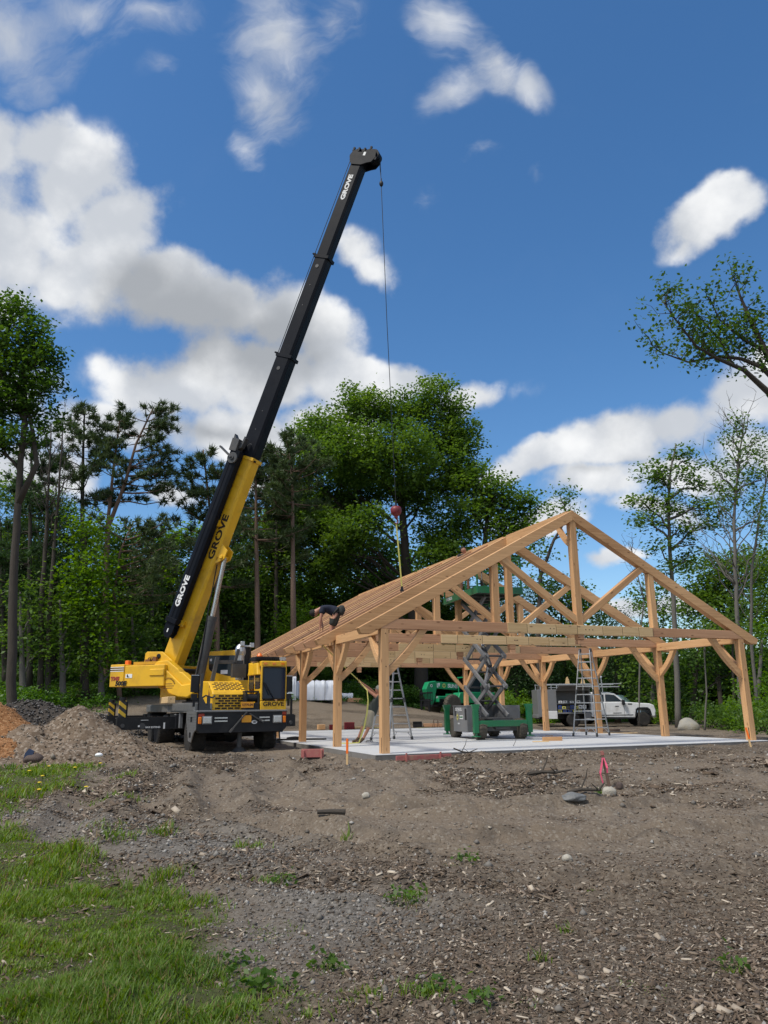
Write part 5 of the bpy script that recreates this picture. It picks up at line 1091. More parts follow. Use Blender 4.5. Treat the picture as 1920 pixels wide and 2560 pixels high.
def person(label, loc, J, cloth, group=None, face=(-1, 0, 0), hat=None, fingers=(-.6, 0, -.8), side=(0, 1, 0)):
    """J: joint positions in metres from the feet; every limb is part of one continuous body mesh"""
    T = thing('person', label, 'person', loc); V = []; E = []
    def v(p, r, link_=None):
        V.append((tuple(Vector(p)), r)); i = len(V)-1
        if link_ is not None: E.append((link_, i))
        return i
    pel = v(J['pelvis'], .125); wa = v(lerp(J['pelvis'], J['chest'], .5), .125, pel); ch = v(J['chest'], .135, wa); nb = v(lerp(J['chest'], J['neck'], .75), .085, ch); nk = v(J['neck'], .058, nb)
    h = Vector(J['head']); hd = (h-Vector(J['neck'])).normalized(); h0 = v(h-hd*.03, .098, nk); h1 = v(h+hd*.06, .122, h0); v(h+hd*.15, .075, h1)
    hands = []
    for s in ('l', 'r'):
        sh, el, wr = (Vector(J[k+'_'+s]) for k in ('shoulder', 'elbow', 'wrist'))
        a = v(sh, .062, ch); b = v(lerp(sh, el, .5), .052, a); c = v(el, .043, b); d = v(lerp(el, wr, .4), .042, c); e = v(wr, .029, d); hdv = (wr-el).normalized() if not J.get('hand_'+s) else Vector(J['hand_'+s]).normalized()
        pm = v(wr+hdv*.065, (.040, .022), e); hands.append((wr+hdv*.08, hdv, s))
        hi, kn, an, to = (Vector(J[k+'_'+s]) for k in ('hip', 'knee', 'ankle', 'toe'))
        a = v(hi, .092, pel); b = v(lerp(hi, kn, .5), .075, a); c = v(kn, .056, b); d = v(lerp(kn, an, .35), .056, c); e = v(an, .038, d); f = v(lerp(an, to, .6)-Vector((0, 0, .03)), .036, e); v(to, .028, f)
    body = skin_obj('body', V, E, M['skin'], T)
    for base, dv, s in hands:                # palm edge to five separate bent fingers
        sd_ = Vector(side); cur = Vector(fingers).normalized(); 
        for k, (off, ln) in enumerate(((-.030, .072), (-.010, .082), (.010, .078), (.028, .062))):
            p0 = base+sd_*off; p1 = p0+dv*ln*.5; p2 = p1+(dv+cur*.9).normalized()*ln*.4; p3 = p2+(dv*.3+cur).normalized()*ln*.3
            skin_obj('finger', [(p0-dv*.02, .0095), (p1, .009), (p2, .008), (p3, .0065)], [(0, 1), (1, 2), (2, 3)], M['skin'], body, sub=1)
        p0 = base-dv*.045+sd_*-.034; p1 = p0+(sd_*-.6+dv*.7).normalized()*.035; p2 = p1+(dv+cur*.5).normalized()*.03; skin_obj('thumb', [(p0, .011), (p1, .0105), (p2, .008)], [(0, 1), (1, 2)], M['skin'], body, sub=1)
    # face on the head
    f = Vector(face).normalized(); f = (f-hd*f.dot(hd)).normalized(); sdv = f.cross(hd).normalized(); b = MB(); hc = h+hd*.03
    b.prism([(-.012, -.02), (.012, -.02), (.006, .03), (-.006, .03)], hc+f*.088-hd*.005, sdv, hd, f*.022)
    for q in (-1, 1): b.blob(hc+sdv*q*.095-f*.005, (.014, .022, .03), 8, 6)
    b.build('nose_and_ears', M['skin'], body, smooth=True)
    b = MB()
    for q in (-1, 1): b.blob(hc+sdv*q*.032+f*.086+hd*.022, (.012, .009, .008), 8, 5)
    b.box(hc+f*.088-hd*.04, (.02, .04, .008)); b.build('eyes_and_mouth', M['hair'], body)
    sk, sl, le = cloth['shirt'], cloth.get('sleeve', .5), cloth['shorts']; V2 = []; E2 = []
    def w(p, r, l=None):
        V2.append((tuple(Vector(p)), r)); i = len(V2)-1
        if l is not None: E2.append((l, i))
        return i
    a0 = w(lerp(J['pelvis'], J['chest'], -.28), .165); a = w(lerp(J['pelvis'], J['chest'], .1), .19, a0); b_ = w(lerp(J['pelvis'], J['chest'], .55), .185, a); c = w(J['chest'], .19, b_); w(lerp(J['chest'], J['neck'], .72), .095, c)
    for s in ('l', 'r'):
        d = w(Vector(J['shoulder_'+s]), .098, c); w(lerp(J['shoulder_'+s], J['elbow_'+s], sl), .084, d)
    skin_obj('shirt', V2, E2, sk, T); V2, E2 = [], []
    a = w(lerp(J['pelvis'], J['chest'], .35), .165); b_ = w(J['pelvis'], .195, a)
    for s in ('l', 'r'):
        d = w(Vector(J['hip_'+s]), .145, b_); e = w(lerp(J['hip_'+s], J['knee_'+s], .5), .115, d); w(lerp(J['hip_'+s], J['knee_'+s], 1.02), .112, e)
    skin_obj('shorts', V2, E2, le, T, root=1)
    for s in ('l', 'r'):
        an, to = Vector(J['ankle_'+s]), Vector(J['toe_'+s]); kn = Vector(J['knee_'+s])
        skin_obj('boot', [(lerp(an, kn, .22), .056), (an, .056), (lerp(an, to, .55)-Vector((0, 0, .02)), .052), (to, .044)], [(0, 1), (1, 2), (2, 3)], M['boot'], T, root=1)
    b = MB(); R = Matrix((sdv, f, hd)).transposed() if abs(sdv.dot(f)) < .1 else None
    b.blob(h+hd*.075-f*.030, (.118, .118, .112), 14, 9, .05, 0, 3, R)
    if hat: b.prism([(-.09, 0), (.09, 0), (.07, .10), (-.07, .10)], h+hd*.085+f*.06, sdv, f, hd*.012)
    b.build('cap' if hat else 'hair', hat or M['hair'], T, smooth=True)
    return T
# worker bending over the eave, standing on the second truss
wf = at(832, 1603, 23.0)
t1 = person('worker in navy shirt and charcoal shorts bending down at the roof edge', wf, dict(
    pelvis=(.13, .0, .86), chest=(-.21, 0, 1.05), neck=(-.39, 0, .99), head=(-.53, -.01, .88),
    shoulder_l=(-.30, .19, .99), elbow_l=(-.40, .24, .72), wrist_l=(-.33, .16, .47), shoulder_r=(-.31, -.19, .99), elbow_r=(-.36, -.22, .68), wrist_r=(-.38, -.18, .40), hand_l=(.1, 0, -1), hand_r=(.05, 0, -1),
    hip_l=(.12, .10, .82), knee_l=(.0, .12, .45), ankle_l=(.06, .12, .09), toe_l=(-.13, .13, .05), hip_r=(.12, -.10, .82), knee_r=(-.05, -.12, .44), ankle_r=(-.02, -.12, .09), toe_r=(-.2, -.12, .05)),
    dict(shirt=M['navy'], shorts=M['charcoal'], sleeve=.6), face=(-.55, 0, -.85), side=(0, 1, 0), fingers=(-.5, .3, -.8))
b = MB(); b.blob((.27, -.12, .92), (.11, .10, .16), 12, 8, .1, 0, 5); b.blob((.24, .1, .95), (.12, .12, .14), 12, 8, .1, 0, 6); b.tube([(.02, -.16, .80), (.16, -.19, .98), (.24, 0, 1.06), (.16, .18, .98)], .03, 8); b.build('tool_belt', M['charcoal'], t1, smooth=True)
# worker leaning back and hauling on the yellow strap
wp = Vector((-.90, 24.7, SLAB))
person('worker in khaki shorts and dark top leaning back to pull a yellow strap', wp, dict(
    pelvis=(.42, .02, .92), chest=(.60, .02, 1.30), neck=(.67, .02, 1.50), head=(.66, .02, 1.60),
    shoulder_l=(.62, -.19, 1.40), elbow_l=(.36, -.16, 1.60), wrist_l=(.13, -.05, 1.80), shoulder_r=(.64, .21, 1.42), elbow_r=(.40, .18, 1.66), wrist_r=(.06, .05, 1.90), hand_l=(-.8, 0, .7), hand_r=(-.7, 0, .8),
    hip_l=(.40, -.11, .86), knee_l=(.34, -.16, .46), ankle_l=(.14, -.14, .09), toe_l=(-.06, -.18, .05), hip_r=(.38, .12, .88), knee_r=(.16, .14, .50), ankle_r=(-.02, .12, .09), toe_r=(-.2, .08, .05)),
    dict(shirt=M['olive'], shorts=M['khaki'], sleeve=.12), face=(-.9, .3, .25), hat=M['cap'], fingers=(.6, 0, -.6), side=(0, 1, 0))
S = thing('pull_strap', 'long yellow strap hauled tight by the worker and tied under the eave', 'strap', wp)
b = MB(); top_ = at(866, 1672, 23.4)-wp; hand = Vector((.03, 0, 1.93)); b.bar(hand, top_, .03, .012, (0, 1, 0)); b.bar(top_, at(806, 1612, 22.8)-wp, .03, .012, (0, 1, 0)); b.build('tight_end', M['strap'], S)
b = MB(); pts = [hand, Vector((.30, -.22, 1.62)), Vector((.33, -.30, 1.3)), Vector((.30, -.32, .95)), Vector((.22, -.34, .55)), Vector((.10, -.3, .2)), Vector((.04, -.3, .03)), Vector((-.2, -.35, .02)), Vector((-.5, -.3, .02))]
for i in range(len(pts)-1): b.bar(pts[i], pts[i+1], .05 if 1 < i < 5 else .03, .008, (.3, -1, 0), e1=.004)
b.build('loose_end', M['strap'], S)
# worker on the lift platform, mostly behind the rafters
lp = Vector((2.95, 27.3, SLAB+5.09))
person('worker in grey shorts standing on the raised lift platform behind the rafters', lp, dict(
    pelvis=(0, 0, .94), chest=(.02, 0, 1.28), neck=(.02, 0, 1.49), head=(0, -.01, 1.58),
    shoulder_l=(.2, 0, 1.42), elbow_l=(.3, -.12, 1.2), wrist_l=(.16, -.32, 1.12), shoulder_r=(-.18, 0, 1.42), elbow_r=(-.28, -.12, 1.2), wrist_r=(-.16, -.34, 1.12),
    hip_l=(.1, 0, .9), knee_l=(.12, -.04, .49), ankle_l=(.12, 0, .09), toe_l=(.13, -.2, .05), hip_r=(-.1, 0, .9), knee_r=(-.13, -.05, .49), ankle_r=(-.12, 0, .09), toe_r=(-.14, -.2, .05)),
    dict(shirt=M['charcoal'], shorts=M['cap'], sleeve=.5), face=(0, -1, 0), side=(1, 0, 0), fingers=(0, 0, -1))
# ---------------------------------------------------------------- vegetation
def barkmat(name, lo, hi):
    m, nt, b = newmat(name); N = nt.nodes.new; L = nt.links.new; at_ = N('ShaderNodeAttribute'); at_.attribute_name = 'gc'
    mp = N('ShaderNodeMapping'); mp.inputs['Scale'].default_value = (1.6, 14, 14); L(at_.outputs['Vector'], mp.inputs['Vector']); n = N('ShaderNodeTexNoise'); n.inputs['Scale'].default_value = 1.5; n.inputs['Detail'].default_value = 7; n.inputs['Roughness'].default_value = .7; L(mp.outputs[0], n.inputs['Vector'])
    x = N('ShaderNodeMix'); x.data_type = 'RGBA'; x.inputs['A'].default_value = lo+(1,); x.inputs['B'].default_value = hi+(1,); L(n.outputs['Fac'], x.inputs['Factor']); L(x.outputs['Result'], b.inputs['Base Color']); b.inputs['Roughness'].default_value = .9
    bp = N('ShaderNodeBump'); bp.inputs['Strength'].default_value = .7; bp.inputs['Distance'].default_value = .04; L(n.outputs['Fac'], bp.inputs['Height']); L(bp.outputs[0], b.inputs['Normal']); return m
M['bark'] = barkmat('bark', (.022, .018, .014), (.085, .070, .056)); M['bark_grey'] = barkmat('bark_grey', (.065, .060, .053), (.18, .166, .147)); M['bark_red'] = barkmat('pine_bark', (.09, .055, .04), (.24, .16, .12))
M['leaf'] = leafmat('maple_leaf', (.038, .092, .017), (.145, .245, .044), .48); M['leaf_dark'] = leafmat('dark_leaf', (.026, .068, .013), (.092, .178, .030), .45)
M['leaf_bright'] = leafmat('young_leaf', (.050, .125, .012), (.165, .300, .032), .5); M['needle'] = leafmat('pine_needle', (.026, .052, .018), (.088, .130, .042), .25); M['needle_dk'] = leafmat('hemlock_needle', (.016, .046, .015), (.058, .112, .032), .25)
M['fern'] = leafmat('fern', (.030, .090, .012), (.105, .215, .030), .4)
def leaves_np(C, sig, n, size, droop=.0, flat=.55, elong=1.6):
    """n leaves round each clump centre; kite-shaped faces, mostly facing up"""
    k = len(C); P = np.repeat(C, n, 0)+RNG.normal(0, 1, (k*n, 3))*np.array(sig); N_ = k*n
    nr = RNG.normal(0, flat, (N_, 3)); nr[:, 2] += 1.0; nr /= np.linalg.norm(nr, axis=1)[:, None]
    t = RNG.normal(0, 1, (N_, 3)); t[:, 2] -= droop; t -= nr*(t*nr).sum(1)[:, None]; t /= np.linalg.norm(t, axis=1)[:, None]; s = np.cross(nr, t)
    L_ = size*RNG.uniform(.65, 1.35, N_)[:, None]; W_ = L_/elong
    V = np.stack([P-t*L_*.5, P+s*W_*.5+nr*L_*.08, P+t*L_*.5, P-s*W_*.5+nr*L_*.08], 1); return V.reshape(-1, 3)
def blob_clumps(blobs, dens, inner=.35):
    out = []
    for c, r in blobs:
        r = np.array(r); k = max(4, int(dens*(r[0]*r[1]*r[2])**(2/3)))
        d = RNG.normal(0, 1, (k, 3)); d /= np.linalg.norm(d, axis=1)[:, None]; q = (inner+(1-inner)*RNG.uniform(0, 1, k)**.6)[:, None]; out.append(np.array(c)+d*r*q)
    return np.vstack(out)
def limb(b, a, e, r0, r1, sag=.0, n=6, k=6, wob=.06):
    a, e = Vector(a), Vector(e); L_ = (e-a).length; pts = []
    for i in range(k+1):
        t = i/k; p = a.lerp(e, t); w = L_*wob*math.sin(math.pi*t); p += Vector((random.uniform(-w, w), random.uniform(-w, w), random.uniform(-w, w)*.6+sag*L_*math.sin(math.pi*t))); pts.append(p)
    b.tube(pts, [r0+(r1-r0)*(i/k)**.8 for i in range(k+1)], n); return pts
def relm(root, V): return V-np.array(root.location)
def tree(name, label, cat, base, trunk, blobs, leaf, bark, dens=7, n=42, sig=.42, size=.27, tr=(.35, .10), twigs=1.0, group=None, extra=None, inner=.35, flat=.55, droop=0, limbs=True, elong=1.6):
    """trunk: world points from the ground up; blobs: (centre, radii) volumes the crown fills"""
    T = thing(name, label, cat, base, 0, group); o = Vector(base); b = MB(); m = len(trunk)
    pts = [Vector(p)-o for p in trunk]; fine = []
    for i in range(m-1):
        for j in range(4):
            t = j/4; p = pts[i].lerp(pts[i+1], t); w = (pts[i+1]-pts[i]).length*.008; fine.append(p+Vector((random.uniform(-w, w), random.uniform(-w, w), 0)))
    fine.append(pts[-1]); K = len(fine)
    b.tube(fine, [(tr[0]*(1.35 if i == 0 else 1.0)+(tr[1]-tr[0])*i/(K-1)) for i in range(K)], 10)
    C = blob_clumps(blobs, dens, inner)
    if limbs:
        for c, r in blobs:
            c = Vector(c)-o; z = c.z-.55*math.hypot(c.x-pts[-1].x, c.y-pts[-1].y)-r[2]*.5; q = min(fine, key=lambda p: abs(p.z-z)+.001*p.z) if z < fine[-1].z else fine[-1]
            if q.z < fine[K//4].z: q = fine[K//3]
            rr = max(.05, min(tr[0]*.55, .05+.028*r[0])); lp = limb(b, q, c, rr, rr*.35, .06, 7)
            near = [p for p in C-np.array(o) if (Vector(p)-c).length < max(r)*1.05]
            for p in near[:int(len(near)*.45*twigs)]:
                s_ = lp[random.randint(2, 6)]; limb(b, s_, p, rr*.25, .010, .04, 4, 3)
    if extra: extra(b, o, fine)
    b.build('trunk', bark, T, smooth=True)
    V = leaves_np(C-np.array(o), (sig, sig, sig*.7), n, size, droop, flat, elong); np_mesh('crown', V, (len(V)//4, 4), leaf, T); return T
def B_(px, py, Y, rx, ry, rz=None, dY=0):
    """crown volume from its measured outline at distance Y"""
    c = at(px, py, Y+dY); s = Y/F_PX*1.02; return (tuple(c), (rx*s, (rz or (rx+ry)/2)*s, ry*s*1.05))
def gbase(px, Y):
    x = at(px, 1750, Y).x; return Vector((x, Y, gz(x, Y)-.1))

# --- the big maple behind the pavilion
Y0 = 60; mb = gbase(1055, Y0)
tree('maple_tree', 'huge broad maple rising behind the middle of the roof', 'tree', mb, [mb, at(1052, 1660, Y0), at(1035, 1540, Y0), at(1015, 1420, Y0), at(1010, 1330, Y0), at(1000, 1210, Y0), at(985, 1090, Y0)],
    [B_(800, 1090, Y0, 90, 70), B_(900, 1020, Y0, 80, 60), B_(1090, 1010, Y0, 85, 60), B_(1000, 1040, Y0, 80, 60), B_(1130, 1080, Y0, 70, 55), B_(760, 1170, Y0, 75, 60), B_(870, 1130, Y0, 110, 80, dY=-3), B_(1000, 1140, Y0, 100, 80, dY=-4), B_(1100, 1160, Y0, 95, 70), B_(1160, 1110, Y0, 45, 45),
     B_(770, 1240, Y0, 70, 50), B_(880, 1240, Y0, 90, 60, dY=2), B_(1070, 1250, Y0, 80, 55), B_(1000, 1220, Y0, 60, 40), B_(800, 1320, Y0, 90, 45), B_(720, 1380, Y0, 60, 50), B_(860, 1400, Y0, 90, 50, dY=3), B_(1100, 1340, Y0, 70, 45), B_(940, 1470, Y0, 80, 50, dY=3), B_(830, 1260, Y0, 90, 60, dY=4), B_(760, 1310, Y0, 80, 50, dY=-3), B_(1090, 1390, Y0, 60, 45, dY=-3), B_(900, 1320, Y0, 80, 50, dY=-5), B_(950, 1390, Y0, 60, 45, dY=4), B_(860, 1350, Y0, 70, 40, dY=-4), B_(720, 1330, Y0, 60, 50), B_(800, 1420, Y0, 80, 45, dY=-3), B_(700, 1300, Y0, 45, 45), B_(1150, 1200, Y0, 60, 50), B_(900, 1180, Y0, 100, 70, dY=4)],
    M['leaf'], M['bark'], dens=12.5, n=56, sig=.46, size=.28, tr=(.62, .18), inner=.2, twigs=.35)
# --- maples to its right
Y0 = 58; mb = gbase(1225, Y0)
tree('maple_tree', 'rounded maple just right of the huge maple and above the scissor lift', 'tree', mb, [mb, at(1215, 1560, Y0), at(1205, 1420, Y0), at(1215, 1330, Y0), at(1220, 1260, Y0)],
    [B_(1180, 1200, Y0, 60, 45), B_(1240, 1240, Y0, 70, 50), B_(1295, 1270, Y0, 50, 45), B_(1180, 1290, Y0, 80, 50), B_(1270, 1330, Y0, 70, 45), B_(1140, 1370, Y0, 60, 50), B_(1230, 1400, Y0, 70, 45), B_(1310, 1330, Y0, 35, 35)],
    M['leaf'], M['bark'], dens=11, n=44, sig=.5, size=.32, tr=(.35, .12), inner=.25)
Y0 = 54; mb = gbase(1345, Y0)
tree('maple_tree', 'small loose tree with arching limbs showing behind the ridge of the roof', 'tree', mb, [mb, at(1345, 1560, Y0), at(1352, 1440, Y0), at(1385, 1350, Y0), at(1420, 1290, Y0)],
    [B_(1400, 1240, Y0, 40, 28), B_(1430, 1275, Y0, 26, 30), B_(1385, 1290, Y0, 30, 26), B_(1345, 1380, Y0, 40, 40), B_(1370, 1460, Y0, 50, 40), B_(1450, 1330, Y0, 22, 25)],
    M['leaf'], M['bark'], dens=6, n=32, sig=.42, size=.26, tr=(.2, .07))
# --- slender maple right of the gable
Y0 = 44; mb = gbase(1690, Y0)
tree('maple_tree', 'slender young maple with layered leaves right of the roof peak', 'tree', mb, [mb, at(1690, 1640, Y0), at(1684, 1500, Y0), at(1676, 1400, Y0), at(1672, 1300, Y0), at(1672, 1200, Y0), at(1690, 1110, Y0)],
    [B_(1690, 1130, Y0, 24, 26), B_(1640, 1180, Y0, 50, 28), B_(1725, 1150, Y0, 26, 26), B_(1680, 1200, Y0, 50, 32), B_(1760, 1210, Y0, 45, 22), B_(1600, 1250, Y0, 45, 20), B_(1670, 1260, Y0, 70, 30), B_(1760, 1270, Y0, 60, 24), B_(1790, 1310, Y0, 45, 22), B_(1620, 1300, Y0, 55, 22), B_(1700, 1320, Y0, 50, 22), B_(1740, 1360, Y0, 30, 18), B_(1650, 1370, Y0, 35, 20), B_(1720, 1400, Y0, 45, 22), B_(1660, 1420, Y0, 24, 20)],
    M['leaf'], M['bark_grey'], dens=15, n=38, sig=.30, size=.22, tr=(.17, .05), flat=.4)
def bare(b, o, fine, spread=(1.6, 2.6), n=26, r=.05, t0=.35):
    K = len(fine)
    for i in range(n):
        q = fine[random.randint(int(K*t0), K-2)]; a = random.uniform(0, 6.28); L_ = random.uniform(*spread)*(1.15-q.z/(fine[-1].z+.1)*.6); e = q+Vector((math.cos(a)*L_*.55, math.sin(a)*L_*.55, L_)); pts = limb(b, q, e, r*random.uniform(.5, 1), .008, -.05, 5, 5)
        for j in range(5):
            s_ = pts[random.randint(2, 5)]; e2 = s_+Vector((random.uniform(-1, 1), random.uniform(-1, 1), random.uniform(.2, 1.2)))*L_*.28; limb(b, s_, e2, .013, .005, 0, 4, 3)
Y0 = 40; mb = gbase(1843, Y0)
tree('sparse_tree', 'nearly bare grey tree with fine upright twigs at the right edge', 'tree', mb, [mb, at(1845, 1600, Y0), at(1838, 1420, Y0), at(1835, 1300, Y0), at(1845, 1160, Y0), at(1862, 1040, Y0)],
    [B_(1860, 1060, Y0, 30, 35), B_(1830, 1090, Y0, 35, 30), B_(1890, 1110, Y0, 35, 35), B_(1850, 1160, Y0, 60, 40), B_(1905, 1200, Y0, 40, 50), B_(1780, 1170, Y0, 25, 14), B_(1850, 1240, Y0, 60, 40), B_(1900, 1300, Y0, 50, 40)],
    M['leaf'], M['bark_grey'], dens=16, n=26, sig=.35, size=.18, tr=(.14, .03), extra=lambda b, o, f: bare(b, o, f, (2.0, 4.6), 34, .05, .3))
mb = gbase(1890, 42)
tree('sparse_tree', 'thin leaning bare stem just right of the nearly bare grey tree', 'tree', mb, [mb, at(1876, 1600, 42), at(1880, 1420, 42), at(1905, 1250, 42), at(1935, 1120, 42)], [B_(1920, 1180, 42, 40, 50), B_(1900, 1280, 42, 40, 40)], M['leaf'], M['bark_grey'], dens=10, n=20, sig=.3, size=.18, tr=(.10, .03), extra=lambda b, o, f: bare(b, o, f, (1.5, 3.2), 22, .035, .35))
mb = gbase(1590, 47)
tree('sparse_tree', 'small leafless sapling seen through the right half of the gable', 'tree', mb, [mb, at(1600, 1600, 47), at(1610, 1500, 47), at(1590, 1420, 47), at(1575, 1360, 47)], [B_(1610, 1500, 47, 26, 30), B_(1600, 1560, 47, 24, 40)], M['leaf'], M['bark_grey'], dens=5, n=8, sig=.3, size=.16, tr=(.06, .02), extra=lambda b, o, f: bare(b, o, f, (1.2, 2.6), 16, .02, .5))
# --- the tree whose limb reaches in from the right (its trunk stands outside the picture)
Y0 = 17; mb = gbase(2130, Y0)
def reach(b, o, fine):
    P = [at(2090, 1180, Y0)-o, at(2000, 1060, Y0)-o, at(1920, 980, Y0)-o, at(1860, 925, Y0-.3)-o, at(1790, 895, Y0-.6)-o, at(1740, 865, Y0-.8)-o, at(1690, 800, Y0-1)-o, at(1650, 745, Y0-1)-o]
    b.tube(P, [.13, .11, .075, .056, .042, .03, .018, .008], 8)
    Q = [P[1], at(1960, 975, Y0)-o, at(1905, 918, Y0)-o, at(1853, 897, Y0)-o, at(1800, 891, Y0)-o, at(1720, 905, Y0)-o, at(1650, 880, Y0)-o, at(1625, 860, Y0)-o]; b.tube(Q, [.09, .075, .06, .045, .035, .024, .014, .006], 6)
    R = [at(1980, 1000, Y0)-o, at(1925, 900, Y0)-o, at(1885, 820, Y0)-o, at(1850, 740, Y0)-o, at(1835, 690, Y0)-o]; b.tube(R, [.11, .08, .055, .03, .01], 6)
    S = [at(1920, 880, Y0)-o, at(1860, 850, Y0)-o, at(1800, 800, Y0)-o, at(1770, 740, Y0)-o]; b.tube(S, [.05, .035, .022, .008], 6)
    U = [at(1830, 910, Y0)-o, at(1800, 850, Y0)-o, at(1745, 790, Y0)-o, at(1700, 760, Y0)-o]; b.tube(U, [.04, .03, .018, .006], 6)
    for src in (P[3:], Q[1:], R[1:], S, U):
        for _ in range(26):
            i = random.randint(0, len(src)-2); s_ = src[i].lerp(src[i+1], random.random()); a = random.uniform(.3, 2.9); L_ = random.uniform(.25, .9); e = s_+Vector((math.cos(a)*L_, random.uniform(-.3, .3), math.sin(a)*L_*random.choice((1, 1, 1, -.6)))); limb(b, s_, e, .014, .004, 0, 4, 4, .1); TW.append(e+o); TW.append(s_.lerp(e, .6)+o)
TW = []
T_ = tree('overhanging_tree', 'tree outside the right edge whose dark leafy limb reaches into the sky', 'tree', mb, [mb, at(2120, 1500, Y0), at(2100, 1200, Y0), at(2080, 900, Y0), at(2060, 600, Y0)], [B_(2120, 640, Y0, 120, 130), B_(2080, 820, Y0, 90, 100), B_(2210, 780, Y0, 110, 110), B_(2180, 520, Y0, 130, 120), B_(2090, 430, Y0, 90, 90), B_(2260, 650, Y0, 100, 120), B_(2150, 900, Y0, 120, 90, dY=2), B_(2100, 620, Y0, 90, 120, dY=-2)], M['leaf_dark'], M['bark'], dens=20, n=20, sig=.2, size=.13, tr=(.26, .1), extra=reach)
V = leaves_np(np.array([tuple(p) for p in TW])-np.array(mb), (.14, .14, .10), 13, .105, .2, .6); np_mesh('crown', V, (len(V)//4, 4), M['leaf_dark'], T_)
# --- big broadleaf at the left edge, twin stems
Y0 = 33; mb = gbase(38, Y0)
def twin(b, o, fine): b.tube([fine[len(fine)//2], at(92, 1160, Y0)-o, at(82, 1080, Y0)-o, at(60, 980, Y0)-o], [.16, .13, .1, .05], 8)
tree('broadleaf_tree', 'tall dark broadleaf tree with a bare lower trunk at the left edge', 'tree', mb, [mb, at(30, 1560, Y0), at(36, 1400, Y0), at(46, 1260, Y0), at(52, 1150, Y0), at(62, 1050, Y0), at(60, 900, Y0)],
    [B_(20, 780, Y0, 70, 50), B_(90, 830, Y0, 50, 45), B_(10, 880, Y0, 90, 70), B_(110, 900, Y0, 50, 45), B_(60, 940, Y0, 80, 60), B_(120, 970, Y0, 42, 36), B_(0, 1000, Y0, 100, 60), B_(90, 1030, Y0, 60, 40), B_(40, 1100, Y0, 70, 40), B_(-60, 900, Y0, 90, 110), B_(-60, 1080, Y0, 80, 70), B_(130, 1060, Y0, 28, 20)],
    M['leaf_dark'], M['bark'], dens=22, n=48, sig=.28, size=.20, tr=(.21, .10), extra=twin)
# --- pines
def pine(label, base, trunk, h0, length, leaf, bark, tr, n=34, up=.25, tuft=.42, side=None, seed=1, blades=22, shape=.7, dens=3.0, group='pines along the wood'):
    rn = random.Random(seed); T = thing('pine_tree', label, 'tree', base, 0, group); o = Vector(base); pts = [Vector(p)-o for p in trunk]; b = MB(); fine = []
    for i in range(len(pts)-1):
        for j in range(5): fine.append(pts[i].lerp(pts[i+1], j/5))
    fine.append(pts[-1]); K = len(fine); b.tube(fine, [tr*(1-.86*i/(K-1))+.015 for i in range(K)], 8); C = []; D = []
    for i in range(n):
        t = h0+(1-h0)*(i+rn.random())/n; q = fine[min(K-1, int(t*(K-1)))]; f = (t-h0)/(1-h0); a = rn.uniform(0, 6.28) if side is None or rn.random() < .35 else side+rn.uniform(-.7, .7)
        L_ = length*(1-f)**shape*rn.uniform(.55, 1.1)+.35; e = q+Vector((math.cos(a)*L_, math.sin(a)*L_, L_*(up+.5*f)*rn.uniform(.4, 1.3))); lp = limb(b, q, e, .035*L_/3+.02, .01, -.06, 5, 5, .05)
        for k in range(int(dens*L_)+2):
            s = .35+.65*rn.random()**.8; j = min(4, int(s*5)); p = lp[j].lerp(lp[j+1], s*5-j); d = Vector((rn.gauss(0, .30), rn.gauss(0, .30), rn.gauss(.10, .14)))*(.3+.25*L_); tip = p+d
            if rn.random() < .5: b.tube([p, tip], [.012, .006], 4)
            C.append(tip); D.append((e-q).normalized()*.5+Vector((0, 0, .5)))
        C.append(e); D.append((e-q).normalized())
    b.build('trunk', bark, T, smooth=True); C = np.array([tuple(c) for c in C]); D = np.array([tuple(c) for c in D]); N_ = len(C)*blades
    P = np.repeat(C, blades, 0)+RNG.normal(0, .045, (N_, 3)); d = np.repeat(D, blades, 0)*.7+RNG.normal(0, .6, (N_, 3)); d /= np.linalg.norm(d, axis=1)[:, None]; s = np.cross(d, RNG.normal(0, 1, (N_, 3))); s /= np.linalg.norm(s, axis=1)[:, None]
    ln = tuft*RNG.uniform(.6, 1.25, N_)[:, None]; w = .030*tuft/.42
    V = np.stack([P-s*w, P+s*w, P+d*ln], 1).reshape(-1, 3); np_mesh('crown', V, (N_, 3), leaf, T); return T
Y0 = 47; mb = gbase(206, Y0)
pine('open pine left of centre of the left wood with a straight dark stem', mb, [mb, at(206, 1500, Y0), at(206, 1250, Y0), at(208, 1120, Y0), at(212, 1018, Y0)], .50, 2.6, M['needle'], M['bark'], .2, 40, .35, .45, None, 2)
mb = gbase(262, Y0+.5)
pine('pine with an upright stem splitting from the leaning one', mb, [mb, at(262, 1500, Y0), at(268, 1320, Y0), at(285, 1160, Y0), at(302, 1030, Y0)], .58, 1.9, M['needle'], M['bark_red'], .2, 34, .45, .45, None, 3)
mb = gbase(268, Y0)
pine('pine leaning right with long flat branches against the sky', mb, [mb, at(264, 1480, Y0), at(270, 1320, Y0), at(312, 1210, Y0), at(340, 1110, Y0), at(384, 1018, Y0)], .55, 3.6, M['needle'], M['bark_red'], .21, 38, .12, .45, 0.0, 5, shape=.45)
mb = gbase(300, 44)
pine('low pine limb spreading right towards the crane boom', mb, [mb, at(290, 1600, 44), at(285, 1480, 44), at(300, 1380, 44), at(330, 1310, 44)], .45, 4.0, M['needle'], M['bark_red'], .13, 26, .10, .42, 0.0, 6, shape=.3)
Y0 = 50; mb = gbase(540, Y0)
pine('pine directly behind the yellow boom with its tip left of the boom', mb, [mb, at(543, 1560, Y0), at(540, 1400, Y0), at(522, 1250, Y0), at(508, 1124, Y0)], .42, 3.3, M['needle'], M['bark_red'], .2, 46, .2, .5, None, 7)
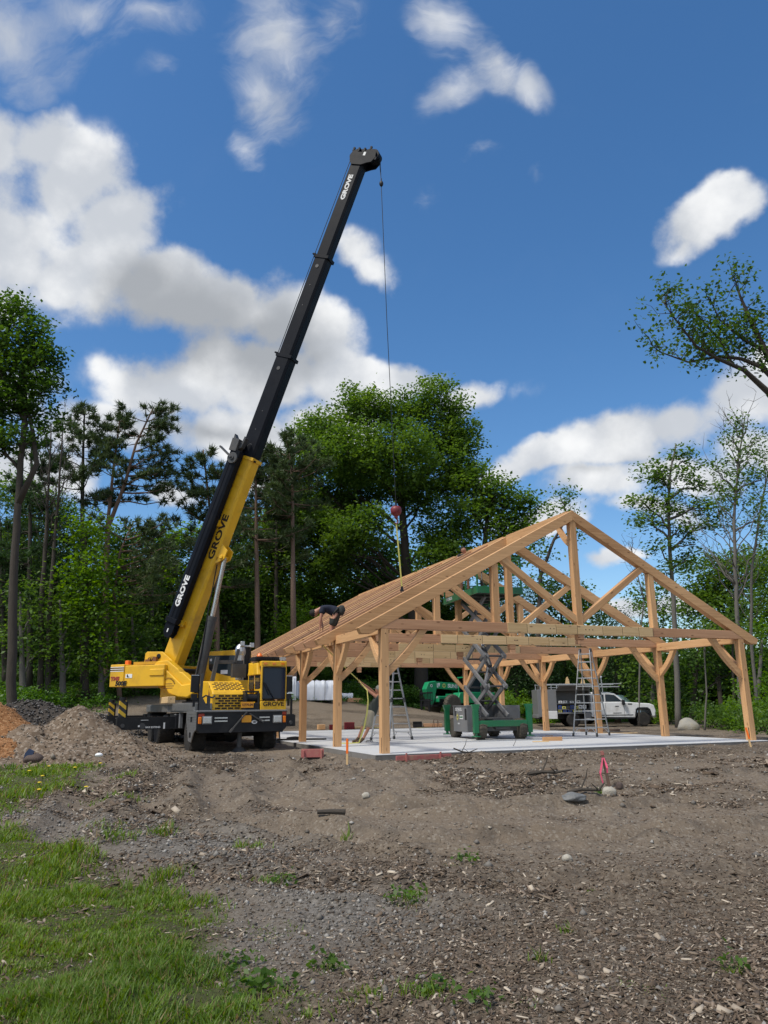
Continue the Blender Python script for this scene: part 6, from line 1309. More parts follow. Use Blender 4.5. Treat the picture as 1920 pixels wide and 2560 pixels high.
mb = gbase(645, Y0)
pine('tall straight pine with a reddish trunk right of the boom', mb, [mb, at(643, 1500, Y0), at(641, 1350, Y0), at(640, 1220, Y0), at(636, 1130, Y0)], .50, 3.6, M['needle'], M['bark_red'], .2, 44, .15, .5, None, 8, shape=.5)
mb = gbase(735, Y0+1)
pine('tall straight pine with a reddish trunk left of the maple, above the bending worker', mb, [mb, at(733, 1500, Y0), at(732, 1350, Y0), at(731, 1200, Y0), at(722, 1100, Y0)], .60, 3.4, M['needle'], M['bark_red'], .21, 44, .15, .5, None, 9, shape=.5)
mb = gbase(690, Y0+6)
pine('farther pine between the two straight reddish trunks', mb, [mb, at(690, 1500, 56), at(692, 1300, 56), at(690, 1140, 56)], .45, 3.4, M['needle'], M['bark'], .2, 44, .15, .5, None, 10, shape=.6)
mb = gbase(72, 45)
pine('pine mostly hidden behind the bare trunk of the left broadleaf tree', mb, [mb, at(74, 1450, 45), at(76, 1250, 45), at(80, 1090, 45)], .30, 3.2, M['needle_dk'], M['bark'], .18, 46, .05, .5, None, 12)
# bare slim stems in front of the pines
for px0, tops, lab in ((120, [(122, 1560), (132, 1400), (146, 1230), (158, 1030)], 'slim bare forked stem in front of the left pines'), (100, [(104, 1500), (116, 1330), (120, 1220), (128, 1060)], 'second slim bare stem just left of the forked one'), (378, [(379, 1560), (380, 1480), (381, 1408)], 'short dead trunk standing left of the crane boom')):
    mb = gbase(px0, 42 if px0 < 200 else 50); Yb = mb.y; tips = [at(x, y, Yb) for x, y in tops]; short = px0 > 200
    tree('dead_tree' if short else 'sparse_tree', lab, 'tree', mb, [mb]+tips, [(tuple(tips[-1]), (.6, .6, .8))], M['leaf_dark'], M['bark_grey'] if short else M['bark'], dens=3, n=2 if short else 6, sig=.3, size=.12, tr=(.14, .12) if short else (.17, .03), limbs=not short, extra=None if short else (lambda b, o, f: bare(b, o, f, (1.5, 4.0), 20, .04, .45)))
# --- leafy masses of the wood: each a tree of its own
wood_trees = [  # px, Y, base label, crown blobs, leaf
    (215, 43, 'vine clad tree glowing bright green in the middle of the left wood', [(215, 1330, 45, 50), (235, 1420, 60, 60), (200, 1480, 60, 50), (180, 1560, 60, 50), (260, 1520, 50, 60)], 'leaf_bright', .24, 'bark'),
    (130, 48, 'dark hemlock filling the wood behind the slim bare stems', [(130, 1300, 60, 60), (100, 1400, 70, 60), (160, 1440, 70, 70), (110, 1530, 80, 70), (150, 1620, 70, 60)], 'needle_dk', .24, 'bark'),
    (10, 46, 'dark hemlock low at the left edge', [(0, 1300, 60, 60), (20, 1400, 60, 70), (-10, 1520, 80, 80), (30, 1620, 60, 50)], 'needle_dk', .24, 'bark'),
    (300, 49, 'dark leafy tree below the leaning pine', [(300, 1400, 60, 50), (330, 1480, 60, 60), (280, 1560, 70, 60), (340, 1600, 60, 50), (310, 1650, 60, 40)], 'leaf_dark', .26, 'bark'),
    (90, 54, 'broad green tree filling the wood behind the bare trunk of the left broadleaf tree', [(40, 1230, 60, 50), (110, 1270, 60, 50), (60, 1350, 70, 60), (130, 1420, 60, 60), (70, 1500, 70, 60), (120, 1590, 70, 60)], 'leaf', .26, 'bark'),
    (240, 55, 'broad green tree behind the vine clad tree', [(180, 1330, 60, 50), (270, 1360, 60, 50), (200, 1440, 70, 60), (290, 1470, 60, 60), (230, 1560, 80, 60), (300, 1630, 70, 50)], 'leaf', .26, 'bark'),
    (350, 57, 'broad dark tree behind the dead trunk', [(340, 1380, 60, 50), (400, 1420, 60, 50), (340, 1500, 70, 60), (420, 1540, 70, 60), (370, 1620, 80, 60)], 'leaf_dark', .28, 'bark'),
    (610, 62, 'broad green tree filling the gap between the boom and the reddish pine trunks', [(600, 1330, 60, 50), (660, 1400, 60, 50), (580, 1430, 60, 60), (640, 1500, 70, 60), (560, 1540, 60, 60), (620, 1620, 80, 50)], 'leaf', .28, 'bark'),
    (60, 41, 'young maple with layered bright leaves beside the bare trunk at the left', [(50, 1480, 40, 26), (80, 1540, 45, 26), (30, 1590, 45, 26), (90, 1630, 40, 26)], 'leaf', .22, 'bark_grey'),
    (160, 42, 'young maple with layered leaves between the slim bare stems and the vine clad tree', [(150, 1500, 40, 26), (175, 1560, 45, 28), (140, 1600, 45, 26), (180, 1650, 40, 26)], 'leaf', .22, 'bark_grey'),
    (255, 43, 'young maple with bright leaves in front of the dark trees left of the counterweight', [(250, 1580, 40, 24), (275, 1620, 45, 26), (235, 1650, 45, 24), (290, 1670, 40, 20)], 'leaf_bright', .22, 'bark_grey'),
    (340, 46, 'young maple with leaves above the orange lamp of the counterweight', [(330, 1540, 40, 26), (355, 1590, 45, 26), (320, 1630, 45, 26), (360, 1650, 40, 22)], 'leaf', .22, 'bark_grey'),
    (480, 50, 'leafy young tree behind the luffing cylinder', [(480, 1540, 40, 36), (500, 1600, 45, 36), (470, 1640, 45, 30)], 'leaf', .24, 'bark'),
    (420, 56, 'light green tree between the dead trunk and the crane boom', [(420, 1370, 45, 40), (460, 1340, 40, 36), (400, 1450, 50, 50), (450, 1480, 60, 60), (410, 1560, 60, 50)], 'leaf_bright', .30, 'bark'),
    (370, 54, 'dark hemlock behind the crane turret', [(380, 1500, 50, 50), (360, 1580, 60, 50), (430, 1610, 60, 50), (390, 1660, 70, 40)], 'needle_dk', .26, 'bark'),
    (560, 56, 'dark green tree under the pine behind the yellow boom', [(560, 1380, 50, 50), (540, 1460, 60, 60), (590, 1480, 60, 60), (560, 1560, 70, 60), (620, 1600, 60, 50)], 'leaf_dark', .28, 'bark'),
    (680, 58, 'mid green tree between the reddish pine trunks', [(680, 1330, 50, 50), (690, 1420, 60, 60), (660, 1500, 60, 60), (720, 1530, 60, 50), (640, 1580, 50, 50)], 'leaf', .28, 'bark'),
    (800, 66, 'dark tree behind the bending worker', [(780, 1430, 60, 50), (830, 1480, 70, 50), (760, 1520, 60, 50), (850, 1560, 80, 50), (800, 1640, 80, 50), (890, 1660, 60, 50)], 'leaf_dark', .30, 'bark'),
    (752, 55, 'low bright bush crown left of the roof edge', [(752, 1550, 50, 36), (720, 1590, 40, 40)], 'leaf_bright', .26, 'bark'),
    (960, 68, 'dark tree seen under the trusses left of the lift', [(950, 1560, 80, 60), (1000, 1640, 80, 60), (920, 1690, 70, 50), (980, 1720, 70, 40)], 'leaf_dark', .32, 'bark'),
    (1160, 66, 'dark tree seen under the trusses behind the telehandler', [(1120, 1500, 70, 60), (1180, 1560, 80, 60), (1120, 1640, 80, 60), (1200, 1690, 70, 50)], 'leaf', .32, 'bark'),
    (1290, 58, 'dark hemlock between the lift and the pickup rack', [(1290, 1500, 60, 50), (1270, 1580, 70, 60), (1320, 1640, 70, 60), (1270, 1700, 70, 50), (1350, 1710, 60, 40)], 'needle_dk', .28, 'bark'),
    (1420, 60, 'mid green tree behind the tall ladder', [(1400, 1500, 60, 50), (1450, 1560, 70, 50), (1400, 1640, 70, 50), (1470, 1690, 60, 50)], 'leaf', .3, 'bark'),
    (1540, 56, 'dark hemlock behind the white pickup cab', [(1540, 1580, 60, 50), (1510, 1650, 70, 60), (1570, 1690, 70, 50), (1530, 1740, 70, 40)], 'needle_dk', .28, 'bark'),
    (1625, 52, 'light green tree right of the pickup bonnet', [(1640, 1500, 50, 50), (1630, 1600, 50, 60), (1620, 1690, 50, 50), (1650, 1760, 50, 30)], 'leaf', .26, 'bark_grey'),
    (1800, 62, 'dense rounded maple behind the slender maple, below the bare twigs', [(1770, 1440, 60, 40), (1830, 1420, 60, 45), (1890, 1430, 60, 50), (1780, 1520, 70, 50), (1860, 1520, 80, 50), (1740, 1500, 40, 40), (1800, 1600, 80, 50)], 'leaf', .30, 'bark'),
    (1940, 50, 'dark tree cut by the right edge above the corner post', [(1930, 1400, 50, 60), (1950, 1500, 60, 60), (1920, 1580, 50, 50), (1960, 1650, 60, 60)], 'leaf', .26, 'bark'),
    (1880, 44, 'bright leafy tree right of the front corner post', [(1905, 1600, 36, 40), (1900, 1690, 36, 40), (1930, 1740, 40, 40)], 'leaf_bright', .22, 'bark_grey'),
    (1720, 50, 'bushy tree between the corner post and its neighbour', [(1750, 1600, 45, 40), (1720, 1660, 45, 40), (1790, 1640, 50, 40), (1700, 1730, 40, 30), (1830, 1680, 40, 50)], 'leaf_dark', .24, 'bark'),
]
for px0, Yb, lab, bl, lm, sz, bk in wood_trees:
    mb = gbase(px0, Yb); tp = at(bl[0][0], bl[0][1], Yb)
    hem = lm == 'needle_dk'
    tree('hemlock_tree' if hem else 'broadleaf_tree', lab, 'tree', mb, [mb, mb.lerp(tp, .35), mb.lerp(tp, .7), tp], [B_(x, y, Yb, rx*1.15, ry*1.15) for x, y, rx, ry in bl], M[lm], M[bk], dens=10, n=40 if not hem else 60, sig=.5, size=sz*(1 if not hem else .8), tr=(.2, .05), twigs=.4, group='trees of the surrounding wood', droop=.8 if hem else 0, elong=3.0 if hem else 1.6)
# slim trunks on the right
for px0, Yb, top_, lab, r in ((1752, 40, (1762, 1600), 'thin pale sapling in front of the distant house', .05), (1822, 46, (1832, 1600), 'crooked dark stem left of the front corner post', .10), (1846, 48, (1842, 1560), 'thick dark trunk hidden behind the front corner post', .26)):
    mb = gbase(px0, Yb); tp = at(*top_, Yb)
    tree('sapling' if r < .06 else 'broadleaf_tree', lab, 'tree', mb, [mb, mb.lerp(tp, .4)+Vector((.1, 0, 0)), mb.lerp(tp, .75), tp], [(tuple(tp), (1.2, 1.2, 1.0)), (tuple(tp+Vector((.6, 0, .9))), (1.2, 1.2, .8))], M['leaf'], M['bark_grey'] if r < .06 else M['bark'], dens=6, n=26, sig=.35, size=.2, tr=(r, r*.5), twigs=.5)

# --- shrubs and ferns at the foot of the wood (individual plants)
def shrub(label, px, Y, w, h, leaf, size=.16, n=34, dens=16):
    b0 = gbase(px, Y); T = thing('shrub', label, 'shrub', b0, 0, 'shrubs along the edge of the wood'); o = Vector(b0); bl = []
    for i in range(6):
        a = random.uniform(0, 6.28); bl.append(((math.cos(a)*w*.45, math.sin(a)*w*.45, h*random.uniform(.3, .7)), (w*.4, w*.4, h*.38)))
    b = MB()
    for c, r in bl: limb(b, (0, 0, 0), c, .03, .008, 0, 5, 4)
    b.build('stem', M['bark'], T); C = blob_clumps(bl, dens, .2); V = leaves_np(C, (.2, .2, .16), n, size, 0, .7); np_mesh('foliage', V, (len(V)//4, 4), M[leaf], T)
for lab, px_, Y_0, w, h, lf in [('low bright shrub behind the red toolbox', 330, 46, 2.4, 1.3, 'fern'), ('leafy shrub at the foot of the left broadleaf tree', 60, 40, 2.4, 1.3, 'fern'), ('fern clump left of the red toolbox', 200, 41, 2.6, 1.0, 'fern'), ('fern clump at the left edge of the wood', 5, 38, 2.2, 1.0, 'fern'),
    ('dark shrub behind the counterweight', 430, 50, 3.0, 1.6, 'leaf_dark'), ('shrub behind the wrapped lumber', 790, 60, 3.4, 1.8, 'leaf'), ('ferny shrub right of the wrapped lumber', 905, 58, 3.0, 1.3, 'fern'), ('ferny shrub behind the leaning worker', 970, 58, 3.0, 1.4, 'fern'), ('shrub left of the telehandler forks', 1010, 60, 2.6, 1.5, 'leaf'),
    ('bright shrub on the bank between the lift and the pickup', 1305, 52, 3.0, 2.2, 'leaf_bright'), ('leafy shrub between pickup and corner post', 1672, 50, 2.0, 1.8, 'leaf_bright'), ('dark shrub beside the boulder', 1770, 44, 2.2, 1.4, 'leaf_dark'), ('shrub right of the boulder', 1800, 42, 1.8, 1.3, 'leaf'), ('bright shrub right of the corner post', 1900, 36, 2.2, 2.0, 'leaf_bright'), ('shrub behind the corner post', 1860, 40, 2.2, 1.5, 'leaf'), ('low shrub at the right edge', 1925, 30, 1.6, 1.1, 'leaf')]:
    shrub(lab, px_, Y_0, w, h, lf)

# --- far wood that reads as one mass
def far_wood():
    C = []; th = np.radians(np.arange(-75, 76, .42))
    for t in th:
        for k in range(7):
            R = RNG.uniform(70, 92); x, y = R*math.sin(t+RNG.normal(0, .006)), R*math.cos(t); z0 = float(ground_z(np.array([x]), np.array([y]), False)[0]); H = 9.5+3.5*math.sin(t*9+1)+2.0*math.sin(t*23); H = H if t < .05 else H*.62 if t < .42 else H*.95
            zz = RNG.uniform(0, 1, 14)*H; C.append(np.stack([np.full(14, x)+RNG.normal(0, 1.2, 14), np.full(14, y)+RNG.normal(0, 1.2, 14), z0+zz], -1))
    C = np.vstack(C); V = leaves_np(C, (.9, .9, .8), 15, .62); o = np_mesh('far_wood', V, (len(V)//4, 4), M['leaf_dark']); kind(o, 'stuff'); o['label'] = 'dark far wood closing the view behind the site'; o['category'] = 'wood'
far_wood()
# ---------------------------------------------------------------- loose things about the site
def solo(name, label, cat, b, mats, loc, rz=0, group=None, **kw):
    o = b.build(name, mats, None, **kw); o.location = loc; o.rotation_euler = (0, 0, rz); return tag(o, label, cat, group)
def stake(label, px, py, h, paint, ribbon=False, lean=(0, 0), w=.045, mat_=None):
    p = gpt(px, py); T = thing('survey_stake', label, 'stake', p, random.uniform(-.4, .4), 'survey stakes round the slab'); b = MB()
    tp = Vector((lean[0], lean[1], h)); b.bar((0, 0, -.12), tp, w, w*.55, (0, 1, 0)); b.build('stick', M['timber_pale'] if not ribbon else M['bark_red'], T)
    a = MB(); a.bar(tp*(.42 if not ribbon else .9), tp*1.004, w*1.08, w*.66, (0, 1, 0)); a.build('painted_top', paint, T)
    if ribbon:
        for s, l in ((-1, .62), (1, .30)):
            r = MB(); q = tp*.9; pts = [q, q+Vector((s*.03, -.03, -.12)), q+Vector((s*.06-.02, -.05, -.12-l*h*.45)), q+Vector((s*.05-.01*s, -.04, -.12-l*h*.9))]
            for i in range(3): r.bar(pts[i], pts[i+1], [.018, .030, .022][i], .004, (0, 1, 0))
            r.build('ribbon', M['pink'], T)
stake('orange topped stake at the front left corner of the slab', 868, 1912, .56, M['orange'])
stake('orange topped stake leaning on the front right corner post', 1879, 1868, .50, M['orange'], lean=(-.08, .02))
stake('dark stake with torn pink ribbons in the dirt in front of the slab', 1527, 1972, .56, M['redwood'], True, (-.10, 0))
def rock(label, px, py, r, m, seed, jit=.16, loc=None, rz=0, name='rock'):
    p = loc or gpt(px, py); b = MB(); b.blob((0, 0, r[2]*.45), r, 12, 8, jit, 0, seed); o = solo(name, label, 'rock', b, m, p, rz, smooth=False); s = o.modifiers.new('sub', 'SUBSURF'); s.levels = s.render_levels = 1; return o
M['stone'] = mat('pale_stone', (.40, .37, .31), .85, var=.3, scale=9, dirt=(.16, .13, .10), dirt_amt=.6, bump=.5)
M['slate'] = mat('dark_slate', (.15, .155, .155), .6, var=.4, scale=7, dirt=(.05, .045, .04), dirt_amt=.6, bump=.5)
M['brownrock'] = mat('brown_rock', (.085, .06, .05), .85, var=.4, scale=9, bump=.5)
M['boulder'] = mat('boulder_stone', (.30, .285, .25), .85, var=.3, scale=2.5, dirt=(.30, .24, .12), dirt_amt=.7, bump=.8)
rock('pale rounded rock at the foot of the ribboned stake', 1524, 1990, (.11, .09, .085), M['stone'], 3)
rock('flat dark slate slab lying left of the pale rounded rock', 1434, 2004, (.20, .12, .06), M['slate'], 4, .30)
rock('round dark brown rock behind the pale rounded rock', 1549, 1973, (.06, .06, .065), M['brownrock'], 5)
rock('big pale boulder at the edge of the wood behind the pavilion', 1705, 1812, (.58, .46, .44), M['boulder'], 16, .15, loc=Vector((15.6, 40.2, gz(15.6, 40.2)-.05)))
rock('dark rock at the front foot of the dirt heap', 82, 1908, (.26, .2, .15), M['brownrock'], 7)
rock('white stone lying on the front slope of the dirt heap', 247, 1893, (.10, .07, .05), M['white'], 8, .1, loc=at(247, 1890, 18.3))
rock('small pale stone in the dirt below the red long board', 915, 1996, (.07, .06, .05), M['stone'], 9)
rock('pale stone among dark gravel in the middle foreground', 1418, 2155, (.055, .05, .04), M['stone'], 10)
# sticks and wood in the dirt
b = MB(); b.tube([(-.17, 0, .03), (0, .01, .035), (.17, 0, .03)], [.026, .03, .034], 8); solo('log', 'short dark broken log lying in the foreground dirt', 'log', b, M['bark'], gpt(828, 2037), -.05)
for lab, px_, py_, pts, r in (('dark bent branch lying left of the ribboned stake', 1480, 1985, [(-.35, 0, .02), (-.15, .02, .06), (.1, 0, .05), (.2, .05, .14)], .025), ('long brown branch lying in front of the slab', 1370, 1940, [(-.35, 0, .03), (-.1, .03, .06), (.15, 0, .05), (.45, .06, .09)], .035),
    ('twiggy root sticking up in front of the scissor lift', 1160, 1886, [(-.25, 0, .14), (-.05, .03, .06), (.12, 0, .04), (.34, .05, .12)], .02), ('dry twigs at the slab edge below the pavilion centre', 1282, 1880, [(-.2, 0, .05), (0, 0, .12), (.12, .02, .09), (.25, 0, .16)], .016)):
    b = MB(); b.tube(pts, [r, r, r*.8, r*.4], 6); a = Vector(pts[1]); b.tube([a, a+Vector((.1, .05, .16)), a+Vector((.13, .05, .28))], [r*.5, r*.4, r*.2], 5); b.tube([Vector(pts[2]), Vector(pts[2])+Vector((-.12, -.08, .10))], [r*.4, r*.2], 5); solo('branch', lab, 'branch', b, M['bark'], gpt(px_, py_))
# form boards
p = gpt(781, 1900); b = MB(); b.box((0, 0, .15), (.56, .04, .20)); b.box((-.22, -.04, .05), (.045, .04, .34)); b.box((.22, -.04, .05), (.045, .04, .36)); b.box((.0, .1, .22), (.52, .18, .04)); solo('form_board', 'short faded red form board with stakes beside the orange stake', 'board', b, M['redwood'], p, .05, bevel=.006)
a, e = gpt(990, 1903), gpt(1128, 1893); b = MB(); L_ = (e-a).length; b.box((L_/2, 0, .05), (L_, .04, .11)); b.box((.25, -.035, .04), (.04, .035, .24)); b.box((L_-.3, -.035, .04), (.04, .035, .24)); solo('form_board', 'long red form board lying along the front edge of the slab', 'board', b, M['redwood'], a, math.atan2(e.y-a.y, e.x-a.x), bevel=.006)
# offcuts on the slab
def offcut(label, px, py, d, rz=0, m='timber', z=SLAB, name='timber_offcut'):
    q = spt(px, py) if z == SLAB else gpt(px, py); b = MB(); b.box((0, 0, d[2]/2), d); return solo(name, label, 'offcut', b, M[m], q+Vector((0, 0, .001)), rz, 'timber offcuts about the slab', bevel=.006)
offcut('square timber offcut on the slab to the right of the lift', 1381, 1852, (.62, .14, .12), .08)
offcut('thin board on the slab just left of the square offcut', 1352, 1855, (.5, .12, .025), .1, 'timber_pale')
offcut('small thin scrap on the slab below the leaning ladder post', 1373, 1840, (.28, .08, .02), .05)
offcut('short timber block at the back left edge of the slab', 803, 1824, (.36, .30, .24), .3, 'timber', 0)
offcut('pale wedge of timber beside the red crate', 893, 1822, (.34, .26, .10), .5, 'timber_pale', 0)
offcut('long pinkish timber lying behind the slab left of the lift', 1082, 1817, (1.0, .26, .17), .1, 'timber_red', 0)
offcut('long board lying in the dirt in front of the pickup', 1560, 1836, (1.9, .2, .05), .08, 'timber_pale', 0)
offcut('dark weathered board lying in the dirt by the pickup wheel', 1500, 1829, (1.6, .2, .08), -.05, 'bark_red', 0)
for px_, py_, lab, m_ in ((878, 1755, 'left timber block in front of the wood on the bank', 'timber_red'), (897, 1755, 'right timber block in front of the wood on the bank', 'timber')): offcut(lab, px_, py_, (.55, .4, .26), .2, m_, 0)
# crates, boxes
def crate(label, p, d, rz, m, rib=True, grp='crates behind the slab'):
    T = thing('crate', label, 'crate', p, rz, grp); b = MB(); w, l, h = d; t = .03
    for x in (-w/2, w/2): b.box((x, 0, h/2), (t, l, h))
    for y in (-l/2, l/2): b.box((0, y, h/2), (w-t, t, h))
    b.box((0, 0, t/2), (w, l, t))
    if rib:
        for k in range(4): b.box((-w/2+.1+k*(w-.2)/3, -l/2-t*.8, h/2), (.03, .03, h*.9))
    b.box((0, -l/2-t*.8, h-.03), (w+.04, .03, .06)); b.build('shell', m, T, bevel=.006); c = MB()
    for k in range(5): c.blob((random.uniform(-w*.3, w*.3), random.uniform(-l*.3, l*.3), h*.75), (.09, .08, .07), 8, 6, .1, 0, k)
    c.build('contents', M['dgrey'], T)
crate('large dark red crate behind the slab next to the leaning worker', gpt(873, 1823), (.46, .4, .34), .15, M['red']); crate('small dark red crate half hidden by the second left post', gpt(831, 1824), (.28, .36, .24), .15, M['red'])
crate('open black box at the back edge of the slab', gpt(1044, 1818), (.44, .4, .28), -.1, M['black'], False)
T = thing('saw_trestle', 'small tan metal trestle standing in front of the pinkish timber', 'trestle', gpt(1090, 1819), .3)
for x in (-.14, .14): b = MB(); b.tube([(x, -.16, 0), (x*.8, 0, .40), (x, .16, 0)], .014, 6); b.build('leg', M['bark_red'], T)
b = MB(); b.cyl((-.14, 0, .4), (.14, 0, .4), .016, 6); b.build('top_bar', M['bark_red'], T)
T = thing('toolbox', 'red toolbox with its black lid raised at the edge of the wood', 'toolbox', gpt(393, 1723), .15)
b = MB(); b.box((0, 0, .22), (.9, .5, .42)); b.box((-.25, -.26, .3), (.1, .02, .12)); b.box((.25, -.26, .3), (.1, .02, .12)); b.build('body', M['red'], T, bevel=.02)
b = MB(); b.box((-.42, .1, .72), (.62, .1, .56), Matrix.Rotation(-.3, 3, 'X')); b.build('lid', M['dgrey'], T, bevel=.02)
# wrapped lumber on the bank
T = thing('wrapped_lumber', 'large stack of lumber wrapped in white sheeting on the bank', 'lumber stack', gpt(780, 1751), .16)
def wrap(b, w, l, h, seed):
    n, m = 26, 12; rn = np.random.default_rng(seed); V = []; fs = []
    prof = [(-l/2, 0), (-l/2-.03, h*.3), (-l/2, h*.65), (-l/2+.04, h*.97), (-l/2+.25, h), (0, h*1.02), (l/2-.25, h), (l/2, h*.96), (l/2, 0)]
    for i in range(n+1):
        x = -w/2+w*i/n
        for y, z in prof: V.append((x+rn.normal(0, .012), y+rn.normal(0, .028), max(0, z+rn.normal(0, .022))))
    k = len(prof)
    for i in range(n):
        for j in range(k-1): fs.append((i*k+j, (i+1)*k+j, (i+1)*k+j+1, i*k+j+1))
    fs.append(tuple(range(k-1, -1, -1))); fs.append(tuple(n*k+j for j in range(k))); b.add(V, [f[::-1] for f in fs])
b = MB(); wrap(b, 2.75, 1.3, 1.25, 1); b.build('sheeting', M['tarp'], T, smooth=True)
b = MB()
for x in (-.9, .1, .8): b.tube([(x, -.70, 0), (x, -.71, 1.24), (x, 0, 1.30), (x, .7, 1.24), (x, .7, 0)], .014, 5)
b.build('band', M['dgrey'], T)
b = MB(); b.prism([(-.16, .0), (0, .10), (.16, .02), (.10, -.10), (-.02, -.04), (-.12, -.12)], (-.75, -.74, 1.22), X_, Z_, (0, .02, 0)); b.build('ribbon', M['orange'], T)
b = MB(); wrap(b, .55, .9, 1.5, 2); solo('wrapped_lumber', 'narrow upright bundle in white sheeting at the left end of the wrapped stack', 'lumber stack', b, M['tarp'], gpt(736, 1751)+Vector((-.25, .5, 0)), .1, smooth=True)
b = MB(); wrap(b, 1.0, .8, .42, 3); solo('wrapped_lumber', 'low white wrapped bundle right of the wrapped stack', 'lumber stack', b, M['tarp'], gpt(864, 1749), .1, smooth=True)
b = MB(); b.lathe([(0, .13), (.30, .14), (.36, .11), (.40, .04), (.46, .045)], (0, 0, 0), Z_, 14); b.box((.1, 0, .38), (.12, .04, .04)); solo('water_jug', 'blue jug beside the wrapped lumber', 'jug', b, M['blue'], gpt(830, 1749), 0, smooth=False)
# mats, sling ring and blue scrap
b = MB(); b.prism([(-.85, -.12), (-.3, -.24), (.2, -.16), (.8, -.2), (.9, .02), (.3, .2), (-.4, .12), (-.8, .1)], (0, 0, 0), X_, Y_, (0, 0, .05)); b.blob((-.2, 0, .06), (.3, .12, .06), 10, 6, .15, 0, 2); solo('rubber_mat', 'crumpled black mat on the slab round the third left post', 'mat', b, M['rubber'], spt(752, 1850)+Vector((0, 0, .001)), .1)
b = MB(); pts = [(.11*math.cos(i*math.pi/6), .07*math.sin(i*math.pi/6), .02+.03*math.sin(i)) for i in range(13)]; b.tube(pts, .012, 6); solo('rope_loop', 'small dark loop of rope on the slab beside the worker', 'rope', b, M['dgrey'], spt(923, 1855)+Vector((0, 0, .003)), .3)
b = MB(); b.prism([(-.1, 0), (.08, .02), (.12, .16), (0, .22), (-.08, .12)], (0, 0, 0), X_, Z_, (0, .06, 0)); solo('plastic_scrap', 'crumpled dark blue plastic scrap on the dirt heap', 'scrap', b, mat('blue_scrap', (.03, .05, .11), .5), at(70, 1896, 18.6), .2)
for px_, py_, lab in ((952, 1822, 'flat yellow strap scrap left of the black box'), (1062, 1821, 'flat yellow strap scrap right of the black box')):
    b = MB(); b.prism([(-.4, -.05), (-.1, .06), (.2, -.02), (.45, .06), (.4, .14), (.1, .08), (-.15, .16), (-.42, .05)], (0, 0, 0), X_, Y_, (0, 0, .03)); solo('strap_scrap', lab, 'strap', b, M['strap'], gpt(px_, py_), .1)
# small plant tag stakes and the chain-link fence behind
def fence():
    a, e = Vector((-6.0, 66, 0)), Vector((.5, 62, 0)); T = thing('chain_link_fence', 'green chain link fence among the shrubs behind the site', 'fence', a); n = 4; tops = []
    wire = mat('fence_wire', (.10, .16, .17), .5, metal=.3)
    for i in range(n+1):
        p = a.lerp(e, i/n); z = 3.9-.9*i/n; b = MB(); b.cyl(p-a+Vector((0, 0, z-2.6)), p-a+Vector((0, 0, z)), .035, 8); b.build('post', wire, T); tops.append(p-a+Vector((0, 0, z)))
    b = MB()
    for i in range(n): b.cyl(tops[i], tops[i+1], .022, 6)
    b.build('top_rail', wire, T); b = MB()
    for i in range(n):
        A, E = tops[i], tops[i+1]; k = 22
        for j in range(-22, 22):
            for s in (1, -1):
                t0, t1 = j/k, (j+18*1)/k; z0, z1 = (-1.9, 0) if s > 0 else (0, -1.9)
                if t0 < 0: z0 += (z1-z0)*(-t0)/(t1-t0); t0 = 0
                if t1 > 1: z1 -= (z1-z0)*(t1-1)/(t1-t0); t1 = 1
                if t1 > t0: b.bar(A.lerp(E, t0)+Vector((0, 0, z0)), A.lerp(E, t1)+Vector((0, 0, z1)), .010, .010)
    b.build('wire_mesh', wire, T)
fence()
# timber house far right between the trees
def house():
    p = at(1815, 1790, 84); p.z = .1; T = thing('timber_house', 'orange timber house with grey roof and white framed windows seen between the trees', 'house', p, -.22)
    wm = wood('orange_siding', (.34, .13, .045), (.55, .24, .09)); rf = mat('grey_shingle', (.27, .28, .30), .85, var=.25, scale=4); w, l, h = 7.6, 6.0, 2.9
    b = MB(); b.box((0, l/2, h/2), (w, l, h))
    for k in range(14): b.box((0, -.012, .1+.2*k), (w, .02, .012), mi=1)
    b.build('wall', [wm, M['rust']], T)
    b = MB(); o = .5; R = [(-w/2-o, -o, h), (w/2+o, -o, h), (w/2+o, l+o, h), (-w/2-o, l+o, h), (-w/4, l/2, h+2.0), (w/4, l/2, h+2.0)]; b.add(R, [(3, 2, 1, 0), (0, 1, 5, 4), (2, 3, 4, 5), (1, 2, 5), (3, 0, 4)]); r = b.build('roof', rf, T)
    b = MB(); b.box((0, -o-.01, h-.04), (w+2*o, .06, .16)); b.build('fascia', M['white'], r)
    for x in (-2.6, -1.4, -.2, 1.6, 2.6):
        b = MB(); b.box((x, -.04, 1.75), (.66, .10, 1.4)); f = b.build('window', M['white'], T); b = MB(); b.box((x, -.095, 1.75), (.48, .03, 1.2)); b.build('pane', M['glass'], f)
house()

# ---------------------------------------------------------------- litter, gravel and grass
def scatter(n, y0, y1, pw, keep):
    """random ground points in front of the camera, denser nearby"""
    u = RNG.uniform(0, 1, n); y = (y0**(1-pw)+(y1**(1-pw)-y0**(1-pw))*u)**(1/(1-pw)) if pw != 1 else y0*(y1/y0)**u
    x = RNG.uniform(-.62, .62, n)*y+RNG.normal(0, .2, n); k = RNG.uniform(0, 1, n) < keep(x, y); return x[k], y[k]
def outside(x, y, m=.32):
    u, v = pl(x, y); return ~((u > -m) & (u < PW+m) & (v > -m) & (v < PL+m))
def islandmat(name, cols, rough=.85):
    m, nt, b = newmat(name); N = nt.nodes.new; L = nt.links.new; g = N('ShaderNodeNewGeometry'); r = N('ShaderNodeValToRGB'); L(g.outputs['Random Per Island'], r.inputs[0]); e = r.color_ramp.elements
    while len(e) < len(cols): e.new(.5)
    for i, c in enumerate(cols): e[i].position = i/(len(cols)-1); e[i].color = c+(1,)
    L(r.outputs[0], b.inputs['Base Color']); b.inputs['Roughness'].default_value = rough; b.inputs['Specular IOR Level'].default_value = .25; return m
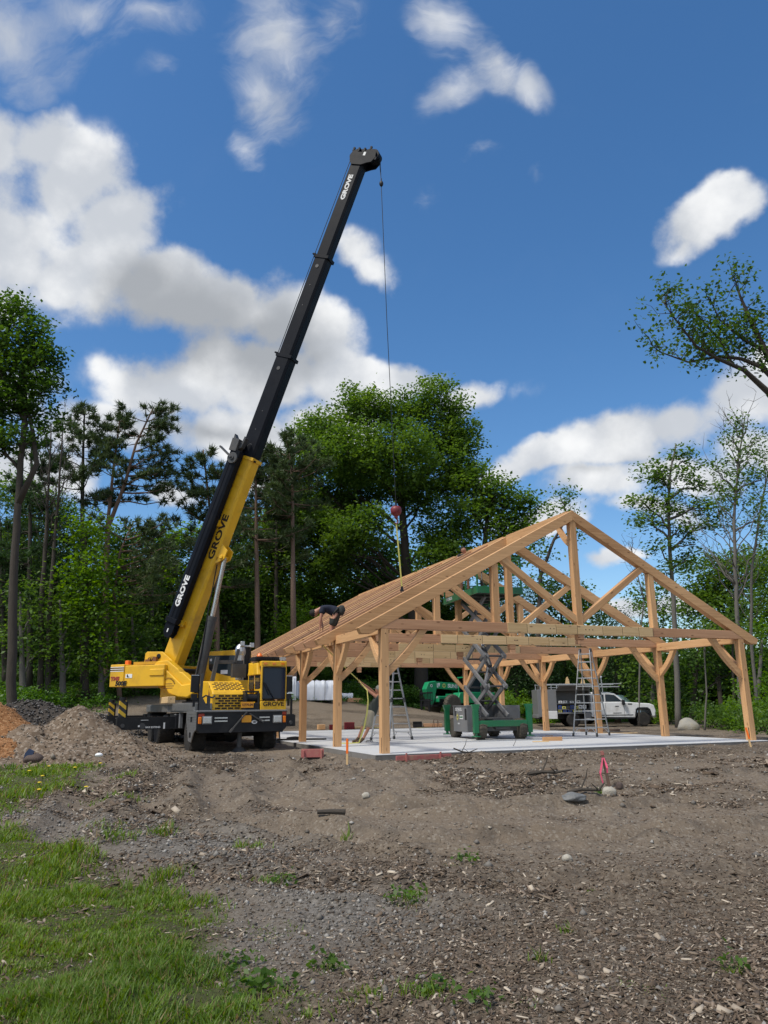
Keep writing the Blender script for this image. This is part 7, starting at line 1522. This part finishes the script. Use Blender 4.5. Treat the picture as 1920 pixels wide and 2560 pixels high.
def flakes(x, y, L_, W_, tilt, lift):
    n = len(x); z = ground_z(x, y)+lift; P = np.stack([x, y, z], -1); nr = RNG.normal(0, tilt, (n, 3)); nr[:, 2] += 1; nr /= np.linalg.norm(nr, axis=1)[:, None]; t = RNG.normal(0, 1, (n, 3)); t -= nr*(t*nr).sum(1)[:, None]; t /= np.linalg.norm(t, axis=1)[:, None]; s = np.cross(nr, t)
    L_ = L_[:, None]; W_ = W_[:, None]; k = RNG.uniform(.5, 1, (n, 1)); V = np.stack([P-t*L_/2-s*W_/2*k, P-t*L_/2*.9+s*W_/2, P+t*L_/2+s*W_/2*k, P+t*L_/2*.85-s*W_/2], 1); th = nr[:, None, :]*(W_*.28)[:, None]
    T_ = V+th; B2 = V; A = np.concatenate([B2, T_], 1).reshape(-1, 3); base = (np.arange(n)*8)[:, None, None]; q = np.array([[4, 5, 6, 7], [0, 1, 5, 4], [1, 2, 6, 5], [2, 3, 7, 6], [3, 0, 4, 7]])[None]; return A, (q+base).reshape(-1, 4)
def litter():
    def fore(x, y): return np.clip(.28+mulch_amount(x, y), 0, 1)**1.3*(1-.8*grass_amount(x, y))*outside(x, y)*(1-.8*gravel_amount(x, y))
    x, y = scatter(170000, 3.6, 20, 1.25, fore); n = len(x); s = np.clip(y/7, .75, 1.8); L_ = RNG.lognormal(-3.6, .48, n)*s; L_ = L_*(.55+.55*np.clip(mulch_amount(x, y)*1.2, 0, 1)); W_ = L_*RNG.uniform(.18, .45, n)
    V, I = flakes(x, y, L_, W_, .38, .004); o = np_mesh('wood_chips', V, I, islandmat('chip', [(.045, .032, .022), (.09, .065, .045), (.15, .11, .078), (.10, .072, .05), (.26, .20, .15), (.05, .036, .026), (.17, .13, .095), (.50, .43, .34)]))
    kind(o, 'stuff'); o['label'] = 'wood chips and bark litter strewn over the dirt'; o['category'] = 'wood chips'
    def grav(x, y): return np.clip(gravel_amount(x, y)*.8+.05+.16*mulch_amount(x, y), 0, 1)*(1-.8*grass_amount(x, y))*outside(x, y)
    x, y = scatter(60000, 3.6, 22, 1.3, grav); n = len(x); s = np.clip(y/8, .7, 1.8); r = RNG.lognormal(-4.35, .42, n)*s
    P = np.stack([x, y, ground_z(x, y)+r*.25], -1); O = np.array([(1, 0, 0), (0, 1, 0), (-1, 0, 0), (0, -1, 0), (0, 0, .75), (0, 0, -.75)]); a = RNG.uniform(0, 6.28, n); ca, sa = np.cos(a), np.sin(a); j = RNG.uniform(.65, 1.3, (n, 6, 1)); q = O[None]*j; q = np.stack([q[..., 0]*ca[:, None]-q[..., 1]*sa[:, None], q[..., 0]*sa[:, None]+q[..., 1]*ca[:, None], q[..., 2]], -1); V = (P[:, None]+q*r[:, None, None]).reshape(-1, 3)
    F = np.array([(0, 1, 4), (1, 2, 4), (2, 3, 4), (3, 0, 4), (1, 0, 5), (2, 1, 5), (3, 2, 5), (0, 3, 5)])[None]+(np.arange(n)*6)[:, None, None]; o = np_mesh('gravel', V, F.reshape(-1, 3), islandmat('pebble', [(.09, .08, .068), (.17, .152, .13), (.13, .12, .11), (.23, .21, .185), (.16, .15, .135), (.36, .34, .31)]))
    kind(o, 'stuff'); o['label'] = 'grey gravel and small stones scattered over the ground'; o['category'] = 'gravel'
litter()
def heap_litter():
    for o, n, lo, hi, name, cols, lab, cat in ((HEAPS[0], 4200, .010, .042, 'heap_stones', [(.06, .044, .030), (.11, .084, .060), (.16, .13, .10), (.25, .22, .18), (.09, .065, .045)], 'stones and clods strewn over the dirt heap', 'stones'), (HEAPS[1], 9000, .02, .05, 'heap_chips', [(.14, .062, .025), (.24, .115, .048), (.36, .20, .10), (.46, .30, .17), (.19, .088, .036)], 'orange wood chips strewn over the chip heap', 'wood chips')):
        me = o.data; nv = len(me.vertices); co = np.empty(nv*3, np.float32); me.vertices.foreach_get('co', co); co = co.reshape(-1, 3); k = RNG.integers(0, nv, n); P = co[k]+RNG.normal(0, .03, (n, 3))*np.array([1, 1, .2]); r = RNG.uniform(lo, hi, n)**1.0*RNG.lognormal(0, .3, n)
        nr = RNG.normal(0, .6, (n, 3)); nr[:, 2] += 1; nr /= np.linalg.norm(nr, axis=1)[:, None]; t = RNG.normal(0, 1, (n, 3)); t -= nr*(t*nr).sum(1)[:, None]; t /= np.linalg.norm(t, axis=1)[:, None]; s = np.cross(nr, t); el = .28 if 'chip' in name else .8
        w = r[:, None]*el; L_ = r[:, None]; V = np.stack([P-t*L_, P+s*w, P+t*L_, P-s*w, P+nr*w*.8, P-nr*w*.8], 1).reshape(-1, 3); F = np.array([(0, 3, 4), (3, 2, 4), (2, 1, 4), (1, 0, 4), (3, 0, 5), (2, 3, 5), (1, 2, 5), (0, 1, 5)])[None]+(np.arange(n)*6)[:, None, None]
        q = np_mesh(name, V, F.reshape(-1, 3), islandmat(name, cols)); kind(q, 'stuff'); q['label'] = lab; q['category'] = cat
    n = 5000; x = RNG.normal(-12.8, 2.6, n); y = RNG.normal(30, 1.6, n); r = RNG.uniform(.02, .07, n); P = np.stack([x, y, ground_z(x, y)+r*.3], -1); O = np.array([(1, 0, 0), (0, 1, 0), (-1, 0, 0), (0, -1, 0), (0, 0, .7), (0, 0, -.7)]); V = (P[:, None]+O[None]*RNG.uniform(.6, 1.4, (n, 6, 1))*r[:, None, None]).reshape(-1, 3)
    F = np.array([(0, 1, 4), (1, 2, 4), (2, 3, 4), (3, 0, 4), (1, 0, 5), (2, 1, 5), (3, 2, 5), (0, 3, 5)])[None]+(np.arange(n)*6)[:, None, None]; q = np_mesh('rubble', V, F.reshape(-1, 3), islandmat('rubble', [(.03, .028, .027), (.06, .055, .05), (.10, .095, .09), (.18, .17, .165)])); kind(q, 'stuff'); q['label'] = 'dark rubble on the low berm at the back left'; q['category'] = 'rubble'
heap_litter()
TUFTS = [(-3.3, 9.6, .30), (-5.4, 13.4, .5), (-2.0, 7.2, .25), (-1.1, 7.2, .16), (-.8, 5.6, .2), (-1.5, 8.7, .2), (-3.0, 9.0, .3), (-2.6, 9.3, .22), (-4.4, 12.2, .35), (-3.9, 12.0, .3), (-5.0, 14.6, .4), (.15, 6.3, .18), (.2, 4.55, .16), (1.35, 4.5, .13), (-.15, 4.5, .15), (1.9, 4.7, .08), (.9, 5.0, .06), (-.35, 4.9, .12), (3.16, 11.9, .09), (1.6, 6.4, .08), (.6, 7.6, .1), (-.5, 9.2, .12), (2.8, 4.6, .1), (1.2, 5.6, .07), (.7, 4.35, .09)]
def grassmat():
    m = leafmat('grass_blade', (.055, .122, .013), (.190, .285, .036), .42); nt = m.node_tree; L = nt.links.new      # one blade in ten is dry
    mx = next(n for n in nt.nodes if n.type == 'MIX'); g = next(n for n in nt.nodes if n.type == 'NEW_GEOMETRY'); d = nt.nodes.new('ShaderNodeMix'); d.data_type = 'RGBA'; d.inputs['B'].default_value = (.26, .20, .09, 1)
    k = nt.nodes.new('ShaderNodeMath'); k.operation = 'MULTIPLY'; k.inputs[1].default_value = 37.0; L(g.outputs['Random Per Island'], k.inputs[0]); f = nt.nodes.new('ShaderNodeMath'); f.operation = 'FRACT'; L(k.outputs[0], f.inputs[0]); t = nt.nodes.new('ShaderNodeMath'); t.operation = 'GREATER_THAN'; t.inputs[1].default_value = .89; L(f.outputs[0], t.inputs[0]); L(t.outputs[0], d.inputs['Factor'])
    for l in list(nt.links):
        if l.from_socket == mx.outputs['Result'] and l.to_node != d: to = l.to_socket; nt.links.remove(l); L(d.outputs['Result'], to)
    L(mx.outputs['Result'], d.inputs['A']); return m
def grass():
    def dens(x, y):
        g = grass_amount(x, y)*(y < 26)*np.clip(.72+1.3*fbm(x, y, .9, 4, 23), .15, 1)
        for tx, ty, r in TUFTS: g = np.maximum(g, np.exp(-((x-tx)**2+(y-ty)**2)/(r*r*.45))*.45)
        return g*outside(x, y)
    x, y = scatter(640000, 3.4, 26, 1.25, dens); xs = RNG.uniform(-16, 0, 150000); ys = RNG.uniform(1.5, 16, 150000); k = (xs < -.64*ys-.1) & (RNG.uniform(0, 1, 150000) < dens(xs, ys)); x = np.concatenate([x, xs[k]]); y = np.concatenate([y, ys[k]]); n = len(x); s = np.clip(y/6.5, .8, 3.0); clump = np.clip(.70+fbm(x, y, 1.3, 3, 17)*1.3+.5*fbm(x, y, 5, 2, 19), .25, 1.8)
    h = RNG.uniform(.03, .10, n)*clump*np.clip(s, .9, 1.4); w = RNG.uniform(.0035, .0065, n)*s; a = RNG.uniform(0, 6.28, n); z = ground_z(x, y)-.01; P = np.stack([x, y, z], -1); d = np.stack([np.cos(a), np.sin(a), np.zeros(n)], -1); sd_ = np.stack([-np.sin(a), np.cos(a), np.zeros(n)], -1)
    ln = RNG.uniform(.2, 1.3, n)[:, None]*h[:, None]; up = np.array([0, 0, 1.0]); w = w[:, None]; m_ = P+d*ln*.35+up*h[:, None]*.6; t = P+d*ln+up*h[:, None]
    V = np.stack([P-sd_*w, P+sd_*w, m_+sd_*w*.75, m_-sd_*w*.75, t], 1).reshape(-1, 3); b5 = (np.arange(n)*5)[:, None]; tri = np.concatenate([b5+np.array([[0, 1, 2]]), b5+np.array([[0, 2, 3]]), b5+np.array([[3, 2, 4]])], 1).reshape(-1, 3)
    o = np_mesh('grass', V, tri, grassmat()); kind(o, 'stuff'); o['label'] = 'short green grass and weeds in the left foreground'; o['category'] = 'grass'
    x = RNG.uniform(-34, 30, 90000); y = RNG.uniform(24, 66, 90000); k = RNG.uniform(0, 1, len(x)) < grass_amount(x, y); x, y = x[k], y[k]; k = outside(x, y, .6); x, y = x[k], y[k]; C = np.stack([x, y, ground_z(x, y, False)+.12], -1)
    V = leaves_np(C, (.14, .14, .12), 3, .22, 0, .9, 2.4); o = np_mesh('undergrowth', V, (len(V)//4, 4), M['fern']); kind(o, 'stuff'); o['label'] = 'rough green ground cover along the foot of the wood'; o['category'] = 'ground cover'
grass()
def weeds():
    C = []
    for x, y, r, n in ((.15, 6.3, .12, 14), (.2, 4.6, .09, 7), (1.9, 4.75, .06, 5), (-.35, 4.9, .08, 7), (-.72, 4.6, .16, 22), (-.95, 4.95, .12, 12), (.75, 7.7, .10, 10), (3.14, 11.85, .10, 10), (-.9, 7.1, .14, 12), (.45, 4.35, .09, 9)):
        C.append(np.stack([RNG.normal(x, r*.6, n), RNG.normal(y, r*.6, n), np.full(n, gz(x, y)+.05)], -1))
    C = np.vstack(C); V = leaves_np(C, (.03, .03, .025), 5, .042, 0, .8, 1.5); o = np_mesh('weeds', V, (len(V)//4, 4), M['leaf']); kind(o, 'stuff'); o['label'] = 'broad leaved weeds growing singly in the foreground dirt'; o['category'] = 'weeds'
weeds()
def dandelions():
    rn = random.Random(3); ym = mat('dandelion_yellow', (.75, .55, .02), .6)
    pts = [(-6.9, 15.2), (-6.3, 15.9), (-5.9, 16.2), (-7.0, 16.3), (-5.8, 13.2), (-4.9, 12.9), (-6.2, 14.2), (-5.4, 12.3)]
    for i, (x, y) in enumerate(pts):
        b = MB(); b.cyl((0, 0, 0), (0, 0, .12), .005, 5, 1); b.lathe([(0, .006), (.012, .035), (.02, .03), (.024, .008)], (0, 0, .12), Z_, 10); o = b.build('dandelion', [ym, M['fern']]); o.location = (x, y, gz(x, y)); tag(o, 'yellow dandelion flower in the grass strip at the foot of the dirt heap', 'dandelion', 'dandelions in the grass')
dandelions()
